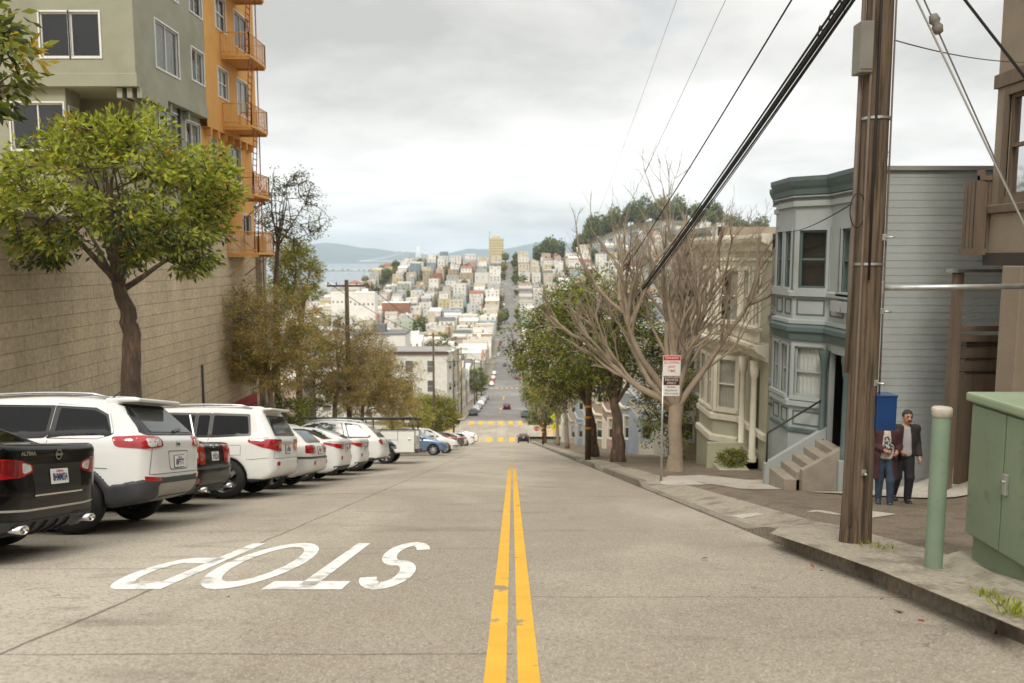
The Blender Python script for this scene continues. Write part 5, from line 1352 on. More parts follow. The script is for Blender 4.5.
zu0, zu1 = .52, 1.92; zl0, zl1 = -2.15, -.92
holes = {0: [(.55, 1.25, zu0-.05, zu1)], 1: [(.10, .76, zu0, zu1), (.08, .78, zl0, zl1)], 2: [(.20, .62, zu0, zu1), (.20, .62, zl0, zl1), (.82, 1.24, zu0, zu1), (.82, 1.24, zl0, zl1)], 3: [(.2, .8, zu0, zu1)], 4: [(.3, 1.0, zu0, zu1)]}
mb = MB()
for i, (fc, L_) in enumerate(FW): 
    hs = list(holes.get(i, []))
    if i == 0: hs.append((.62, 1.72, -3.45, -1.0))
    wall_mesh(mb, fc, L_, ZR-.1, hs, z0=zb, reveal=.12 if i else .13)
mb.add([(7.62, 23.2, zb), (XB, 23.2, zb), (XB, 23.2, ZR), (7.62, 23.2, ZR)], [(0, 1, 2, 3)])
mb.add([(XB, 17.2, zb), (XB, 23.2, zb), (XB, 23.2, ZR), (XB, 17.2, ZR)], [(0, 1, 2, 3)])
put(mb.build('front_wall', M['blue_wood'], fix=False), bh)
mb = MB(); mb.add([(p[0], p[1], ZR-.02) for p in HP] + [(XB, 23.2, ZR-.02), (XB, 17.2, ZR-.02)], [tuple(range(8))]); put(mb.build('roof', M['flat_roof']), bh)
for i, hs in holes.items():
    fc = FW[i][0]
    for j, (a, b, c, d) in enumerate(hs):
        low = c < 0; cu = (a, b, c if low else (c + d)/2, d, M['blind']) if low else ((a, (a+b)*.5, c + .5, d, M['curtain']) if i == 0 else None)
        put(window(None, fc, a, b, c, d, M['teal'] if not low else M['blue_wood'], M['pane'], rows=2, curtain=cu, casing=M['blue_wood'], cw=.07, depth=.06, sill=M['blue_wood']), bh)
for i, hs in holes.items():
    fc = FW[i][0]
    for a, b, c, d in hs:
        for u0, u1 in ((a-.16, a-.12), (b+.12, b+.16)):
            if u0 < .02 or u1 > FW[i][1] - .02: continue
            mb = MB(); fbar(mb, fc, u0, u1, c-.05, d+.02, .0, .02); put(mb.build('pilaster_trim', M['teal']), bh)
def mould(name, mat, prof_, path=HP, parent=bh):
    m = MB(); sweep(m, path, prof_, side=1); return put(m.build(name, mat), parent)
mould('cornice', M['blue_wood'], [(0, 2.48), (.07, 2.50), (.07, 2.62), (.03, 2.64), (0, 2.64)])
mould('cornice', M['teal'], [(0, 2.74), (.10, 2.78), (.12, 2.90), (.17, 2.98), (.22, 3.10), (.22, 3.20), (-.3, 3.24)])
mould('cornice', M['blue_wood'], [(0, 3.0), (.06, 2.70), (.12, 2.72), (.12, 2.745), (0, 2.745)])
mould('sill_band', M['blue_wood'], [(0, .30), (.10, .32), (.10, .42), (.03, .45), (0, .45)])
mould('belt_moulding', M['teal'], [(0, -.78), (.06, -.76), (.09, -.60), (.15, -.54), (.15, -.44), (.05, -.36), (0, -.36)])
mould('belt_moulding', M['blue_wood'], [(0, -.36), (.09, -.355), (.09, -.27), (0, -.25)])
mould('sill_band', M['blue_wood'], [(0, -2.42), (.09, -2.40), (.09, -2.28), (0, -2.24)], HP[1:])
mould('base_band', M['teal'], [(0, -3.08), (.05, -3.06), (.05, -2.98), (0, -2.96)], HP[1:])
for i, (fc, L_) in enumerate(FW):
    for z0, z1 in ((-.14, .24),) + (((-2.88, -2.52),) if i else ()):
        n = 2 if L_ > 1.1 else 1
        for k in range(n):
            a, b = L_*k/n + .10, L_*(k+1)/n - .10
            if b - a < .15: continue
            m = MB()
            for r in ((a, b, z0, z0+.03), (a, b, z1-.03, z1), (a, a+.03, z0+.03, z1-.03), (b-.03, b, z0+.03, z1-.03)): fbar(m, fc, *r, .0, .018)
            put(m.build('panel_frame', M['teal']), bh)
m = MB()
for a in (.35, .95): fbar(m, FW[0][0], a, a+.5, .02, .26, 0, .16)
put(m.build('window_box', M['blue_wood']), bh)
# entrance: door in its recess, teal columns, stairs
dr = FW[0][0]; m = MB(); fbar(m, dr, .60, 1.74, -3.45, -.98, -.62, -.55); 
o = put(m.build('front_door', M['black_iron'] if False else M['blue_side']), bh)
m = MB()
for a, b, c, d in ((.78, 1.55, -3.3, -2.6), (.78, 1.55, -2.45, -1.35)): fbar(m, dr, a, b, c, d, -.55, -.52)
k_ = m.build('door_panel', M['dark_beam'], o); k_.matrix_parent_inverse = Matrix()
for u in (.50, 1.80):
    m = MB(); q = dr.p(u, 0, .10); m.lathe([(.10, -3.3), (.10, -3.1), (.075, -3.05), (.07, -1.45), (.09, -1.4), (.11, -1.15), (.13, -1.1), (.13, -.95)], 14, c=(q.x, q.y, 0)); put(m.build('porch_column', M['teal']), bh)
    m = MB(); m.bbox((q.x-.15, q.y-.15, -4.5), (q.x+.15, q.y+.15, -3.3), .015); put(m.build('column_plinth', M['blue_wood']), bh)
ns = 5; y0s, y1s = 17.85, 18.9; zg = float(prof(18.4)) + .17
for k in range(ns):
    m = MB(); m.bbox((6.25 + k*.27, y0s, zg-.3), (7.62, y1s, zg + .17*(k+1)), .012); put(m.build('stair_step', M['step_stone']), bh)
m = MB(); m.prism([(6.15, zg-.3), (6.15, zg+.25), (7.6, zg+1.15), (7.6, zg-.3)], y1s+.003, y1s+.16, 'y'); put(m.build('stair_cheek', M['blue_wood']), bh)
m = MB(); m.prism([(6.6, zg-.3), (6.6, zg+.42), (7.6, zg+1.0), (7.6, zg-.3)], y0s-.18, y0s-.003, 'y'); put(m.build('stair_cheek', M['step_stone']), bh)
m = MB(); m.tube([(6.2, y1s+.08, zg+.26), (6.2, y1s+.08, zg+1.0), (7.55, y1s+.08, zg+1.85)], .025, 8); put(m.build('handrail', M['black_iron']), bh)
# flue on the roof
m = MB(); m.lathe([(.12, 3.0), (.12, 3.5), (.17, 3.5), (.17, 3.56), (.05, 3.62)], 14, c=(8.3, 18.3, 0)); m.tube([(8.3-.2, 18.3, 3.62), (8.3+.2, 18.3, 3.62)], .02, 6); put(m.build('roof_flue', M['galv']), bh)

# --- cream and olive Victorian ----------------------------------------
vh = empty('row_house', 'pale olive Victorian house with cream window trim and balustrade', 'house', loc=(9, 27, -6))
VP = [(7.62, 23.45), (7.62, 26.35), (6.90, 26.95), (6.90, 28.9), (7.62, 29.6), (7.62, 30.9)]
VF = facet_faces(VP); zb = -8.0; ZV = 1.95; zu0, zu1 = -.85, .85; zl0, zl1 = -3.85, -2.15
vh_h = {0: [(1.0, 1.6, zu0, zu1), (2.15, 2.7, zu0, zu1)], 1: [(.14, .80, zu0, zu1), (.14, .80, zl0, zl1)], 2: [(.25, .80, zu0, zu1), (.25, .80, zl0, zl1), (1.15, 1.7, zu0, zu1), (1.15, 1.7, zl0, zl1)], 3: [(.2, .8, zu0, zu1)], 4: [(.3, .9, zu0, zu1)]}
mb = MB()
for i, (fc, L_) in enumerate(VF):
    hs = list(vh_h[i]) + ([(.75, 1.65, -4.75, -2.15)] if i == 0 else [])
    wall_mesh(mb, fc, L_, ZV, hs, z0=zb)
mb.add([(7.62, 23.45, zb), (18, 23.45, zb), (18, 23.45, ZV), (7.62, 23.45, ZV)], [(0, 1, 2, 3)]); mb.add([(7.62, 30.9, zb), (18, 30.9, zb), (18, 30.9, ZV), (7.62, 30.9, ZV)], [(0, 1, 2, 3)])
put(mb.build('front_wall', M['olive_wood'], fix=False), vh)
mb = MB(); mb.add([(p[0], p[1], ZV-.02) for p in VP] + [(18, 30.9, ZV-.02), (18, 23.45, ZV-.02)], [tuple(range(8))]); put(mb.build('roof', M['flat_roof']), vh)
for i, hs in vh_h.items():
    for a, b, c, d in hs: put(window(None, VF[i][0], a, b, c, d, M['cream'], M['pane'], rows=2, fw=.045, curtain=(a, b, c, d, M['curtain']) if c < -2 else (a, (a+b)/2, c, d, M['curtain']), casing=M['cream'], cw=.13, depth=.06, sill=M['cream']), vh)
def vm(name, mat, p, path=VP): return mould(name, mat, p, path, vh)
vm('cornice', M['cream'], [(0, 1.45), (.08, 1.48), (.10, 1.62), (.34, 1.74), (.40, 1.86), (.40, 1.96), (-.3, 2.0)])
vm('frieze', M['cream'], [(0, 1.16), (.05, 1.17), (.05, 1.25), (0, 1.26)])
vm('mid_cornice', M['cream'], [(0, -1.85), (.07, -1.83), (.12, -1.68), (.34, -1.56), (.42, -1.46), (.42, -1.36), (0, -1.30)])
vm('sill_band', M['cream'], [(0, -4.25), (.10, -4.22), (.10, -4.06), (0, -4.02)]); vm('base_band', M['cream'], [(0, -5.0), (.12, -4.98), (.12, -4.80), (0, -4.76)], VP[1:])
vm('water_table', M['olive_base'], [(0, -7.9), (.06, -7.9), (.06, -5.01), (0, -5.0)], VP[1:])
for i in (0, 1, 2):
    fc, L_ = VF[i]; m = MB(); n = int(L_/.16)
    for k in range(n):
        q = fc.p(.1 + (L_-.2)*k/max(1, n-1), 0, .28); m.lathe([(.03, -1.30), (.055, -1.22), (.03, -1.05), (.05, -.95), (.03, -.92)], 8, c=(q.x, q.y, 0))
    fbar(m, fc, 0, L_, -.92, -.84, .20, .36); put(m.build('balustrade', M['cream']), vh)
for u in (.62, 1.80):
    q = VF[0][0].p(u, 0, .22); m = MB(); m.lathe([(.14, -5.0), (.14, -4.85), (.10, -4.8), (.085, -2.4), (.12, -2.35), (.14, -2.1), (.14, -1.86)], 16, c=(q.x, q.y, 0)); put(m.build('porch_column', M['cream']), vh)
m = MB(); fbar(m, VF[0][0], .7, 1.7, -4.8, -2.1, -.5, -.42); put(m.build('front_door', M['dark_beam']), vh)
zg = float(prof(24.8)) + .17
for k in range(4): m = MB(); m.bbox((6.5+k*.28, 24.1, zg-.3), (7.62, 25.1, zg+.17*(k+1)), .01); put(m.build('stair_step', M['step_stone']), vh)
m = MB(); m.bbox((6.3, 25.15, zg-.5), (7.6, 25.32, zg+.75), .02); put(m.build('stair_cheek', M['olive_base']), vh)
pl = empty('planter', 'low olive planter box with small clipped shrub by the Victorian steps', 'planter', loc=(6.55, 24.0, zg))
m = MB(); m.bbox((-.35, -.75, -.3), (.55, .05, .38), .02); m.build('planter_box', M['olive_base'], pl)

# --- brown building ----------------------------------------------------
br = empty('apartment_building', 'brown stucco building at right edge with timber balcony and mesh-topped fence', 'building', loc=(10, 10, -2))
XBR = 8.5; zbb = 1.28
fb = Face((XBR, -4, 0), (0, 1, 0), (-1, 0, 0)); fe = Face((XBR, 14.3, 0), (1, 0, 0), (0, 1, 0))
bw = [(4 + 12.2, 4 + 13.93, 2.30, 4.02), (4 + 8.2, 4 + 10.2, 2.30, 4.02)]
mb = MB(); wall_mesh(mb, fb, 18.3, 12, bw, z0=zbb); mb.add([(XBR, 14.3, zbb), (20, 14.3, zbb), (20, 14.3, 12), (XBR, 14.3, 12)], [(0, 1, 2, 3)]); mb.add([(XBR, -4, zbb), (20, -4, zbb), (20, 14.3, zbb), (XBR, 14.3, zbb)], [(0, 1, 2, 3)])
put(mb.build('upper_wall', M['brown_stucco'], fix=False), br)
for a, b, c, d in bw: put(window(None, fb, a, b, c, d, M['brown_wood'], M['pane'], rows=2, fw=.06, curtain=(a, b, c, d, M['curtain_tan']), casing=M['brown_wood'], cw=.12, depth=.07), br)
m = MB(); sweep(m, [(XBR, -4), (XBR, 14.3), (20, 14.3)], [(0, 2.02), (.07, 2.04), (.07, 2.16), (0, 2.2)], side=1); put(m.build('sill_band', M['brown_wood']), br)
m = MB(); sweep(m, [(XBR, -4), (XBR, 14.3), (20, 14.3)], [(0, 4.18), (.05, 4.19), (.05, 4.42), (0, 4.44)], side=1); put(m.build('head_band', M['brown_wood']), br)
m = MB(); m.box((XBR-.06, -4, zbb-.16), (20, 14.36, zbb+.06)); put(m.build('edge_beam', M['dark_beam']), br)
# little timber balcony at the far corner
m = MB(); bx = XBR - .20; by0, by1 = 14.31, 14.80
n = 6
for k in range(n): x = bx + .03 + (XBR+.55-bx)*k/n; m.box((x, by0, 1.42), (x+.095, by0+.03, 2.62))
for k in range(4): y = by0 + .04 + (by1-by0)*k/4; m.box((bx, y, 1.42), (bx+.03, y+.10, 2.62))
m.box((bx-.03, by0-.03, 2.62), (XBR+.65, by0+.06, 2.70)); m.box((bx-.06, by0-.03, 1.30), (XBR+.65, by1, 1.42)); m.box((bx-.03, by0-.02, 1.42), (bx+.06, by0+.07, 2.80))
put(m.build('balcony', M['brown_wood']), br)
# pier, back wall with garage door, mesh fence
m = MB(); m.bbox((8.28, 13.0, -3.2), (8.85, 13.5, zbb-.16), .02); put(m.build('pier', M['brown_stucco']), br)
m = MB(); m.box((8.62, 15.0, -3.4), (18, 15.2, -.22)); m.box((11.0, 4.0, -3.4), (11.2, 15.0, zbb-.16)); put(m.build('lower_wall', M['brown_wood']), br)
m = MB(); m.box((8.78, 14.93, -3.2), (10.9, 14.998, -.95)); gd = put(m.build('garage_door', M['brown_wood']), br)
m = MB()
for z in (-2.6, -2.05, -1.5): m.box((8.78, 14.915, z), (10.9, 14.929, z+.03))
for x in (9.3, 9.85, 10.4): m.box((x, 14.915, -3.2), (x+.03, 14.928, -.95))
g2 = m.build('panel_groove', M['dark_beam'], gd); g2.matrix_parent_inverse = Matrix()
m = MB()
for z in (-.9, -.65, -.4): m.box((8.5, 14.96, z), (10.9, 14.997, z+.015))
put(m.build('board_groove', M['dark_beam']), br)
m = MB(); m.box((8.30, 14.9, -3.3), (8.44, 15.06, 1.0)); put(m.build('fence_post', M['brown_wood']), br)
m = MB(); m.box((9.6, 14.9, -.2), (9.7, 15.06, 1.0)); put(m.build('fence_post', M['brown_wood']), br)
m = MB(); m.box((8.2, 14.86, .98), (9.75, 15.1, 1.05)); put(m.build('fence_cap', M['galv']), br)
m = MB(); m.box((8.44, 14.92, -.32), (9.6, 15.04, -.2)); m.box((8.44, 14.88, -.12), (9.3, 14.96, -.02)); put(m.build('fence_rail', M['brown_wood']), br)
m = MB(); k = 0
while k * .06 < 2.5:
    for sgn in (1, -1):
        a0 = 8.44 + k*.06 - (1.2 if sgn > 0 else 0); pts = [(a0, -.2), (a0+1.18, .98)] if sgn > 0 else [(a0, .98 - 0), (a0 - 1.18, .98)]
        p0 = Vector((8.44 + k*.06 - 1.18, -.2)) if sgn > 0 else Vector((8.44 + k*.06, -.2)); p1 = p0 + Vector((1.18, 1.18)) if sgn > 0 else p0 + Vector((-1.18, 1.18))
        # clip to the frame
        t0 = max(0, min(1, ((8.44 if sgn > 0 else 9.6) - p0.x) / (p1.x - p0.x))); t1 = max(0, min(1, ((9.6 if sgn > 0 else 8.44) - p0.x) / (p1.x - p0.x)))
        if t1 - t0 > .02:
            q0, q1 = p0.lerp(p1, t0), p0.lerp(p1, t1); m.tube([(q0.x, 14.98, q0.y), (q1.x, 14.98, q1.y)], .0022, 3, cap=False)
    k += 1
put(m.build('wire_mesh', M['galv'], fix=False), br)

# --- the rest of the row down the hill (mostly behind the street trees) --
def plain_house(name, label, y0, y1, x0, depth, ztop, wallc, trimc, floors=2, garage=True, xs=1, group='houses down the right side of the near block', cat='house', bay=True):
    """row house with front towards the street on its -X side (xs=1) or +X side (xs=-1)"""
    zg_ = float(prof((y0+y1)/2)); zb_ = float(prof(y1)) - .6
    r = empty(name, label, cat, group, loc=(x0, (y0+y1)/2, zg_))
    P = [(x0, y0), (x0, y1)] if xs > 0 else [(x0, y1), (x0, y0)]
    w = y1 - y0
    if bay:
        d_ = .7*xs; a, b = y0 + w*.42, y0 + w*.92
        P = [(x0, y0), (x0, a), (x0-d_, a+.6), (x0-d_, b-.6), (x0, b), (x0, y1)]
        if xs < 0: P = P[::-1]
    F_ = facet_faces(P); hf = (ztop - .9 - zg_) / floors; mb = MB(); hol = {}
    for i, (fc, L_) in enumerate(F_):
        hs = []
        for f in range(floors):
            z0_ = zg_ + f*hf + hf*.35; z1_ = z0_ + min(1.5, hf*.5)
            if f == 0 and garage and i in (0, 2): continue
            if L_ > .7: hs.append((L_*.5-min(.45, L_*.32), L_*.5+min(.45, L_*.32), z0_, z1_))
        hol[i] = hs; wall_mesh(mb, fc, L_, ztop, hs, z0=zb_)
    xb = x0 + depth*xs
    for y in (y0, y1): mb.add([(x0, y, zb_), (xb, y, zb_), (xb, y, ztop), (x0, y, ztop)], [(0, 1, 2, 3)])
    mb.add([(xb, y0, zb_), (xb, y1, zb_), (xb, y1, ztop), (xb, y0, ztop)], [(0, 1, 2, 3)])
    put(mb.build('wall', wallc, fix=False), r)
    mb = MB(); mb.add([(p[0], p[1], ztop-.03) for p in P] + [(xb, P[-1][1], ztop-.03), (xb, P[0][1], ztop-.03)], [tuple(range(len(P)+2))]); put(mb.build('roof', M['flat_roof']), r)
    for i, hs in hol.items():
        for q in hs: put(window(None, F_[i][0], *q, trimc, M['pane'], rows=2, casing=trimc, cw=.10, depth=.06, curtain=(q[0], q[1], (q[2]+q[3])/2, q[3], M['curtain'])), r)
    mb = MB(); sweep(mb, P, [(0, ztop-.5), (.08, ztop-.48), (.3, ztop-.2), (.34, ztop), (-.2, ztop+.03)], side=1); put(mb.build('cornice', trimc), r)
    mb = MB(); zc_ = zg_ + hf*.98; sweep(mb, P, [(0, zc_), (.10, zc_+.02), (.12, zc_+.16), (0, zc_+.2)], side=1); put(mb.build('belt_moulding', trimc), r)
    if garage:
        fc = F_[0][0] if not bay else F_[2][0]; L_ = F_[0][1] if not bay else F_[2][1]
        mb = MB(); fbar(mb, fc, .1, L_-.1, zb_, zg_ + 2.2, -.02, .05); put(mb.build('garage_door', trimc), r)
    return r
def wood(name, c): return material(name, c, .8, var=.12, vscale=1.2, coord='World', bump=.15)
M['tan_wood'] = wood('tan_siding', (.38, .31, .22)); M['slate_wood'] = wood('slate_siding', (.30, .34, .37)); M['rose_wood'] = wood('dusty_rose_siding', (.40, .27, .22)); M['ivory_wood'] = wood('ivory_siding', (.60, .57, .48))
M['sky_trim'] = wood('light_blue_trim', (.40, .45, .50)); M['grey_trim'] = wood('grey_trim', (.45, .45, .43))
specs = [(31.2, 37.6, M['tan_wood'], M['grey_trim'], 'tan row house with grey trim behind the bare street tree', 8.0, 3), (37.9, 47.5, M['ivory_wood'], M['sky_trim'], 'ivory row house with light blue trim and garage below street trees', 7.6, 2), (47.8, 56, M['slate_wood'], M['cream'], 'slate blue row house hidden behind leafy street trees', 8, 3),
    (56.3, 64.5, M['rose_wood'], M['cream'], 'dusty rose row house between slate and tan houses', 8, 3), (64.8, 73, M['tan_wood'], M['cream'], 'tan row house with cream trim below the rose house', 8, 3), (73.3, 82, M['ivory_wood'], M['grey_trim'], 'ivory row house with grey trim halfway down the block', 8, 3),
    (82.3, 92, M['slate_wood'], M['grey_trim'], 'slate house with grey trim lower down the block', 8, 3), (92.3, 104, M['tan_wood'], M['grey_trim'], 'wide tan house near the bottom of the block', 8, 3), (104.3, 118, M['ivory_wood'], M['cream'], 'ivory corner house before the crosswalk', 8, 3)]
for y0, y1, wc, tcx, lab, x0, fl_ in specs:
    plain_house('row_house', lab, y0, y1, x0, 11, float(prof((y0+y1)/2)) + 3.0*fl_ + 1.2, wc, tcx, fl_)
# ------------------------------------------------------------------ trees and shrubs
def leaf_mat(name, c, var=.35, trans=.35, rough=.5): return material(name, c, rough, spec=.35, var=.15, vscale=1.2, island=var, trans=trans, coord='World')
M['leaf_lime'] = leaf_mat('yellow_green_leaves', (.37, .41, .050), .4, .5)
M['leaf_mid'] = leaf_mat('mid_green_leaves', (.25, .285, .045), .4)
M['leaf_dark'] = leaf_mat('dark_green_leaves', (.065, .088, .024), .4, .25)
M['leaf_olive'] = leaf_mat('olive_brown_leaves', (.52, .40, .115), .3, .55)
M['leaf_dry'] = leaf_mat('dry_tan_leaves', (.54, .41, .18), .3, .5)
M['leaf_gold'] = leaf_mat('golden_new_leaves', (.50, .36, .04), .3, .4)
M['leaf_green'] = leaf_mat('fresh_green_leaves', (.18, .20, .042), .4)
M['bark'] = material('dark_brown_bark', (.105, .075, .055), .95, var=.35, vscale=5, second=(.20, .12, .075), sscale=2.6, sthr=(.5, .65), bump=1.0, bscale=11, stretch=(2.2, 2.2, .6))
M['bark_grey'] = material('grey_tan_bark', (.27, .225, .165), .95, var=.3, vscale=6, second=(.17, .14, .105), sscale=2.5, sthr=(.48, .64), bump=.6, bscale=18, stretch=(1, 1, .4))
M['bark_pale'] = material('pale_twig_bark', (.34, .272, .198), .95, var=.25, vscale=3, bump=.3, bscale=20)

def rvec(r): 
    z = r.uniform(-1, 1); a = r.uniform(0, 2*pi); q = sqrt(1 - z*z); return Vector((q*cos(a), q*sin(a), z))
def leaves_obj(name, P, D, size, mats, parent, seed=0, wid=.36, mi=None, droop=.25):
    """one rhombic leaf per position, pointing roughly along D"""
    rg = np.random.default_rng(seed); P = np.asarray(P, float); D = np.asarray(D, float); n = len(P)
    D = D + rg.normal(0, .45, (n, 3)); D[:, 2] -= droop; D /= np.linalg.norm(D, axis=1, keepdims=True) + 1e-9
    R = rg.normal(0, 1, (n, 3)); R[:, 2] *= .5; Sd = np.cross(D, R); Sd /= np.linalg.norm(Sd, axis=1, keepdims=True) + 1e-9
    L = size * rg.uniform(.65, 1.25, (n, 1)); Wd = L * wid
    U = np.cross(Sd, D) * L * .10
    V = np.stack([P, P + D*L*.5 + Sd*Wd*.5 - U, P + D*L, P + D*L*.5 - Sd*Wd*.5 - U], 1).reshape(-1, 3)
    F = np.arange(4*n).reshape(-1, 4)
    return np_mesh(name, V, F, mats, parent, smooth=False, mi=mi)
def curve_pts(a, b, r, n=6, wob=.1, lift=.25):
    """a wandering limb from a to b, rising first"""
    a, b = Vector(a), Vector(b); d = b - a; L = d.length; m = a + d*.5 + Vector((0, 0, lift*L*.3)) + rvec(r)*wob*L
    out = []
    for i in range(n+1):
        t = i/n; p = a*(1-t)**2 + m*2*t*(1-t) + b*t*t
        if 0 < i < n: p = p + rvec(r)*wob*.22*L/n*2
        out.append(p)
    return out
def leafy_tree(name, label, base, forks, crown, ncl, per, leaf, mats, seed, trunk_r=.25, bark='bark', cl_r=.42, shell=.62, group=None, cat='tree', flat=0.0, wid=.36, reject=None, twig=.012, weights=None, top_mat=None, lower_cut=-1.0, lobes=7, gap=-.38):
    """base: foot; forks: [(point, radius)] trunk polyline; crown: (centre, radii). Clusters of leaves gathered in lobes on limbs that spring from the trunk's end"""
    r = random.Random(seed); rg = np.random.default_rng(seed); root = empty(name, label, cat, group, loc=base); B = Vector(base)
    c, R = Vector(crown[0]), Vector(crown[1])
    # trunk with its limbs: one continuous piece of wood
    mb = MB(); path = [B - Vector((0, 0, .15))] + [Vector(p) for p, _ in forks]; rad = [trunk_r*1.25] + [q for _, q in forks]
    pts, rr = [], []
    for i in range(len(path)-1):
        for k in range(4):
            t = k/4; pts.append(path[i].lerp(path[i+1], t) + (rvec(r)*rad[i]*.16 if i or k else Vector())); rr.append(rad[i]*(1-t) + rad[i+1]*t)
    pts.append(path[-1]); rr.append(rad[-1]); mb.tube([p - B for p in pts], rr, 12)
    top = path[-1]; start = path[-2] if len(path) > 2 else path[-1]
    lob = []
    for k in range(lobes):
        for _ in range(40):
            v = rvec(r); v.z = v.z * (1 - flat) + flat*.3
            if v.z > lower_cut: break
        p = c + Vector((v.x*R.x, v.y*R.y, v.z*R.z)) * r.uniform(.45, .8); lob.append(p)
    lob.append(c + Vector((0, 0, R.z*.55)))
    limbs = []
    for p in lob:
        s0 = top.lerp(start, r.uniform(0, .45)); q = curve_pts(s0, p, r, 7, .14); n_ = len(q)
        r0 = rad[-1] * r.uniform(.45, .75); mb.tube([x - B for x in q], [r0*(1 - .8*i/(n_-1)) for i in range(n_)], 7); limbs.append(q)
    nodes = [x for q in limbs for x in q[2:]]
    P, D, MI = [], [], []
    tw = MB(); nm = len(mats)
    cnt = 0; tries = 0
    while cnt < ncl and tries < ncl*12:
        tries += 1
        v = rvec(r); rho = r.uniform(shell, 1.0) ** .7; v0 = Vector((v.x*R.x, v.y*R.y, v.z*R.z)) * rho
        if v.z < lower_cut: continue
        n_ = mnoise.noise(Vector((v.x*2.1 + seed, v.y*2.1, v.z*2.1)))
        p = c + v0 * (1 + .28*n_)
        if n_ < gap and r.random() < .8: continue       # gaps
        if reject and reject(p): continue
        cnt += 1
        nd = min(nodes, key=lambda x: (x - p).length_squared) if len(nodes) < 400 else nodes[r.randrange(len(nodes))]
        q = curve_pts(nd, p, r, 3, .12, .1); mb.tube([x - B for x in q], [twig*2.2, twig*1.6, twig*1.1, twig*.6], 4, cap=False)
        if r.random() < .35: nodes.append(q[2])
        h_ = (v0.z/R.z + 1)/2
        k = int(per*r.uniform(.6, 1.3)); cr = cl_r*r.uniform(.7, 1.25)
        w = weights(h_, r) if weights else r.randrange(nm)
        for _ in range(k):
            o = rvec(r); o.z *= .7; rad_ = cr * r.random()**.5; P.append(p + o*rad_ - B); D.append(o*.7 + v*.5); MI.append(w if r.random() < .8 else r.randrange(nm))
    mb.build('trunk', M[bark], root, fix=False)
    leaves_obj('crown', P, D, leaf, [M[m] for m in mats], root, seed, wid, MI)
    return root
pf = lambda Y: float(prof(Y))
SLAB = .15
# --- round-headed tree in front of the block wall
Yt = 21.5; bx_ = at_Y(133, 395, Yt).x; zb_ = pf(Yt) + SLAB
P_ = lambda px, py, Y=Yt: tuple(at_Y(px, py, Y))
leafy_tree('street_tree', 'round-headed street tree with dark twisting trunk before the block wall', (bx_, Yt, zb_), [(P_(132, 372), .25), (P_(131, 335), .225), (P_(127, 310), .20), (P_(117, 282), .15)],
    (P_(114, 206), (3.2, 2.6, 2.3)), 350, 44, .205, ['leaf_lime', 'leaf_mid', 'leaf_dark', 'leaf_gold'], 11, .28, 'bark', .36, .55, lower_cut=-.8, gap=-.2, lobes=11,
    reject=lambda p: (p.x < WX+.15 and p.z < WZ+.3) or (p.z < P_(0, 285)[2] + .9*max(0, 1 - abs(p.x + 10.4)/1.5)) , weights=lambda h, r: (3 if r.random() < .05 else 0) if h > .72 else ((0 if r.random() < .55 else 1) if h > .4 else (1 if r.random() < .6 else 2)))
# --- tree whose branches hang into the top left corner
leafy_tree('street_tree', 'broad-leaved tree reaching into the top left corner over the pavement', (-10.6, 12.6, pf(12.6)+SLAB), [((-10.5, 12.6, .3), .24), ((-10.1, 12.5, 2.4), .18), ((-9.6, 12.4, 3.6), .12)],
    ((-9.75, 12.4, 4.75), (2.05, 1.9, 1.75)), 330, 34, .23, ['leaf_mid', 'leaf_dark', 'leaf_lime', 'leaf_gold'], 5, .26, 'bark', .36, .35, lobes=9, wid=.34, weights=lambda h, r: 3 if r.random() < .06 else (0 if r.random() < .5 else (1 if r.random() < .7 else 2)))
# --- wispy olive-brown trees past the wall
wl = lambda h, r: 0 if r.random() < .6 else (1 if r.random() < .5 else 2)
leafy_tree('street_tree', 'wispy olive-brown tree with several grey stems against the block wall end', (-11.3, 37.5, pf(37.5)+SLAB), [((-11.4, 37.5, -6.2), .15), ((-11.6, 37.4, -4.4), .11)], ((-11.75, 37.3, -2.5), (3.1, 2.3, 2.7)), 720, 52, .15, ['leaf_olive', 'leaf_dry', 'leaf_green'], 21, .15, 'bark_grey', .34, .25, lobes=12, wid=.22, weights=wl, group='wispy trees on the left pavement')
leafy_tree('street_tree', 'wispy olive-brown tree with bare tan twigs behind the parked sedans', (-10.8, 47, pf(47)+SLAB), [((-10.6, 47, -7.5), .14), ((-10.3, 47, -6), .10)], ((-10.4, 47, -4.9), (3.4, 2.6, 2.9)), 640, 52, .16, ['leaf_dry', 'leaf_olive', 'leaf_green'], 22, .15, 'bark_grey', .36, .2, lobes=12, wid=.22, weights=wl, group='wispy trees on the left pavement')
leafy_tree('street_tree', 'wispy yellow-green tree above the utility truck', (-11.2, 58, pf(58)+SLAB), [((-11.1, 58, -10.4), .14), ((-10.9, 58, -8.6), .10)], ((-10.6, 58, -8.0), (3.8, 2.7, 2.6)), 600, 52, .175, ['leaf_olive', 'leaf_green', 'leaf_dry'], 23, .18, 'bark_grey', .40, .2, lobes=11, wid=.24, weights=wl, group='wispy trees on the left pavement')
leafy_tree('street_tree', 'smaller wispy tree right of the yellow-green one, near white facade', (-11.0, 72, pf(72)+SLAB), [((-11, 72, -13.6), .12), ((-10.8, 72, -12), .09)], ((-10.4, 72, -12.0), (2.3, 2.2, 2.3)), 260, 40, .17, ['leaf_olive', 'leaf_dry'], 24, .16, 'bark_grey', .42, .2, lobes=8, wid=.24, group='wispy trees on the left pavement')
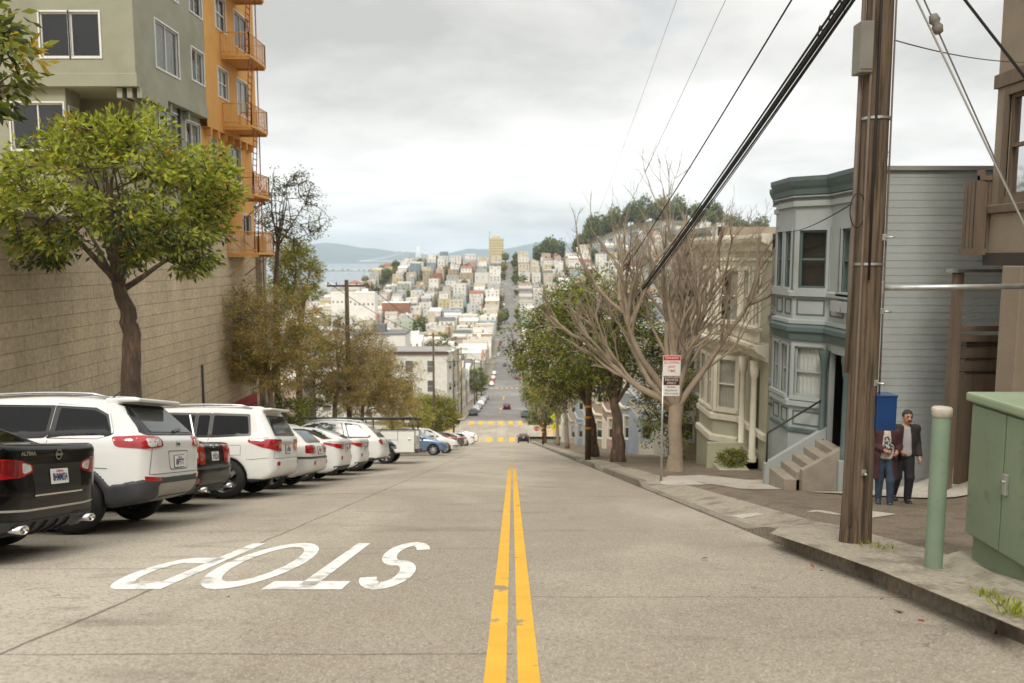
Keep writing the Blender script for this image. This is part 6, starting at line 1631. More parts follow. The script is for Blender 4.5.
# undergrowth and bushes on the left
leafy_tree('shrub', 'bright yellow-green shrub beside grey stems at the end of the wall', (-11.9, 43.5, pf(43.5)+SLAB), [((-11.9, 43.5, pf(43.5)+.8), .06)], ((-11.6, 43.5, pf(43.5)+1.9), (1.7, 1.4, 1.7)), 150, 26, .16, ['leaf_lime', 'leaf_mid', 'leaf_dark'], 31, .07, 'bark', .36, .4, cat='shrub')
leafy_tree('shrub', 'dark green shrub at the foot of the block wall end', (-12.2, 41.0, pf(41)+SLAB), [((-12.2, 41.0, pf(41)+.8), .06)], ((-12.1, 41.2, pf(41)+1.9), (1.3, 1.3, 1.8)), 120, 26, .15, ['leaf_dark', 'leaf_mid'], 32, .07, 'bark', .36, .4, cat='shrub')
leafy_tree('street_tree', 'rounded grey-green bushy tree by the utility pole before the crosswalk', (-10.9, 103, pf(103)+SLAB), [((-10.9, 103, pf(103)+1.6), .16)], ((-10.7, 103, pf(103)+4.1), (3.7, 3.2, 2.8)), 420, 56, .26, ['leaf_green', 'leaf_olive', 'leaf_mid'], 33, .2, 'bark', .6, .4, lobes=8)
leafy_tree('shrub', 'light green shrub left of the rounded bushy tree', (-11.5, 86, pf(86)+SLAB), [((-11.5, 86, pf(86)+1), .1)], ((-11.3, 86, pf(86)+2.9), (3.0, 2.6, 2.4)), 200, 28, .22, ['leaf_green', 'leaf_lime', 'leaf_olive'], 34, .12, 'bark', .55, .4, cat='shrub')
# tall dark tree behind the ochre building
leafy_tree('tall_tree', 'tall dark tree with open crown rising behind the ochre building', (-14.9, 50, pf(50)-.3), [((-14.9, 50, -5), .20), ((-14.8, 50, 0), .15), ((-14.5, 50, 3), .11)], ((-14.0, 50, 4.2), (2.6, 2.2, 2.7)), 260, 18, .15, ['leaf_dark', 'leaf_mid', 'leaf_olive'], 41, .22, 'bark', .42, .35, lobes=12, twig=.016, weights=lambda h, r: 0 if h > .55 or r.random() < .5 else 1)
leafy_tree('tall_tree', 'yellowing tree right of the tall dark tree, below its crown', (-14.6, 54, pf(54)-.3), [((-14.6, 54, -6), .22), ((-14.2, 54, -2), .15)], ((-14.7, 54, .3), (1.75, 1.8, 2.6)), 260, 32, .20, ['leaf_lime', 'leaf_olive', 'leaf_mid'], 42, .22, 'bark', .42, .4, lobes=7)
# --- right side: bare tree
def bare_tree(name, label, base, seed, height=9.2, trunk_h=2.3, r0=.27, spread=.62, bark='bark_pale', levels=5, n1=9, limbs=None):
    r = random.Random(seed); root = empty(name, label, 'tree', loc=base); mb = MB()
    def grow(p, d, L, rad, lv):
        n = 6 if lv < 2 else (4 if lv < 4 else 2); pts = [p]; dirs = [d]; q = p.copy(); dd = d.copy()
        for i in range(n):
            dd = (dd + rvec(r)*(.15 if lv < 2 else .22) + Vector((0, 0, .13 if lv else .02))).normalized(); q = q + dd*(L/n); pts.append(q.copy()); dirs.append(dd.copy())
        tip = .55 if lv == 0 else .34
        mb.tube(pts, [max(.0042, rad*(1 - (1-tip)*i/n)) for i in range(n+1)], 9 if lv == 0 else (6 if lv < 3 else 4), cap=False)
        if lv >= levels: return
        kids_ = n1 if lv == 0 else (6 if lv == 1 else (5 if lv == 2 else (3 if lv == 3 else 2)))
        for k in range(kids_):
            t = (.72 + .28*k/kids_) if lv == 0 else r.uniform(.28, 1.0); i = min(n-1, int(t*n)); f = t*n - i; b = pts[i].lerp(pts[i+1], min(1, f)); axd = dirs[i]
            a = axd.orthogonal().normalized(); a = Matrix.Rotation(r.uniform(0, 2*pi) if lv else 2*pi*(k + r.uniform(-.25, .25))/kids_, 3, axd) @ a
            ang = (r.uniform(.35, .95) if lv == 0 else r.uniform(.30, .75)); nd = (axd*cos(ang) + a*sin(ang)).normalized()
            if lv == 0: nd = (nd + Vector((0, 0, .28))).normalized()
            grow(b, nd, L*(2.1 if lv == 0 else r.uniform(.46, .64)) * (r.uniform(.8, 1.1)), rad*(.48 if lv == 0 else (.50 if lv < 3 else .44))*r.uniform(.8, 1.1), lv+1)
    if limbs:
        tp = [Vector((0, 0, -.15)), Vector((.02, 0, .6)), Vector((-.03, .02, 1.3)), Vector((.0, 0, trunk_h))]; mb.tube(tp, [r0, r0*.95, r0*.92, r0*1.02], 12, cap=False)
        for dx, dy, dz in limbs:
            d = Vector((dx, dy, dz)); L = d.length; d0 = (d.normalized() + Vector((0, 0, .12 if dz > 3 else -.12))).normalized(); grow(tp[-1] - Vector((0, 0, r.uniform(.0, .35))), d0, L, r0*r.uniform(.44, .60), 1)
    else: grow(Vector((0, 0, -.15)), Vector((0, 0, 1)), trunk_h, r0, 0)
    mb.lathe([(r0*1.5, -.15), (r0*1.22, .12), (r0*.98, .5)], 12)
    mb.build('trunk', M[bark], root, fix=False); return root
Yb = 23.0; xb_ = at_Y(675, 472, Yb).x
bare_tree('street_tree', 'bare pollarded street tree with pale spreading branches behind the parking sign', (xb_, Yb, float(gz(xb_, Yb))), 8, trunk_h=2.05, r0=.22, limbs=[(-3.1, .4, 1.9), (-2.5, -.9, 2.7), (-1.5, .9, 3.3), (-.7, -.5, 3.7), (.3, .6, 3.9), (1.1, -.7, 3.7), (2.1, .3, 3.1), (-2.0, 1.4, 2.8), (1.2, 1.4, 3.2)])
# leafy ones beyond
leafy_tree('street_tree', 'leafy green street tree with forked trunk just beyond the bare tree', (4.25, 31, pf(31)+.17), [((4.2, 31, -5.2), .2), ((4.0, 31, -4.2), .15)], ((3.5, 31.8, -1.6), (2.9, 2.4, 2.5)), 500, 30, .15, ['leaf_mid', 'leaf_green', 'leaf_dark', 'leaf_lime'], 51, .27, 'bark', .36, .35, lobes=9, weights=lambda h, r: (3 if r.random() < .3 else 1) if h > .7 else r.choice((0, 0, 2, 1)))
leafy_tree('street_tree', 'dense dark green street tree leaning over the road further down', (4.0, 38, pf(38)+.17), [((3.9, 38, -6.9), .2), ((3.6, 38, -5.6), .15)], ((2.8, 38.3, -3.0), (3.0, 2.6, 3.1)), 620, 32, .16, ['leaf_mid', 'leaf_dark', 'leaf_green'], 52, .24, 'bark', .40, .35, lobes=9)
leafy_tree('street_tree', 'dark ivy-clad tree between the bare tree and the tan house', (6.5, 31.6, pf(31.6)+.17), [((6.5, 31.6, -5.4), .15)], ((6.3, 31.8, -4.1), (1.3, 1.3, 2.6)), 260, 28, .13, ['leaf_dark', 'leaf_mid'], 53, .17, 'bark', .34, .3, lobes=6)
leafy_tree('street_tree', 'thin brownish street tree before the yellow crossing signs', (4.4, 62, pf(62)+.17), [((4.3, 62, -11.4), .14), ((4.1, 62, -10.2), .1)], ((3.6, 62, -8.4), (2.0, 2.0, 2.3)), 230, 26, .14, ['leaf_dry', 'leaf_olive', 'leaf_green'], 54, .16, 'bark_grey', .4, .2, lobes=8, wid=.24)
leafy_tree('street_tree', 'tan twiggy street tree beside yellow crossing signs', (4.6, 78, pf(78)+.17), [((4.5, 78, -15), .14), ((4.4, 78, -13.6), .1)], ((4.2, 78, -11.4), (2.9, 2.3, 2.8)), 300, 26, .16, ['leaf_dry', 'leaf_olive'], 55, .16, 'bark_grey', .44, .2, lobes=8, wid=.24)
leafy_tree('street_tree', 'round green street tree low beside the driving black sedan', (4.6, 108, pf(108)+.17), [((4.6, 108, pf(108)+2), .16)], ((4.2, 108, pf(108)+5.3), (2.8, 2.6, 3.2)), 300, 30, .22, ['leaf_mid', 'leaf_green', 'leaf_dark'], 56, .18, 'bark', .55, .4, lobes=8)
leafy_tree('street_tree', 'large green street tree past the intersection on the right kerb', (5.0, 160, pf(160)+.17), [((5, 160, pf(160)+2.4), .18)], ((4.9, 160, pf(160)+6), (3.4, 3.2, 3.9)), 300, 30, .28, ['leaf_mid', 'leaf_green'], 57, .2, 'bark', .7, .4, lobes=8)
leafy_tree('street_tree', 'dark round street tree by the left kerb before the second crosswalks', (-10.2, 226, pf(226)+.15), [((-10.2, 226, pf(226)+2.6), .18)], ((-10.2, 226, pf(226)+6), (3.6, 3.4, 3.6)), 220, 30, .36, ['leaf_dark', 'leaf_mid'], 58, .2, 'bark', .8, .4, lobes=8)
# clipped shrub in the planter and potted plant
leafy_tree('shrub', 'small clipped green shrub in the Victorian planter box', (6.65, 23.65, float(prof(24.8))+.50), [((6.65, 23.65, float(prof(24.8))+.65), .03)], ((6.65, 23.65, float(prof(24.8))+.82), (.42, .36, .26)), 90, 24, .07, ['leaf_mid', 'leaf_green'], 61, .03, 'bark', .12, .5, cat='shrub', twig=.004)
# weeds at the kerb
rw = random.Random(3)
for i, (px, py) in enumerate(((879, 549), (986, 598), (1003, 608), (1012, 617))):
    g = hit_ground(px, py); z = float(gz(g.x, g.y)) + .01; P, D = [], []
    for _ in range(46): a = rw.uniform(0, 2*pi); q = rw.uniform(0, .09)*(1.6 if i == 0 else 1); P.append((q*cos(a), q*sin(a)*.8, 0)); D.append((cos(a)*.5, sin(a)*.5, 1.3))
    o = leaves_obj('grass_tuft', P, D, .07, [M['leaf_lime']], None, i, .16, droop=0); o.location = (g.x, g.y, z); tag(o, ['grass tuft at the foot of the wooden pole', 'grass tuft in the kerb seam below green bollard', 'grass tuft in the kerb seam below the cabinet', 'rightmost grass tuft in the kerb seam'][i], 'weed', 'weeds along the kerb')
# ------------------------------------------------------------------ street furniture
M['pole_wood'] = material('weathered_pole_wood', (.150, .106, .068), .92, var=.35, vscale=2.0, second=(.060, .041, .028), sscale=1.2, sthr=(.46, .62), stretch=(20, 20, .9), bump=1.0, bscale=3)
M['conduit'] = material('brown_grey_conduit', (.17, .13, .10), .6, var=.2, vscale=4)
M['cabinet_green'] = material('sage_green_cabinet_paint', (.20, .25, .165), .5, var=.12, vscale=2, second=(.15, .165, .11), sscale=4.5, sthr=(.55, .74), bump=.06, bscale=20)
M['cabinet_top'] = material('pale_green_cabinet_lid', (.27, .335, .215), .5, var=.10, vscale=2)
M['bollard_green'] = material('green_pipe_paint', (.195, .265, .19), .55, var=.14, vscale=3, second=(.13, .16, .11), sscale=6, sthr=(.56, .74), bump=.12)
M['box_blue'] = material('deep_blue_box_paint', (.012, .048, .155), .42, var=.12, vscale=4)
M['box_grey'] = material('grey_box_paint', (.21, .195, .165), .6, var=.15, vscale=4)
M['cable'] = material('black_cable', (.016, .013, .013), .7, var=.2)
M['wire'] = material('grey_wire', (.16, .15, .15), .6, var=.1)
M['guy'] = material('pale_guy_guard', (.42, .40, .38), .6, var=.1)
M['sign_white'] = material('sign_white', (.76, .74, .70), .5, var=.08, vscale=6); M['sign_red'] = material('sign_red', (.55, .03, .035), .5, var=.08); M['sign_maroon'] = material('sign_maroon', (.085, .016, .012), .5, var=.1)
M['sign_yellow'] = material('fluorescent_yellow_sign', (.72, .70, .02), .5, var=.05); M['sign_blue'] = material('sign_blue', (.06, .13, .30), .5, var=.1); M['ink'] = material('black_ink', (.015, .015, .015), .6, var=0)
M['reflect_orange'] = material('orange_band', (.75, .28, .02), .5, var=.1)
M['pad'] = material('rough_concrete_pad', (.33, .30, .225), .95, var=.3, vscale=2.5, coord='World', second=(.20, .18, .13), sscale=2, sthr=(.45, .65), bump=.7, bscale=20)
M['dead_leaf'] = material('reddish_dead_leaf', (.25, .09, .05), .8, var=.3)

# --- wooden utility pole
_pg = hit_ground(855.5, 543); PX, PY = _pg.x, _pg.y; pz = float(gz(PX, PY))
up = empty('utility_pole', 'weathered wooden utility pole standing at the right kerb', 'pole', loc=(PX, PY, pz))
m = MB(); r0 = .140; seg = 20; zs = [-.3, 0, .5, 1, 1.6, 2.4, 3.4, 4.6, 6, 8, 9.6]; V = []
for z in zs:
    for k in range(seg):
        a = 2*pi*k/seg; rr = r0*(1 - .032*z) * (1 + .035*sin(a*5 + z*.25) + .02*sin(a*11 - z*.4)) * (1.08 if z < .2 else 1); V.append((rr*cos(a), rr*sin(a), z))
m.add(V, [(i*seg+k, i*seg+(k+1) % seg, (i+1)*seg+(k+1) % seg, (i+1)*seg+k) for i in range(len(zs)-1) for k in range(seg)], 0, True); m.build('pole_shaft', M['pole_wood'], up, fix=False)
for a, rr, z0, z1, mt_ in ((3.0, .022, 1.7, 9, 'conduit'), (3.9, .013, .2, 9, 'conduit'), (4.35, .012, 2.6, 9, 'cable'), (5.9, .009, 1.2, 9, 'conduit')):
    m = MB(); q = lambda z: ((r0*(1-.032*z)+rr+.006)*cos(a), (r0*(1-.032*z)+rr+.006)*sin(a), z); m.tube([q(z0 + (z1-z0)*i/6) for i in range(7)], rr, 8); m.build('conduit', M[mt_], up)
for z in (2.75, 4.1): 
    m = MB(); m.lathe([(r0*(1-.032*z)+.012, z-.012), (r0*(1-.032*z)+.012, z+.012)], 20); m.build('strap', M['galv'], up)
for z, a in ((.75, 4.6), (1.62, 5.3), (2.3, 5.9), (3.0, 5.5)):
    m = MB(); x, y = (r0-.01)*cos(a), (r0-.01)*sin(a); m.bbox((x-.022, y-.02, z-.03), (x+.022, y+.02, z+.03), .006); m.tube([(x, y, z), (x+.09*cos(a), y+.09*sin(a), z)], .012, 6); m.build('bolt', M['galv'], up)
m = MB(); pts = [(-.17 + .10*cos(t)*.7, -.10, 3.25 + .16*sin(t)) for t in [i*2*pi/18 for i in range(18)]]; pts.append(pts[0]); m.tube(pts, .006, 5); m.build('wire_loop', M['cable'], up)
for k in range(3):
    m = MB(); m.box((-.95, -.07-.0, 5.9+k*1.3), (.95, .05, 6.02+k*1.3)); m.build('crossarm', M['pole_wood'], up)
# --- boxes hung on the pole
bb = empty('utility_box', 'deep blue metal box fixed to the wooden pole', 'box', loc=(at_Y(881.5, 410, PY-.05).x, PY-.06, at_Y(882, 410, PY).z))
m = MB(); m.bbox((-.095, -.10, -.17), (.095, .10, .165), .008); m.build('box_body', M['box_blue'], bb); m = MB(); m.bbox((-.10, -.105, .150), (.10, .105, .172), .006); m.build('lid', M['box_blue'], bb)
m = MB(); m.box((-.13, -.03, -.06), (-.09, .03, .06)); m.build('bracket', M['galv'], bb)
gb = empty('utility_box', 'slim grey box high on the wooden pole', 'box', loc=(at_Y(861, 50, PY).x, PY-.04, at_Y(861, 50, PY).z))
m = MB(); m.bbox((-.062, -.09, -.23), (.062, .09, .23), .012); m.build('box_body', M['box_grey'], gb); m = MB(); m.bbox((-.055, -.098, -.2), (.055, -.088, .2), .004); m.build('cover', M['box_grey'], gb)
# --- cables: the near pole to the next ones down the hill
def sagging(a, b, sag, n=18):
    a, b = Vector(a), Vector(b); return [a.lerp(b, i/n) - Vector((0, 0, sag*4*(i/n)*(1-i/n))) for i in range(n+1)]
P2 = Vector((3.5, 36.0, pf(36)+.17)); top2 = lambda h: P2 + Vector((0, 0, h)); P1 = Vector((PX, PY, pz))
wires = []
def wire(label, pts, r, mat='cable', group='overhead cables down the right side', name='overhead_cable'):
    m = MB(); m.tube(pts, r, 6, cap=False); o = m.build(name, M[mat], fix=False); tag(o, label, 'cable', group); return o
before = Vector((PX+.3, -14, float(prof(-14)) + .17))
for i, (h1, h2, r_, dx, sg) in enumerate(((5.50, 5.45, .026, -.22, .22), (5.555, 5.49, .020, -.215, .21), (5.46, 5.42, .014, -.20, .25), (5.60, 5.54, .010, -.225, .19), (5.66, 5.60, .009, -.20, .2), (5.40, 5.40, .008, -.225, .30))):
    wire(['thickest black cable in the bundle from the wooden pole downhill', 'second thick black cable lying on the thickest in the bundle', 'black cable hanging under the bundle', 'thin black cable on top of the bundle', 'thin black cable second from top of the bundle', 'thinnest sagging cable under the bundle'][i],
        sagging(P1 + Vector((dx + .14, 0, h1)), top2(h2) + Vector((dx + .75, 0, 0)), sg), r_)
for i, (h1, h2, dx) in enumerate(((6.15, 6.1, -.25), (7.25, 7.2, -.5), (8.6, 8.5, -.7))):
    wire(['single black wire above the cable bundle', 'thin grey wire crossing the sky left of the bundle', 'faintest thin wire highest above the street'][i], sagging(P1 + Vector((dx, 0, h1)), top2(h2) + Vector((dx, 0, 0)), .25), (.012, .004, .0032)[i], 'cable' if i == 0 else 'wire')
# ties bunching the cables at the pole
tie = MB()
for k in range(5):
    t = .004 + k*.011; p = (P1 + Vector((-.07, 0, 5.55))).lerp(top2(5.5) + Vector((.54, 0, 0)), t); a = [p + Vector((.03*cos(q), .02*cos(q), .085*sin(q))) for q in [j*2*pi/10 for j in range(11)]]; tie.tube(a, .008, 5, cap=False)
tag(tie.build('cable_tie', M['cable'], fix=False), 'black lashing loops bunching the cables beside the pole top', 'cable tie')
# sidewalk guy: strut pipe and guys
SE = Vector((PX + 1.78, PY, at_Y(1030, 286, PY).z)); S0 = Vector((PX+.12, PY, at_Y(884, 288, PY).z))
st = empty('strut_pipe', 'horizontal galvanised strut pipe between the wooden pole and right edge', 'pipe', loc=S0); m = MB(); m.tube([Vector((0, 0, 0)), SE - S0], .026, 12); m.build('pipe', M['galv'], st); m = MB(); m.bbox((-.06, -.06, -.07), (.02, .06, .07), .01); m.build('flange', M['galv'], st)
m = MB(); q = SE - S0; m.tube([q, Vector((q.x + .05, 0, float(gz(SE.x, PY)) - S0.z))], .012, 8); m.build('anchor_rod', M['galv'], st)
wire('pale guy wire from the wooden pole top down to the strut pipe', [P1 + Vector((.12, -.03, 5.52)), SE], .009, 'guy', 'guy wires at the right')
g1, g2 = at_Y(918, -14, PY), at_Y(1052, 287, PY); o = wire('grey guy wire with a ball insulator right of the pole', [g1 + (g1-g2)*.6, g1, g2], .007, 'wire', 'guy wires at the right')
ins = MB(); ip = at_Y(936, 24, PY); ins.lathe([(.005, -.10), (.035, -.09), (.05, -.03), (.032, 0), (.05, .03), (.035, .09), (.005, .10)], 12); io = ins.build('guy_insulator', M['box_grey'], fix=False); tag(io, 'grey ball insulator on the guy wire at upper right', 'insulator'); io.location = ip; io.rotation_euler = (0, radians(-23), 0)
g1, g2 = at_Y(965, 0, 6.5), at_Y(1030, 84, 6.5); wire('dark wire crossing the brown building corner at top right', [g1 + (g1-g2)*.6, g1, g2, g2 + (g2-g1)], .011, 'cable', 'guy wires at the right')
wire('thin drop wire from the pole to the brown building', sagging(P1 + Vector((.14, 0, at_Y(892, 40, PY).z - pz)), (XBR, 12.5, at_Y(1024, 58, 12.5).z), .12), .006, 'wire', 'guy wires at the right')
wire('thin wire sagging across the blue house cornice', sagging((6.9, 20.5, at_Y(776, 232, 20.5).z), P1 + Vector((-.1, 0.1, 3.35)), .10), .007, 'cable', 'overhead cables down the right side')
wire('pale wire over the block wall at far left', sagging((-13.0, 15.5, 1.9), (-12.4, 30, 1.2), .35), .008, 'guy', 'wires on the left')

# --- green pipe bollard
bp = hit_ground(933, 569); bz = float(gz(bp.x, bp.y)); bo = empty('bollard', 'tall sage green pipe bollard with pale cap', 'bollard', loc=(bp.x, bp.y, bz)); bh_ = at_Y(938, 407, bp.y).z - bz
m = MB(); m.lathe([(.066, -.1), (.066, bh_-.06)], 24); m.build('post', M['bollard_green'], bo)
m = MB(); m.lathe([(.066, bh_-.075), (.074, bh_-.07), (.074, bh_-.012), (.066, bh_), (.0, bh_+.004)], 24); m.build('cap', M['walk_pale'], bo)
# --- utility cabinet on its pad
CX0, CY1, CY0 = 3.67, 6.28, 4.55; zt = .165; zd = -.97; zp = -1.20
cb = empty('utility_cabinet', 'sage green utility cabinet with two doors at right edge', 'cabinet', loc=(CX0, CY0, zp)); O = Vector((CX0, CY0, zp))
def cbox(name, lo, hi, mt_, b=.01, parent=cb): 
    m = MB(); m.bbox([lo[i]-O[i] for i in range(3)], [hi[i]-O[i] for i in range(3)], b); return m.build(name, mt_, parent)
cbox('plinth', (CX0+.05, CY0+.05, zp-.25), (CX0+.95, CY1-.05, zd+.02), M['cabinet_green'])
cbox('cabinet_body', (CX0+.02, CY0, zd), (CX0+1.0, CY1, zt-.05), M['cabinet_green'])
cbox('lid', (CX0-.03, CY0-.03, zt-.052), (CX0+1.05, CY1+.03, zt+.02), M['cabinet_top'], .02)
ym = at_X(1003, 480, CX0).y
for y0, y1 in ((ym+.006, CY1-.03), (CY0+.03, ym-.006)):
    d_ = cbox('door', (CX0-.004, y0, zd+.02), (CX0+.022, y1, zt-.075), M['cabinet_green'], .006)
    yh = y0 + .05 if y0 > ym else y1 - .05
    if y0 < ym:
        m = MB(); m.bbox((-.03, yh-CY0-.022, -.50-zp), (-.002, yh-CY0+.022, -.34-zp), .006); m.lathe([(.012, -.05), (.012, -.03)], 10, c=(0, yh-CY0, -.40-zp), axis='x'); m.build('handle', M['galv'], d_)
pad = MB(); zz = lambda x, y: float(gz(x, y))
pts_lo = [(CX0-.34, CY0-.5), (CX0-.34, CY1+.16), (CX0-.05, CY1+.50), (CX0+1.2, CY1+.50), (CX0+1.2, CY0-.5)]; pts_hi = [(CX0-.02, CY0-.5), (CX0-.02, CY1+.06), (CX0+.05, CY1+.12), (CX0+1.2, CY1+.12), (CX0+1.2, CY0-.5)]
pad.add([(x, y, zz(x, y)-.05) for x, y in pts_lo] + [(x, y, zp+.03) for x, y in pts_hi], [(0,1,6,5), (1,2,7,6), (2,3,8,7), (3,4,9,8), (5,6,7,8,9)]); tag(pad.build('cabinet_pad', M['pad']), 'sloping rough concrete pad under the green cabinet', 'pad')
pa = hit_ground(955, 580)
m = MB(); 
# --- parking sign
sp_ = hit_ground(661, 481); sz = float(gz(sp_.x, sp_.y)); sg_ = empty('parking_sign', 'red and white tow-away sign over maroon sign on a grey post', 'sign', loc=(sp_.x, sp_.y, sz))
ptop = at_Y(661, 374, sp_.y).z - sz
m = MB(); m.tube([(0, 0, -.1), (0, 0, ptop+.05)], .026, 10); m.build('post', M['galv'], sg_)
def plate(parent, name, x0, x1, z0, z1, mat, y=-.04, th=.006):
    m = MB(); m.bbox((x0, y-th, z0), (x1, y, z1), .004); return m.build(name, mat, parent)
def sign_text(parent, s, xc, zc, w, h, mat, y, bold=.01, name='lettering'):
    v, f = text_mesh(s, h/.7, bold*h); xs_ = [q[0] for q in v]; sc = w/(max(xs_)-min(xs_)); m = MB(); m.add([(xc + q[0]*sc, y, zc + q[1]) for q in v], f); return m.build(name, mat, parent, fix=False)
Q = lambda px, py: at_Y(px, py, sp_.y) - Vector((sp_.x, sp_.y, sz))
a, b = Q(662.3, 375.6), Q(680.5, 355.2); p1 = plate(sg_, 'tow_away_sign', a.x, b.x, a.z, b.z, M['sign_white']); W_ = b.x-a.x; H_ = b.z-a.z; xc = (a.x+b.x)/2
plate(p1, 'header_band', a.x+.01, b.x-.01, b.z-H_*.24, b.z-.01, M['sign_red'], -.047, .002)
sign_text(p1, 'TOW-AWAY', xc, b.z-H_*.125, W_*.8, H_*.12, M['sign_white'], -.051)
for s, f_, w in (('NO STOPPING', .36, .86), ('ANY', .56, .42), ('TIME', .76, .45)): sign_text(p1, s, xc, b.z-H_*f_, W_*w, H_*.12, M['sign_red'], -.048)
a2, b2 = Q(662.6, 395.6), Q(679.6, 377.0); p2 = plate(sg_, 'lower_sign', a2.x, b2.x, a2.z, b2.z, M['sign_white']); W2 = b2.x-a2.x; H2 = b2.z-a2.z
plate(p2, 'header_band', a2.x+.006, b2.x-.006, b2.z-H2*.42, b2.z-.006, M['sign_maroon'], -.047, .002)
sign_text(p2, 'PRIVATE', xc, b2.z-H2*.14, W2*.78, H2*.12, M['sign_white'], -.051); sign_text(p2, 'ONLY', xc, b2.z-H2*.31, W2*.55, H2*.12, M['sign_white'], -.051)
for s, f_, w in (('Street', .52, .5), ('Residents', .70, .72), ('TOW 24 HOURS', .88, .85)): sign_text(p2, s, xc, b2.z-H2*f_, W2*w, H2*.10, M['ink'], -.048)

# --- utility poles down both sides
def far_pole(label, x, y, h, arms=1, can=False, bands=False, r=.16):
    g = pf(y) + .15; o = empty('utility_pole', label, 'pole', 'utility poles down the hill', loc=(x, y, g)); m = MB(); m.tube([(0, 0, -.3), (0, 0, h*.5), (0, 0, h)], [r, r*.9, r*.72], 10); m.build('pole_shaft', M['pole_wood'], o)
    for k in range(arms):
        z = h - .35 - k*1.1; m = MB(); m.box((-1.15, -.05, z-.055), (1.15, .05, z+.055)); am = m.build('crossarm', M['pole_wood'], o)
        for xx in (-1.1, -.6, .6, 1.1): m = MB(); m.lathe([(.03, z+.07), (.05, z+.14), (.03, z+.22)], 8, c=(xx, 0, 0)); m.build('insulator', M['box_grey'], am)
    if can: m = MB(); m.lathe([(.0, h-2.6), (.24, h-2.6), (.26, h-2.5), (.26, h-1.6), (.2, h-1.5), (0, h-1.5)], 14, c=(.42, 0, 0)); m.build('transformer', M['box_grey'], o)
    if bands:
        for z in (1.4, 1.9, 2.4): m = MB(); m.lathe([(r*1.04, z), (r*1.04, z+.10)], 12); m.build('orange_band', M['reflect_orange'], o)
    return o
fp = [('wooden utility pole with crossarm above the wispy trees', -9.75, 47.0, 10.4, 1, False), ('wooden utility pole in front of the grey corner house', -9.9, 99.5, 14.2, 2, False), ('wooden utility pole at the near intersection corner', -10.0, 134.2, 13.5, 1, False), ('wooden utility pole with transformer past the intersection', -9.9, 153.5, 14, 2, True), ('wooden utility pole mid block past the intersection, left kerb', -9.7, 204, 12, 1, False), ('wooden utility pole before the second crosswalks, left kerb', -9.6, 246, 12, 1, False)]
for lab, x, y, h, ar, can in fp: far_pole(lab, x, y, h, ar, can)
_po = far_pole('dark utility pole with orange bands among the right street trees', 3.5, 36, 8.7, 0, False, True, .14); _m = MB(); _m.box((-1.0, -.06, 5.40), (1.0, .06, 5.52)); _m.build('crossarm', M['pole_wood'], _po)
far_pole('utility pole with orange bands near the bottom right corner of the block', 3.5, 88, 6.2, 0, False, True, .14)
for i, (a, b) in enumerate(zip(fp, fp[1:])):
    for dx in (-1.1, 1.1):
        A = Vector((a[1]+dx, a[2], pf(a[2])+.15+a[3]-.15)); B_ = Vector((b[1]+dx, b[2], pf(b[2])+.15+b[3]-.15)); wire(f'{"outer" if dx < 0 else "inner"} wire between utility poles {["over the wispy trees", "down to the near corner", "across the intersection", "along the block past it", "to the second crosswalks"][i]}', sagging(A, B_, .5), .02, 'cable', 'wires along the left poles')
wire('cross-street wire spanning the road high over the second crosswalks', sagging((-30, 262, -33.2), (18, 262, -33.2), .6), .05, 'cable', 'wires along the left poles')
for i, dx in enumerate((-.3, .2)): wire(('left ' if i == 0 else 'right ') + 'cable between orange-banded poles on the right', sagging((3.5+dx, 36, pf(36)+5.7), (3.5+dx, 88, pf(88)+6.0), .6), .014, 'cable')
# --- small signs
def post_sign(label, x, y, zsign, w, h, mat, shape='rect', right=False, name='street_sign', cat='sign', group=None):
    g = pf(y) + .16; o = empty(name, label, cat, group, loc=(x, y, g)); m = MB(); m.tube([(0, .03, -.1), (0, .03, zsign-g+h*.4)], .03, 8); m.build('post', M['galv'], o); zc = zsign - g
    if shape == 'rect': pts = [(-w/2, zc-h/2), (w/2, zc-h/2), (w/2, zc+h/2), (-w/2, zc+h/2)]
    elif shape == 'penta': pts = [(-w/2, zc-h/2), (w/2, zc-h/2), (w/2, zc+h*.1), (0, zc+h/2), (-w/2, zc+h*.1)]
    elif shape == 'diamond': pts = [(0, zc-h/2), (w/2, zc), (0, zc+h/2), (-w/2, zc)]
    else: pts = [(w/2*cos(pi/8 + k*pi/4), zc + h/2*sin(pi/8 + k*pi/4)) for k in range(8)]
    m = MB(); m.prism(pts, -.01, 0.0, 'y'); p = m.build('sign_plate', mat, o); return o, p, zc
o, p, zc = post_sign('small white and blue notice sign among the wispy trees', at_Y(327, 408, 44.5).x, 44.5, at_Y(327, 408, 44.5).z, .50, .40, M['sign_white'])
plate(p, 'blue_band', -.25, .25, zc+.02, zc+.12, M['sign_blue'], -.012, .003); plate(p, 'red_mark', -.16, .20, zc-.08, zc-.02, M['reflect_orange'], -.012, .003); plate(p, 'red_mark', -.10, .16, zc+.135, zc+.17, M['sign_red'], -.012, .003)
o, p, zc = post_sign('red octagonal stop sign before the intersection, right side', 4.0, 128, pf(128)+2.3, .85, .85, M['sign_red'], 'oct'); sign_text(p, 'STOP', 0, zc, .62, .24, M['sign_white'], -.014)
for lab, px, py, Y, sh in (('upper fluorescent yellow school crossing sign on the right pavement', 554, 417, 96, 'diamond'), ('larger fluorescent yellow pentagon crossing sign on the right pavement', 555.5, 426, 92, 'penta')):
    q = at_Y(px, py, Y); o, p, zc = post_sign(lab, q.x, Y, q.z, .95, .95, M['sign_yellow'], sh)
    m = MB()
    for dx in (-.12, .12): m.tube([(dx, -.016, zc-.25), (dx, -.016, zc+.02)], .035, 6); m.lathe([(0, -.06), (.06, 0), (0, .06)], 8, c=(dx, -.016, zc+.12))
    m.build('figure_mark', M['ink'], p)
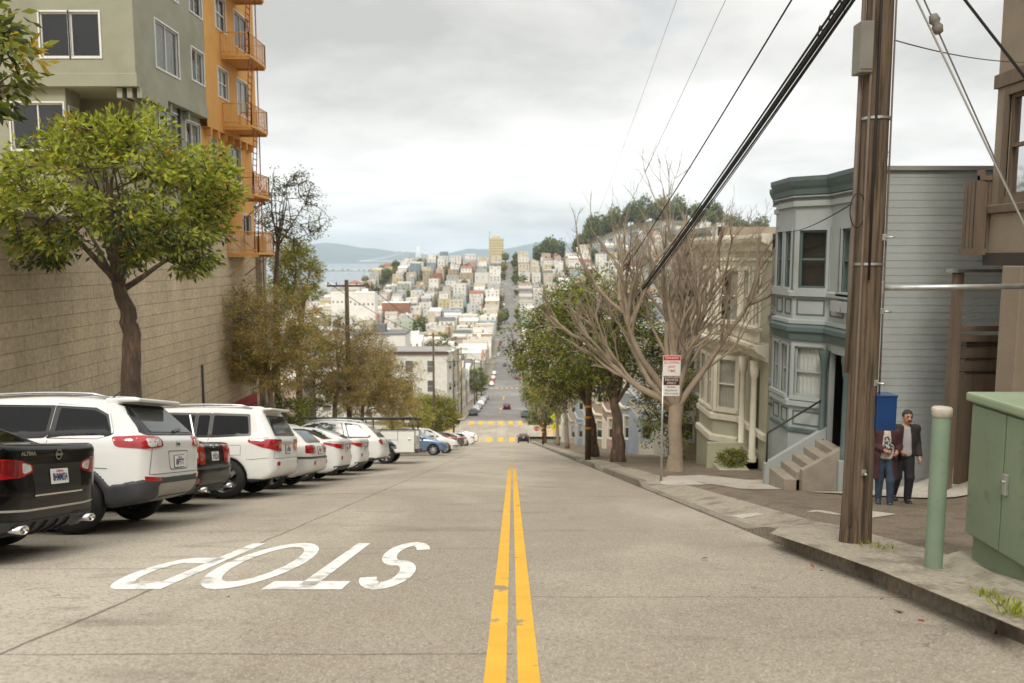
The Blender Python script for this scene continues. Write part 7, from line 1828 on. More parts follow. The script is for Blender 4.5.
o, p, zc = post_sign('small white and red notice on the post near the stop sign', 4.55, 118, pf(118)+1.9, .5, .6, M['sign_white']); plate(p, 'red_mark', -.2, .2, zc-.05, zc+.2, M['sign_red'], -.012, .003)
q = at_Y(407, 419, 80); o, p, zc = post_sign('small pale sign plate beside the light green shrub', q.x, 80, q.z, .5, .75, M['sign_white'])
# dead leaves and litter in the gutter
rl = random.Random(12); P, D = [], []
for px, py in ((895, 597), (904, 596), (884, 599), (815, 570), (820, 571), (888, 561), (1010, 625), (905, 614), (998, 632), (230, 597), (760, 600), (700, 560), (925, 622), (955, 612)):
    d = ray(px, py); t = -CAMZ/(d.z + GR*d.y); p = d*t; P.append((p.x, p.y, pf(p.y)+.012)); D.append((rl.uniform(-1, 1), rl.uniform(-1, 1), .0))
o = leaves_obj('litter', P, D, .09, [M['dead_leaf']], None, 4, .5, droop=0); tag(o, 'reddish dead leaves scattered in the gutter', 'leaf litter', kind='stuff')
# ------------------------------------------------------------------ the couple walking up the hill
M['skin'] = material('skin', (.46, .24, .16), .55, var=.10, vscale=8)
M['hair_dark'] = material('dark_greying_hair', (.035, .028, .024), .7, var=.5, vscale=40, bump=.5, bscale=120)
M['hair_brown'] = material('brown_hair', (.06, .035, .02), .6, var=.4, vscale=30)
M['coat_dark'] = material('dark_brown_jacket', (.030, .024, .022), .85, var=.3, vscale=6, bump=.3, bscale=30)
M['shirt_grey'] = material('light_grey_shirt', (.42, .41, .42), .85, var=.12, vscale=9, bump=.2, bscale=25)
M['trouser_dark'] = material('black_trousers', (.018, .018, .022), .85, var=.3, vscale=6)
M['coat_plum'] = material('plum_coat', (.060, .020, .026), .85, var=.3, vscale=6, bump=.3, bscale=30)
M['jeans'] = material('blue_jeans', (.035, .055, .085), .85, var=.35, vscale=7, bump=.2, bscale=60)
M['top_cream'] = material('cream_top', (.52, .45, .40), .85, var=.12, vscale=8)
M['scarf'] = material('black_and_white_scarf', (.03, .03, .03), .9, var=0, second=(.45, .45, .44), sscale=28, sthr=(.5, .53))
M['shoe_blue'] = material('navy_shoes', (.03, .04, .08), .6, var=.3, vscale=12)
M['shoe_black'] = material('black_shoes', (.02, .02, .022), .5, var=.2)
def sdf_obj(name, f, lo, hi, h, mat, parent): V, F = surface_net(f, lo, hi, h, 1); return np_mesh(name, V, F, mat, parent)
def U(k, *ds):
    d = ds[0]
    for e in ds[1:]: d = smin(d, e, k)
    return d
def figure(label, base, facing, H, pose, female=False, mats=None, scarf=False):
    """front of the body faces local -Y. pose: joint positions in metres for H = 1.75"""
    root = empty('person', label, 'person', 'couple walking up the pavement', loc=base, rotz=facing); k = H/1.75
    J = {n: np.array(v)*k for n, v in pose.items()}
    def limb(x, y, z, a, b, ra, rb): return sd_capsule(x, y, z, J[a], J[b], ra*k, rb*k)
    def head(x, y, z):
        c = J['head']; d = sd_ell(x, y, z, c + np.array((0, .005, .02))*k, np.array((.078, .098, .112))*k)
        d = smin(d, sd_ell(x, y, z, c + np.array((0, -.030, -.058))*k, np.array((.056, .062, .062))*k), .03*k)
        d = smin(d, sd_capsule(x, y, z, c + np.array((0, -.094, .016))*k, c + np.array((0, -.115, -.020))*k, .010*k, .017*k), .016*k)    # nose
        for s in (-1, 1):
            d = smin(d, sd_ell(x, y, z, c + np.array((s*.082, .012, -.002))*k, np.array((.012, .022, .032))*k), .008*k)   # ears
            d = smax(d, -sd_ell(x, y, z, c + np.array((s*.032, -.100, .020))*k, np.array((.018, .014, .011))*k), .012*k)   # eye sockets
        d = smin(d, sd_capsule(x, y, z, c + np.array((-.020, -.094, -.055))*k, c + np.array((.020, -.094, -.055))*k, .009*k), .008*k)
        return d
    def hand(x, y, z, s):
        w, e = J['wrist'+s], J['elbow'+s]; dr = (w - e)/np.linalg.norm(w - e); side = np.array((1.0, 0, 0)); side = side - dr*(side@dr); side /= np.linalg.norm(side); fr = np.cross(dr, side)
        d = sd_capsule(x, y, z, w, w + dr*.075*k, .024*k, .034*k)
        sg = 1 if s == 'L' else -1
        for i, (o, L) in enumerate(((-.027, .066), (-.009, .078), (.009, .072), (.026, .055))):
            a = w + dr*.085*k + fr*o*k; b = a + (dr*.55 + side*(-sg)*.20)*L*k; c2 = b + (dr*.25 - side*sg*.5)*L*.6*k
            d = smin(d, np.minimum(sd_capsule(x, y, z, a, b, .0095*k, .009*k), sd_capsule(x, y, z, b, c2, .009*k, .0075*k)), .010*k)
        a = w + dr*.03*k - fr*.025*k; b = a + (dr*.6 - fr*.75)*.055*k; return smin(d, np.minimum(sd_capsule(x, y, z, a, b, .012*k, .010*k), sd_capsule(x, y, z, b, b + dr*.03*k, .010*k, .008*k)), .010*k)
    bw = .165 if female else .185
    def torso(x, y, z, g=0.0):
        hp, ch = (J['hipL']+J['hipR'])/2, J['chest']
        d = sd_ell(x, y, z, ch, np.array((bw, .125, .20))*k); d = smin(d, sd_ell(x, y, z, (hp+ch)/2, np.array((.150 if female else .165, .115, .20))*k), .08*k); d = smin(d, sd_ell(x, y, z, hp + np.array((0, 0, .03))*k, np.array((.170, .125, .14))*k), .08*k)
        for s in 'LR': d = smin(d, sd_capsule(x, y, z, J['neck'] - np.array((0, 0, .05))*k, J['sho'+s], .06*k, .062*k), .06*k)
        return d - g*k
    def arms(x, y, z, g=0.0):
        d = None
        for s in 'LR':
            e = U(.02*k, limb(x, y, z, 'sho'+s, 'elbow'+s, .056, .043), limb(x, y, z, 'elbow'+s, 'wrist'+s, .043, .030)); d = e if d is None else np.minimum(d, e)
        return d - g*k
    def legs(x, y, z, g=0.0):
        d = None
        for s in 'LR':
            e = U(.03*k, limb(x, y, z, 'hip'+s, 'knee'+s, .088, .060), limb(x, y, z, 'knee'+s, 'ank'+s, .060, .042)); d = e if d is None else np.minimum(d, e)
        return d - g*k
    def body(x, y, z):
        d = smin(torso(x, y, z), smin(arms(x, y, z), legs(x, y, z), .02*k), .03*k); d = smin(d, sd_capsule(x, y, z, J['neck'] - np.array((0, 0, .05))*k, J['head'] - np.array((0, 0, .06))*k, .056*k, .052*k), .03*k)
        d = smin(d, head(x, y, z), .02*k)
        for s in 'LR':
            d = smin(d, hand(x, y, z, s), .012*k); an = J['ank'+s]; d = smin(d, sd_capsule(x, y, z, an + np.array((0, .02, -.03))*k, an + np.array((0, -.12, -.045))*k, .038*k, .03*k), .02*k)
        return d
    B = ((-.6*k, -.65*k, -.02), (.6*k, .6*k, 1.80*k)); h = .0145
    sdf_obj('body', body, *B, h, mats['skin'], root)
    def trousers(x, y, z):
        d = smin(legs(x, y, z, .016 if female else .022), torso(x, y, z, .012), .03*k); d = smax(d, z - (J['hipL'][2] + .12*k), .01)
        return smax(d, -(z - .085*k) , .006)
    sdf_obj('trousers', trousers, *B, h, mats['trousers'], root)
    def shoes(x, y, z):
        d = None
        for s in 'LR':
            an = J['ank'+s]; e = smin(sd_capsule(x, y, z, an + np.array((0, .03, -.045))*k, an + np.array((0, -.145, -.058))*k, .048*k, .042*k), sd_capsule(x, y, z, an, an + np.array((0, 0, -.04))*k, .052*k), .02*k)
            e = smax(e, (an[2] - .092*k) - z, .006); d = e if d is None else np.minimum(d, e)
        return d
    sdf_obj('shoe', shoes, *B, h, mats['shoes'], root)
    # shirt below an open jacket
    sdf_obj('shirt', lambda x, y, z: smax(smax(torso(x, y, z, .014), (J['hipL'][2] - .02*k) - z, .01), z - (J['neck'][2] - .015*k), .01), *B, h, mats['shirt'], root)
    hem = J['hipL'][2] - (.42 if female else .10)*k
    def coat(x, y, z):
        d = torso(x, y, z, .034)
        if female:
            hp = (J['hipL']+J['hipR'])/2; q = sd_capsule(x, y*1.0, z, hp, hp + np.array((0, .03, -.40))*k, .19*k, .235*k); d = smin(d, q, .06*k)
        d = smax(d, hem - z, .01); d = smax(d, z - (J['neck'][2] + .015*k), .02)
        op = np.abs(x - J['neck'][0]) - (.055 + (.06 if female else .05)*np.clip((J['neck'][2] - z)/(.6*k), 0, 1))*k      # open front
        d = smax(d, -np.maximum(op, y - (J['chest'][1] - .02*k)), .012)
        return smin(d, smax(arms(x, y, z, .024), -1e9 + 0*x, .01), .03*k)
    def coat2(x, y, z):
        d = coat(x, y, z)
        for s in 'LR':
            w, e = J['wrist'+s], J['elbow'+s]; dr = (w-e)/np.linalg.norm(w-e); d = smax(d, ((x-w[0])*dr[0] + (y-w[1])*dr[1] + (z-w[2])*dr[2]) - .005 - 9*(np.sqrt((x-w[0])**2+(y-w[1])**2+(z-w[2])**2) > .22*k), .004)
        return d
    sdf_obj('coat', coat2, *B, h, mats['coat'], root)
    c = J['head']
    def hair(x, y, z):
        d = sd_ell(x, y, z, c + np.array((0, .016, .036))*k, np.array((.090, .106, .112))*k)
        if female: d = smin(d, sd_capsule(x, y, z, c + np.array((0, .06, .0))*k, c + np.array((0, .075, -.17))*k, .085*k, .075*k), .04*k)
        d = d + .006*np.sin(x*90)*np.sin(y*80+z*60)
        return smax(d, -np.maximum(np.maximum(y - (c[1] - .035*k), z - (c[2] + .070*k)), -9.0), .02*k) if not female else smax(d, -np.maximum(y - (c[1] - .04*k), z - (c[2] + .08*k)), .02*k)
    sdf_obj('hair', lambda x, y, z: smax(hair(x, y, z), (c[2] - (.25 if female else .05)*k) - z, .01), *B, h*.9, mats['hair'], root)
    e = MB()
    for s in (-1, 1):
        q = c + np.array((s*.032, -.090, .020))*k; e.lathe([(0, -.010), (.008, -.006), (.010, 0), (.008, .006), (0, .010)], 10, c=tuple(q), axis='y')
    e.build('eye', M['ink'], root)
    if not female:
        sdf_obj('moustache', lambda x, y, z: sd_capsule(x, y, z, c + np.array((-.030, -.098, -.046))*k, c + np.array((.030, -.098, -.046))*k, .012*k), tuple(c - .14*k), tuple(c + .06*k), .006, mats['hair'], root)
        for s in (-1, 1): m = MB(); q = c + np.array((s*.032, -.104, .042))*k; m.tube([tuple(q - np.array((.018, 0, 0))), tuple(q + np.array((.018, 0, .002)))], .006, 6); m.build('eyebrow', mats['hair'], root)
    if scarf:
        ch = J['chest']; sdf_obj('scarf', lambda x, y, z: U(.03, sd_capsule(x, y, z, ch + np.array((.0, -.14, .05))*k, ch + np.array((.03, -.175, -.10))*k, .045*k, .07*k), sd_capsule(x, y, z, ch + np.array((.03, -.175, -.10))*k, ch + np.array((.035, -.165, -.22))*k, .07*k, .035*k)) + .006*np.sin(z*120), *B, h, M['scarf'], root)
    return root
# man: striding, arm bent in front, head turned to his left
man = dict(head=(.02, -.06, 1.615), neck=(0, -.03, 1.46), chest=(0, -.01, 1.25), shoL=(.185, .0, 1.40), shoR=(-.185, -.02, 1.40), elbowL=(.25, .05, 1.12), wristL=(.255, -.07, .90), elbowR=(-.235, .03, 1.13), wristR=(-.13, -.19, 1.02),
    hipL=(.085, 0, .92), hipR=(-.085, 0, .92), kneeL=(.09, -.10, .50), kneeR=(-.10, -.02, .49), ankL=(.085, -.06, .09), ankR=(-.11, .12, .11))
woman = dict(head=(0, -.05, 1.62), neck=(0, -.02, 1.46), chest=(0, 0, 1.26), shoL=(.165, .0, 1.41), shoR=(-.165, 0, 1.41), elbowL=(.225, .02, 1.14), wristL=(.17, -.19, 1.08), elbowR=(-.225, .03, 1.14), wristR=(-.05, -.21, 1.10),
    hipL=(.08, 0, .93), hipR=(-.08, 0, .93), kneeL=(.09, -.12, .51), kneeR=(-.09, .0, .49), ankL=(.10, -.10, .09), ankR=(-.09, .05, .10))
mg = hit_ground(896, 503.5); wg = hit_ground(884, 503.5)
fc_ = lambda p: atan2(p.x, p.y) * -1
figure('man with dark curly hair and moustache in dark jacket and grey shirt', (mg.x+.14, mg.y+.1, float(gz(mg.x, mg.y))), fc_(mg)+.35, 1.73, man, False, dict(skin=M['skin'], trousers=M['trouser_dark'], shoes=M['shoe_black'], shirt=M['shirt_grey'], coat=M['coat_dark'], hair=M['hair_dark']))
figure('woman in plum coat and jeans holding a black and white scarf', (wg.x-.10, wg.y-.18, float(gz(wg.x, wg.y-.18))), fc_(wg)+.1, 1.66, woman, True, dict(skin=M['skin'], trousers=M['jeans'], shoes=M['shoe_blue'], shirt=M['top_cream'], coat=M['coat_plum'], hair=M['hair_brown']), True)
# ------------------------------------------------------------------ the city on the far slopes
PAL = [('white', (.78, .75, .69), 40), ('cream', (.64, .57, .44), 20), ('pale grey', (.50, .49, .46), 11), ('pale yellow', (.62, .52, .30), 6), ('pale blue', (.40, .47, .50), 5), ('pale green', (.44, .47, .37), 4),
       ('dusty pink', (.56, .41, .35), 5), ('tan', (.47, .37, .26), 9), ('peach', (.60, .41, .27), 5), ('brick red', (.36, .17, .105), 3), ('slate blue', (.26, .32, .36), 3)]
ROOFS = [('white', (.76, .74, .70), 40), ('pale grey', (.50, .49, .47), 28), ('dark grey', (.16, .16, .16), 10), ('tan', (.46, .39, .31), 15), ('red', (.38, .16, .10), 2)]
CW = {n: material('house_wall_' + n.replace(' ', '_'), c, .9, var=.10, vscale=.25, coord='World', objrand=.10) for n, c, w in PAL}
CR = {n: material('house_roof_' + n.replace(' ', '_'), c, .95, var=.16, vscale=.3, coord='World', objrand=.12) for n, c, w in ROOFS}
M['far_window'] = material('far_window_glass', (.15, .15, .145), .3, var=.4, vscale=.2, coord='World')
M['far_trim'] = material('far_trim', (.62, .60, .55), .8, var=.05)
rc = random.Random(2024)
def pick(L): return rc.choices(L, [q[2] for q in L])[0]
ORD = ['first', 'second', 'third', 'fourth', 'fifth', 'sixth', 'seventh', 'eighth', 'ninth', 'tenth', 'eleventh', 'twelfth', 'thirteenth', 'fourteenth', 'fifteenth', 'sixteenth', 'seventeenth', 'eighteenth', 'nineteenth', 'twentieth', 'twenty-first', 'twenty-second', 'twenty-third', 'twenty-fourth', 'twenty-fifth', 'twenty-sixth']
NUM = {1: 'one', 2: 'two', 3: 'three', 4: 'four', 5: 'five'}
# rows of lots: (near x, far x, which side faces its street, words)
ROWS = []
def add_rows(x, end, step_sign, side_word):
    n = 0
    while (end - x)*step_sign > 9:
        w = rc.uniform(10.5, 15); w = min(w, (end - x)*step_sign); n += 1
        words_ = f'street {side_word} side' if n == 1 else f'{ORD[n-1]} row {side_word} of street'
        if not any(lo < x + step_sign*w*.5 < hi for lo, hi in ((-154, -140), (-291, -277), (129, 143))): ROWS.append((x, x + step_sign*w, 1 if (n % 2) == (step_sign < 0) else -1, words_))
        x += step_sign*(w + (1.0 if n % 2 else rc.uniform(1.5, 5)))
add_rows(-12.1, -275, -1, 'left'); add_rows(6.8, 268, 1, 'right')
lots = []
for ri, (xa, xb, sd_, words_) in enumerate(ROWS):
    for bi, (b0, b1) in enumerate(blocks):
        front = words_.startswith('street'); y = b0 + 4; k = 0
        while True:
            w = rc.uniform(7.6, 9.5) if b0 < 440 else rc.choice((7, 8, 9, 10, 12, 16))
            if y + w > b1 - 3: break
            xx0, xx1 = sorted((xa, xb)); dep = xx1 - xx0
            if not front:
                xx0 += rc.uniform(-1, 3); xx1 -= rc.uniform(-1, 3)
            fl = rc.choices((2, 3, 4, 5), (34, 46, 16, 4) if b0 > 560 or front else (55, 38, 7, 0))[0]
            lots.append(dict(x0=xx0, x1=xx1, y0=y, y1=y+w-rc.choice((.05, .1, .6)), fl=fl, row=ri, blk=bi, k=k, side=sd_, words=words_)); y += w; k += 1
            if rc.random() < .14: y += rc.uniform(2, 7)
def lot_z(L):
    zs = terrain([L['x0'], L['x1'], L['x0'], L['x1']], [L['y0'], L['y0'], L['y1'], L['y1']]); return float(zs.min()), float(zs.max())
skip_near = lambda L: L['words'] == 'street left side' and L['blk'] == 0 and L['k'] < 3
use = []
for L in lots:
    if skip_near(L): continue
    zlo, zhi = lot_z(L); L['zlo'] = zlo - .6; L['zt'] = (zlo*.5 + zhi*.5) + L['fl']*3.0 + rc.uniform(.4, 1.6)
    a = project((L['x0'], L['y0'], L['zt'])); b = project((L['x1'], L['y0'], L['zt'])); c = project((L['x0'], L['y1'], L['zt']))
    if not a or not b: continue
    if max(a[0], b[0], c[0]) < 292 or min(a[0], b[0], c[0]) > 745: continue
    # behind the ochre building, the right-hand houses or the dense right trees
    mxx = (a[0] + b[0])/2
    if mxx > 650 and a[1] > 262: continue
    if 545 < mxx and a[1] > 330: continue
    L['pw'] = abs(b[0]-a[0]); L['area'] = abs(b[0]-a[0]) * max(2.0, abs(c[1]-a[1]) + 3.0*L['fl']*FPX/a[2]*.5); use.append(L)
use.sort(key=lambda L: -L['area'])
def house_geo(L, wall, roofm, winm=None, off=(0, 0, 0), mis=(0, 1, 2)):
    """walls into wall, roof pieces into roofm, window boxes returned as list of quads"""
    ox, oy, oz = off; x0, x1, y0, y1, zb, zt = L['x0']-ox, L['x1']-ox, L['y0']-oy, L['y1']-oy, L['zlo']-oz, L['zt']-oz
    p = .35
    wall.add([(x0,y0,zb),(x1,y0,zb),(x1,y1,zb),(x0,y1,zb),(x0,y0,zt),(x1,y0,zt),(x1,y1,zt),(x0,y1,zt)], [(0,1,5,4),(1,2,6,5),(2,3,7,6),(3,0,4,7)], mis[0])
    t = .25
    wall.add([(x0,y0,zt),(x1,y0,zt),(x1,y1,zt),(x0,y1,zt),(x0+t,y0+t,zt),(x1-t,y0+t,zt),(x1-t,y1-t,zt),(x0+t,y1-t,zt),(x0+t,y0+t,zt-p),(x1-t,y0+t,zt-p),(x1-t,y1-t,zt-p),(x0+t,y1-t,zt-p)],
        [(0,1,5,4),(1,2,6,5),(2,3,7,6),(3,0,4,7),(4,5,9,8),(5,6,10,9),(6,7,11,10),(7,4,8,11)], mis[0])
    if L['gable']:
        xm = (x0+x1)/2; h = min(2.6, (y1-y0)*.28); ym = (y0+y1)/2; e = .35
        roofm.add([(x0-e,y0-e,zt-.05),(x1+e,y0-e,zt-.05),(x1+e,y1+e,zt-.05),(x0-e,y1+e,zt-.05),(x0-e,ym,zt+h),(x1+e,ym,zt+h)], [(0,1,5,4),(2,3,4,5),(3,0,4),(1,2,5),(3,2,1,0)], mis[1])
    else:
        roofm.add([(x0+t,y0+t,zt-p+.01),(x1-t,y0+t,zt-p+.01),(x1-t,y1-t,zt-p+.01),(x0+t,y1-t,zt-p+.01)], [(0,1,2,3)], mis[1])
        for bx, by, sx, sy, sz in L['bits']:
            roofm.box((x0 + (x1-x0)*bx, y0 + (y1-y0)*by, zt-p), (min(x1-.4, x0 + (x1-x0)*bx + sx), min(y1-.4, y0 + (y1-y0)*by + sy), zt-p+sz), mis[1])
    W_ = []
    fh = 3.0; n = max(1, int((x1-x0-1.2)/3.0)); zf = zt - .9
    sx_ = x1 if L['side'] > 0 else x0; nx = 1 if L['side'] > 0 else -1; ny = max(1, int((y1-y0)/2.9))
    for f in range(L['fl']):
        z1 = zf - f*fh - .35; z0 = z1 - 1.55
        for k in range(n):
            if L['rw'][(f*7 + k*3) % 23] < .42: continue
            xc = x0 + .6 + (x1-x0-1.2)*(k+.5)/n; W_.append([(xc-.5, y0-.03, z0), (xc+.5, y0-.03, z0), (xc+.5, y0-.03, z1), (xc-.5, y0-.03, z1)])
        for k in range(ny):
            yc = y0 + (y1-y0)*(k+.5)/ny; q = sx_ + .03*nx; W_.append([(q, yc-.55, z0), (q, yc+.55, z0), (q, yc+.55, z1), (q, yc-.55, z1)])
    return W_
for L in use:
    L['c'] = pick(PAL); L['r'] = pick(ROOFS); L['gable'] = rc.random() < (.10 if L['r'][0] != 'red' else .8); L['rw'] = [rc.random() for _ in range(23)]
    L['bits'] = [(rc.uniform(.1, .8), rc.uniform(.1, .7), rc.uniform(.8, 3), rc.uniform(.8, 2.6), rc.uniform(.5, 2.2)) for _ in range(rc.choice((0, 1, 1, 2, 3)))]
NIND = 292
for i, L in enumerate(use[:NIND]):
    ctr = ((L['x0']+L['x1'])/2, (L['y0']+L['y1'])/2, L['zlo']); kind = 'house' if L['fl'] < 4 else 'apartment building'
    lab = f"{L['c'][0]} {NUM[L['fl']]}-storey house, {L['r'][0]} roof, {ORD[L['k']]} past {['near', 'second', 'third', 'fourth', 'fifth', 'sixth'][L['blk']]} crossing, {L['words']}"
    wm, rm = MB(), MB(); W_ = house_geo(L, wm, rm, off=ctr)
    near = L['pw'] > 26 or L['y0'] < 225
    if not near:
        for q in W_: wm.add(q, [(0, 1, 2, 3)], 1)
    o = wm.build('hillside_house', [CW[L['c'][0]], M['far_window']], fix=False); o.location = ctr; tag(o, lab, 'house', 'houses on the far slopes')
    rm.build('roof', CR[L['r'][0]], o, fix=False)
    if near:
        for q in W_[:14]:
            P = [Vector(p) for p in q]; c_ = sum(P, Vector())/4; n_ = (P[1]-P[0]).cross(P[2]-P[0]).normalized()
            if n_.y > .5 or (abs(n_.x) > .5 and n_.x*L['side'] < 0): n_ = -n_
            m = MB(); big = [c_ + (p - c_)*1.16 + n_*.03 for p in P]; m.add([*big, *P], [(0,1,5,4),(1,2,6,5),(2,3,7,6),(3,0,4,7)]); w = m.build('window', M['far_trim'], o, fix=False)
            m = MB(); m.add(P, [(0, 1, 2, 3)]); m.build('pane', M['far_window'], w, fix=False)
if len(use) > NIND:
    names = [p[0] for p in PAL]; rn = [r[0] for r in ROOFS]; sm = MB()
    for L in use[NIND:]:
        ci, ri_ = names.index(L['c'][0]), len(names) + rn.index(L['r'][0]); W_ = house_geo(L, sm, sm, mis=(ci, ri_))
        for q in W_: sm.add(q, [(0, 1, 2, 3)], len(names) + len(rn))
    o = sm.build('hillside_houses', [CW[n] for n in names] + [CR[n] for n in rn] + [M['far_window']], fix=False); tag(o, 'mass of tiny pale houses filling in the far slopes', kind='stuff')
print('houses', len(use))
# corner houses just past the intersection, left side, with full detail
M['grey_white_wood'] = wood('grey_white_siding', (.70, .685, .63)); M['cream_wood'] = wood('cream_siding', (.60, .52, .38)); M['cocoa_trim'] = wood('dark_cocoa_trim', (.10, .06, .05)); M['white_trim'] = wood('white_trim', (.70, .68, .63))
def corner_side_windows(root, x0, y, zt, cols, rows_):
    fc = Face((x0, y, 0), (1, 0, 0), (0, -1, 0))
    for (a, b, c, d) in cols:
        put(window(None, fc, a, b, c, d, M['white_trim'], M['far_window'], rows=2, casing=M['white_trim'], cw=.14, depth=-.05, sill=M['white_trim']), root)
zt = at_Y(420, 353, 152).z
h1 = plain_house('corner_house', 'grey-white three storey corner house with dark roof edge past the intersection', 151.5, 160, -12.5, 13, zt, M['grey_white_wood'], M['white_trim'], 3, False, -1, 'houses past the intersection')
xl = -12.5-13
corner_side_windows(h1, xl, 151.5, zt, [(a, a+1.5, zt-q-2.3, zt-q) for a in (1.2, 5.0, 9.2) for q in (1.4, 5.2, 9.0)], 3)
m = MB(); m.box((xl-.3, 151.1, zt-.15), (-12.1, 151.55, zt+.35)); put(m.build('roof_edge', M['cocoa_trim']), h1)
h2 = plain_house('row_house', 'cream bay-windowed house next to the grey-white corner house', 160.3, 168.3, -12.3, 14, zt-.6, M['cream_wood'], M['white_trim'], 3, True, -1, 'houses past the intersection')
h3 = plain_house('row_house', 'tan row house two doors past the grey-white corner house', 168.6, 176.5, -12.3, 14, zt-1.4, M['tan_wood'], M['white_trim'], 3, True, -1, 'houses past the intersection')
zt2 = at_Y(375, 338, 235).z
# landmark buildings on the ridge
def block_thing(name, label, x0, x1, y0, y1, zb, zt, wallm, roofm_, cols, rows_, cat='building', hip=0.0, winw=1.3, winh=1.5):
    o = empty(name, label, cat, loc=((x0+x1)/2, (y0+y1)/2, zb)); m = MB(); m.box((x0, y0, zb), (x1, y1, zt)); wl_ = put(m.build('wall', wallm), o); m = MB()
    if hip:
        e = .8; xm0, xm1 = x0 + (y1-y0)*.4, x1 - (y1-y0)*.4; ym = (y0+y1)/2
        m.add([(x0-e,y0-e,zt),(x1+e,y0-e,zt),(x1+e,y1+e,zt),(x0-e,y1+e,zt),(min(xm0,xm1-.1),ym,zt+hip),(xm1,ym,zt+hip)], [(0,1,5,4),(1,2,5),(2,3,4,5),(3,0,4),(3,2,1,0)])
    else: m.box((x0-.2, y0-.2, zt), (x1+.2, y1+.2, zt+.5)); m.box(((x0+x1)/2-2, (y0+y1)/2-2, zt+.5), ((x0+x1)/2+2, (y0+y1)/2+2, zt+3))
    put(m.build('roof', roofm_), o)
    for r in range(rows_):
        for c in range(cols):
            xc = x0 + (x1-x0)*(c+.5)/cols; zc_ = zt - (zt-zb)*(r+.5)/rows_*.97 - .3; m = MB(); m.box((xc-winw/2, y0-.06, zc_-winh/2), (xc+winw/2, y0+.02, zc_+winh/2)); put(m.build('window', M['far_window']), o)
    return o
rx = lambda px, Y: at_Y(px, 258, Y).x
tw_ = block_thing('apartment_tower', 'pale yellow apartment tower rising on the ridge left of the far street', rx(489, 985), rx(503.5, 985), 985, 1003, -6, at_Y(496, 239, 985).z, CW['pale yellow'], CR['tan'], 6, 9)
m = MB(); m.box((rx(492, 985), 988, at_Y(496, 239, 985).z+.5), (rx(500, 985), 1000, at_Y(496, 235.8, 985).z)); put(m.build('penthouse', CW['pale yellow']), tw_)
m = MB(); m.tube([(rx(489.5, 985), 990, 24), (rx(489.5, 985), 990, at_Y(489, 231, 985).z)], .25, 5); put(m.build('mast', M['wire']), tw_)
zr = lambda x, y: float(terrain(x, y))
for lab, px0, px1, py0, py1, Y, wc, rc_, hip in (('pale building with red hipped roof near the left ridge end', 380, 395, 266, 273, 960, 'cream', 'red', 3.5), ('white building with red roof below the left ridge, above the water', 348, 359, 283, 290, 700, 'white', 'red', 2.5),
        ('wide brick red building with white roof in the middle of the slope', 381, 408, 303, 314, 640, 'brick red', 'white', 0), ('long dark-roofed white building left of the near crossing', 346, 404, 335, 352, 250, 'white', 'dark grey', 0),
        ('grey building with dark roof terrace on the ridge right of bridge tower', 424, 441, 256, 272, 960, 'pale grey', 'pale grey', 0), ('white ribbed building at the left slope foot', 330, 352, 291, 305, 620, 'white', 'tan', 0), ('white block with small square windows at left, above the wispy trees', 352, 374, 293, 308, 600, 'white', 'white', 0)):
    x0, x1 = rx(px0, Y), rx(px1, Y); block_thing('hillside_building', lab, x0, x1, Y, Y+14, min(zr(x0, Y), zr(x1, Y+14), zat(py1, Y))-3, zat(py0, Y), CW[wc], CR[rc_], max(2, int((px1-px0)/4)), 2, hip=hip, winw=1.2)
# trees among the far houses: three crowns, copied
def crown_proto(name, mats, seed, tall=1.0, n=900):
    r = random.Random(seed); P, D, MI = [], [], []
    for _ in range(n):
        v = rvec(r); q = 1 + .35*mnoise.noise(v*1.7 + Vector((seed, 0, 0))); P.append(Vector((v.x*q, v.y*q, v.z*q*tall + tall)) * (r.uniform(.55, 1.0))); D.append(v); MI.append(r.randrange(len(mats)))
    o = empty(name); leaves_obj('crown', P, D, .30, [M[m] for m in mats], o, seed, .7, MI); m = MB(); m.tube([(0, 0, -1.6), (0, 0, .8)], .09, 6); m.build('trunk', M['bark'], o); return o
protos = [crown_proto('hillside_tree', ['leaf_dark', 'leaf_mid'], 71), crown_proto('hillside_tree', ['leaf_dark', 'leaf_dark', 'leaf_mid'], 72, 1.5), crown_proto('hillside_tree', ['leaf_mid', 'leaf_green', 'leaf_olive'], 73)]
kinds = ['dark rounded tree standing among the far hillside houses', 'dark upright tree standing among the far hillside houses', 'mid green tree standing among the far hillside houses']
first = [True]*3
def far_tree(k, x, y, s, label=None, group=None):
    o = protos[k] if first[k] else copy_tree(protos[k]); first[k] = False
    z = zr(x, y); o.location = (x, y, z + s*.9); o.scale = (s, s, s); o.rotation_euler = (0, 0, rc.uniform(0, 6)); tag(o, label or kinds[k], 'tree', group or ['rounded dark trees on the far slopes', 'upright dark trees on the far slopes', 'green trees on the far slopes'][k]); return o
for y, x, s, k in ((900, -9.5, 7, 2), (925, 3, 6.5, 0), (880, 4.5, 5.0, 0), (845, 3.5, 6.5, 0), (868, -9.8, 4.5, 0), (770, -10, 4.5, 2), (745, -10.2, 3.6, 2), (660, -10, 3.0, 0), (640, -10.5, 2.6, 2), (610, -10.2, 2.4, 0), (800, 4.4, 3.4, 0), (730, 4.4, 3.0, 0), (700, 4.6, 3.4, 0), (955, 5.5, 7.5, 0), (960, -8, 7.0, 2)):
    far_tree(k, x, y, s*.62, {(900, -9.5): 'large yellow-green tree by the far street just below the ridge', (845, 3.5): 'broad green tree overhanging the right kerb of the far street', (770, -10): 'bright green tree on the left kerb halfway up the far street'}.get((y, x), 'dark street tree along the kerbs of the street climbing the far hill'), 'street trees up the far hill')
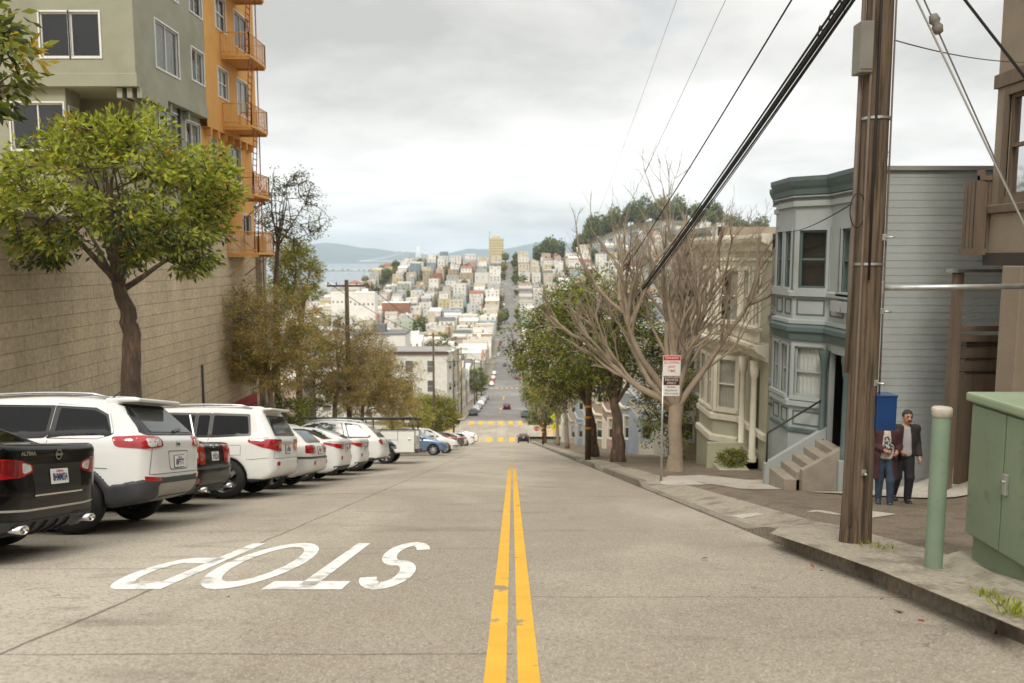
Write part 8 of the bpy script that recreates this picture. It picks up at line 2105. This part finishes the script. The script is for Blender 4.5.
# tree line along the parallel street and in back yards
for i in range(15): y = 640 + i*23; far_tree(rc.choice((0, 0, 1)), -147 + rc.choice((-7, 7)) + rc.uniform(-2, 2), y, rc.uniform(2.2, 4.8), 'dark tree in the line climbing the parallel street at left', 'trees along the parallel street')
for i in range(120):
    bi = rc.randrange(1, 6); y = rc.uniform(*blocks[bi]); x = rc.uniform(-235, 130); far_tree(rc.choice((0, 1, 2)), x, y, rc.uniform(2.4, 4.4))
# wooded top of the right-hand hill
for i in range(105):
    px = rc.uniform(536, 775); Y = rc.uniform(1005, 1120); x = at_Y(px, 258, Y).x; far_tree(rc.choice((0, 1, 1)), x, Y, rc.uniform(5.0, 9.0), 'dark tree in the wood crowning the right-hand hill', 'wood on the right-hand hilltop')
# ------------------------------------------------------------------ bay, islands, far hills, bridge
def water_material():
    m = bpy.data.materials.new('bay_water'); m.use_nodes = True; t = m.node_tree; b = t.nodes['Principled BSDF']; b.inputs['Base Color'].default_value = (.16, .20, .215, 1); b.inputs['Roughness'].default_value = .22
    g = t.nodes.new('ShaderNodeNewGeometry'); n = t.nodes.new('ShaderNodeTexNoise'); n.inputs['Scale'].default_value = .02; n.inputs['Detail'].default_value = 8; t.links.new(g.outputs['Position'], n.inputs['Vector'])
    bp = t.nodes.new('ShaderNodeBump'); bp.inputs['Strength'].default_value = .25; bp.inputs['Distance'].default_value = 4; t.links.new(n.outputs['Fac'], bp.inputs['Height']); t.links.new(bp.outputs[0], b.inputs['Normal']); return m
SEA = -80.0
sheet('bay_water', np.linspace(-9000, 9000, 13), np.linspace(1250, 14500, 9), lambda X, Y: X*0 + SEA, water_material())
def ridge(name, Y, depth, x0, x1, hgt, mat, seed, base=SEA-1, n=160, freq=.0009):
    xs = np.linspace(x0, x1, n); rowz = []; V = []; prof_ = [0, .35, .7, .93, 1.0, .85]; K = len(prof_)
    for x in xs:
        h = hgt * (.72 + .55*mnoise.fractal(Vector((x*freq + seed, seed*1.3, 0)), 1.0, 2.0, 5)) * min(1, (x - x0)/(.12*(x1-x0)), (x1 - x)/(.12*(x1-x0)))
        for k, f in enumerate(prof_): V.append((x, Y + depth*k/(K-1) + 120*mnoise.noise(Vector((x*.003, k*2.1, seed))), base + max(0, h)*f))
    F = [(i*K + k, (i+1)*K + k, (i+1)*K + k+1, i*K + k+1) for i in range(n-1) for k in range(K-1)]
    me = bpy.data.meshes.new(name); me.from_pydata(V, [], F); me.update(); o = link_mesh(name, me, mat, smooth=True); return tag(o, kind='structure')
M['far_hill'] = material('far_hill_slopes', (.075, .085, .055), .95, var=.3, vscale=.0012, coord='World', second=(.13, .12, .075), sscale=.0008)
ridge('far_hills', 13000, 2200, -14000, 14000, 370, M['far_hill'], 3.7); ridge('far_hills', 12200, 900, -14000, 14000, 200, M['far_hill'], 9.1, freq=.0014)
ridge('island', 4900, 420, -1700, -700, 13, M['terrain'], 5.2, freq=.004)
M['pale_far'] = material('pale_distant_walls', (.62, .62, .60), .9, var=.15, vscale=.01, coord='World')
ri = random.Random(6)
for i in range(26):
    x = -1640 + i*34 + ri.uniform(-10, 10); w = ri.uniform(14, 40); h = ri.choice((6, 8, 9, 12, 14, 30 if i in (7, 8) else 10)); m = MB(); m.box((-w/2, -12, 0), (w/2, 12, h)); m.prism([(-w/2, h), (w/2, h), (0, h + w*.08)], -12, 12, 'y')
    o = m.build('warehouse', M['pale_far'], fix=False); o.location = (x, 4930, SEA+3); tag(o, 'tiny pale shed on the low island across the bay', 'warehouse', 'sheds on the island across the bay')
for i, (px0, px1, h) in enumerate(((302, 312, 16), (314, 331, 22), (333, 347, 11))):
    Y = 1900; x0, x1 = rx(px0, Y), rx(px1, Y); m = MB(); m.box((x0, Y, SEA), (x1, Y+60, SEA+h*.7)); m.prism([(x0, SEA+h*.7), (x1, SEA+h*.7), ((x0+x1)/2, SEA+h)], Y, Y+60, 'y')
    tag(m.build('pier_shed', M['pale_far']), ['white pier shed leftmost on the water behind the tree', 'largest white pier shed on the water', 'low white pier shed right of the largest'][i], 'pier shed', 'pier sheds on the bay')
m = MB(); m.box((rx(300, 1700), 1700, SEA), (rx(347, 1700), 1712, SEA+3)); tag(m.build('pier', M['brown_wood']), 'long low brown pier reaching into the bay', 'pier')
bd = empty('suspension_bridge', 'distant pale bridge with single tall white tower across the bay', 'bridge', loc=(rx(418.5, 7000), 7000, SEA)); H_ = zat(246.5, 7000) - SEA
m = MB(); 
for s in (-1, 1): m.tube([(s*14, 0, 0), (s*9, 0, H_*.6), (s*7, 0, H_)], [18, 15, 12], 8)
for z in (.35, .5, .65, .8, .95): m.box((-12, -5, H_*z), (12, 5, H_*z+6))
M['bridge_white'] = material('bridge_white', (.78, .78, .76), .6, var=.05); m.build('tower', M['bridge_white'], bd)
m = MB(); m.box((-520, -14, 52), (420, 14, 58)); m.build('deck', M['bridge_white'], bd)
for s in (-1, 1):
    m = MB(); n = 14; L_ = 500 if s < 0 else 400; m.tube([(s*L_*i/n, 0, 58 + (H_-58)*(1-i/n)**1.7) for i in range(n+1)], 2.2, 4); m.build('main_cable', M['bridge_white'], bd)
    m = MB()
    for i in range(1, n): m.tube([(s*L_*i/n, 0, 58), (s*L_*i/n, 0, 58 + (H_-58)*(1-i/n)**1.7)], .7, 3)
    m.build('hanger_cable', M['bridge_white'], bd)
# ------------------------------------------------------------------ air between here and the far hills
hz = MB(); hz.box((-15500, -400, -93), (15500, 15800, 395)); ho = hz.build('haze', [], None)
hm = bpy.data.materials.new('haze_air'); hm.use_nodes = True; t = hm.node_tree; t.nodes.remove(t.nodes['Principled BSDF'])
pv = t.nodes.new('ShaderNodeVolumePrincipled'); pv.inputs['Color'].default_value = (.74, .88, 1.0, 1); pv.inputs['Density'].default_value = 8.5e-5; pv.inputs['Anisotropy'].default_value = .2
t.links.new(pv.outputs[0], t.nodes['Material Output'].inputs['Volume']); ho.data.materials.append(hm); tag(ho, 'thin pale haze over the bay', kind='stuff')
S.cycles.volume_step_rate = 10
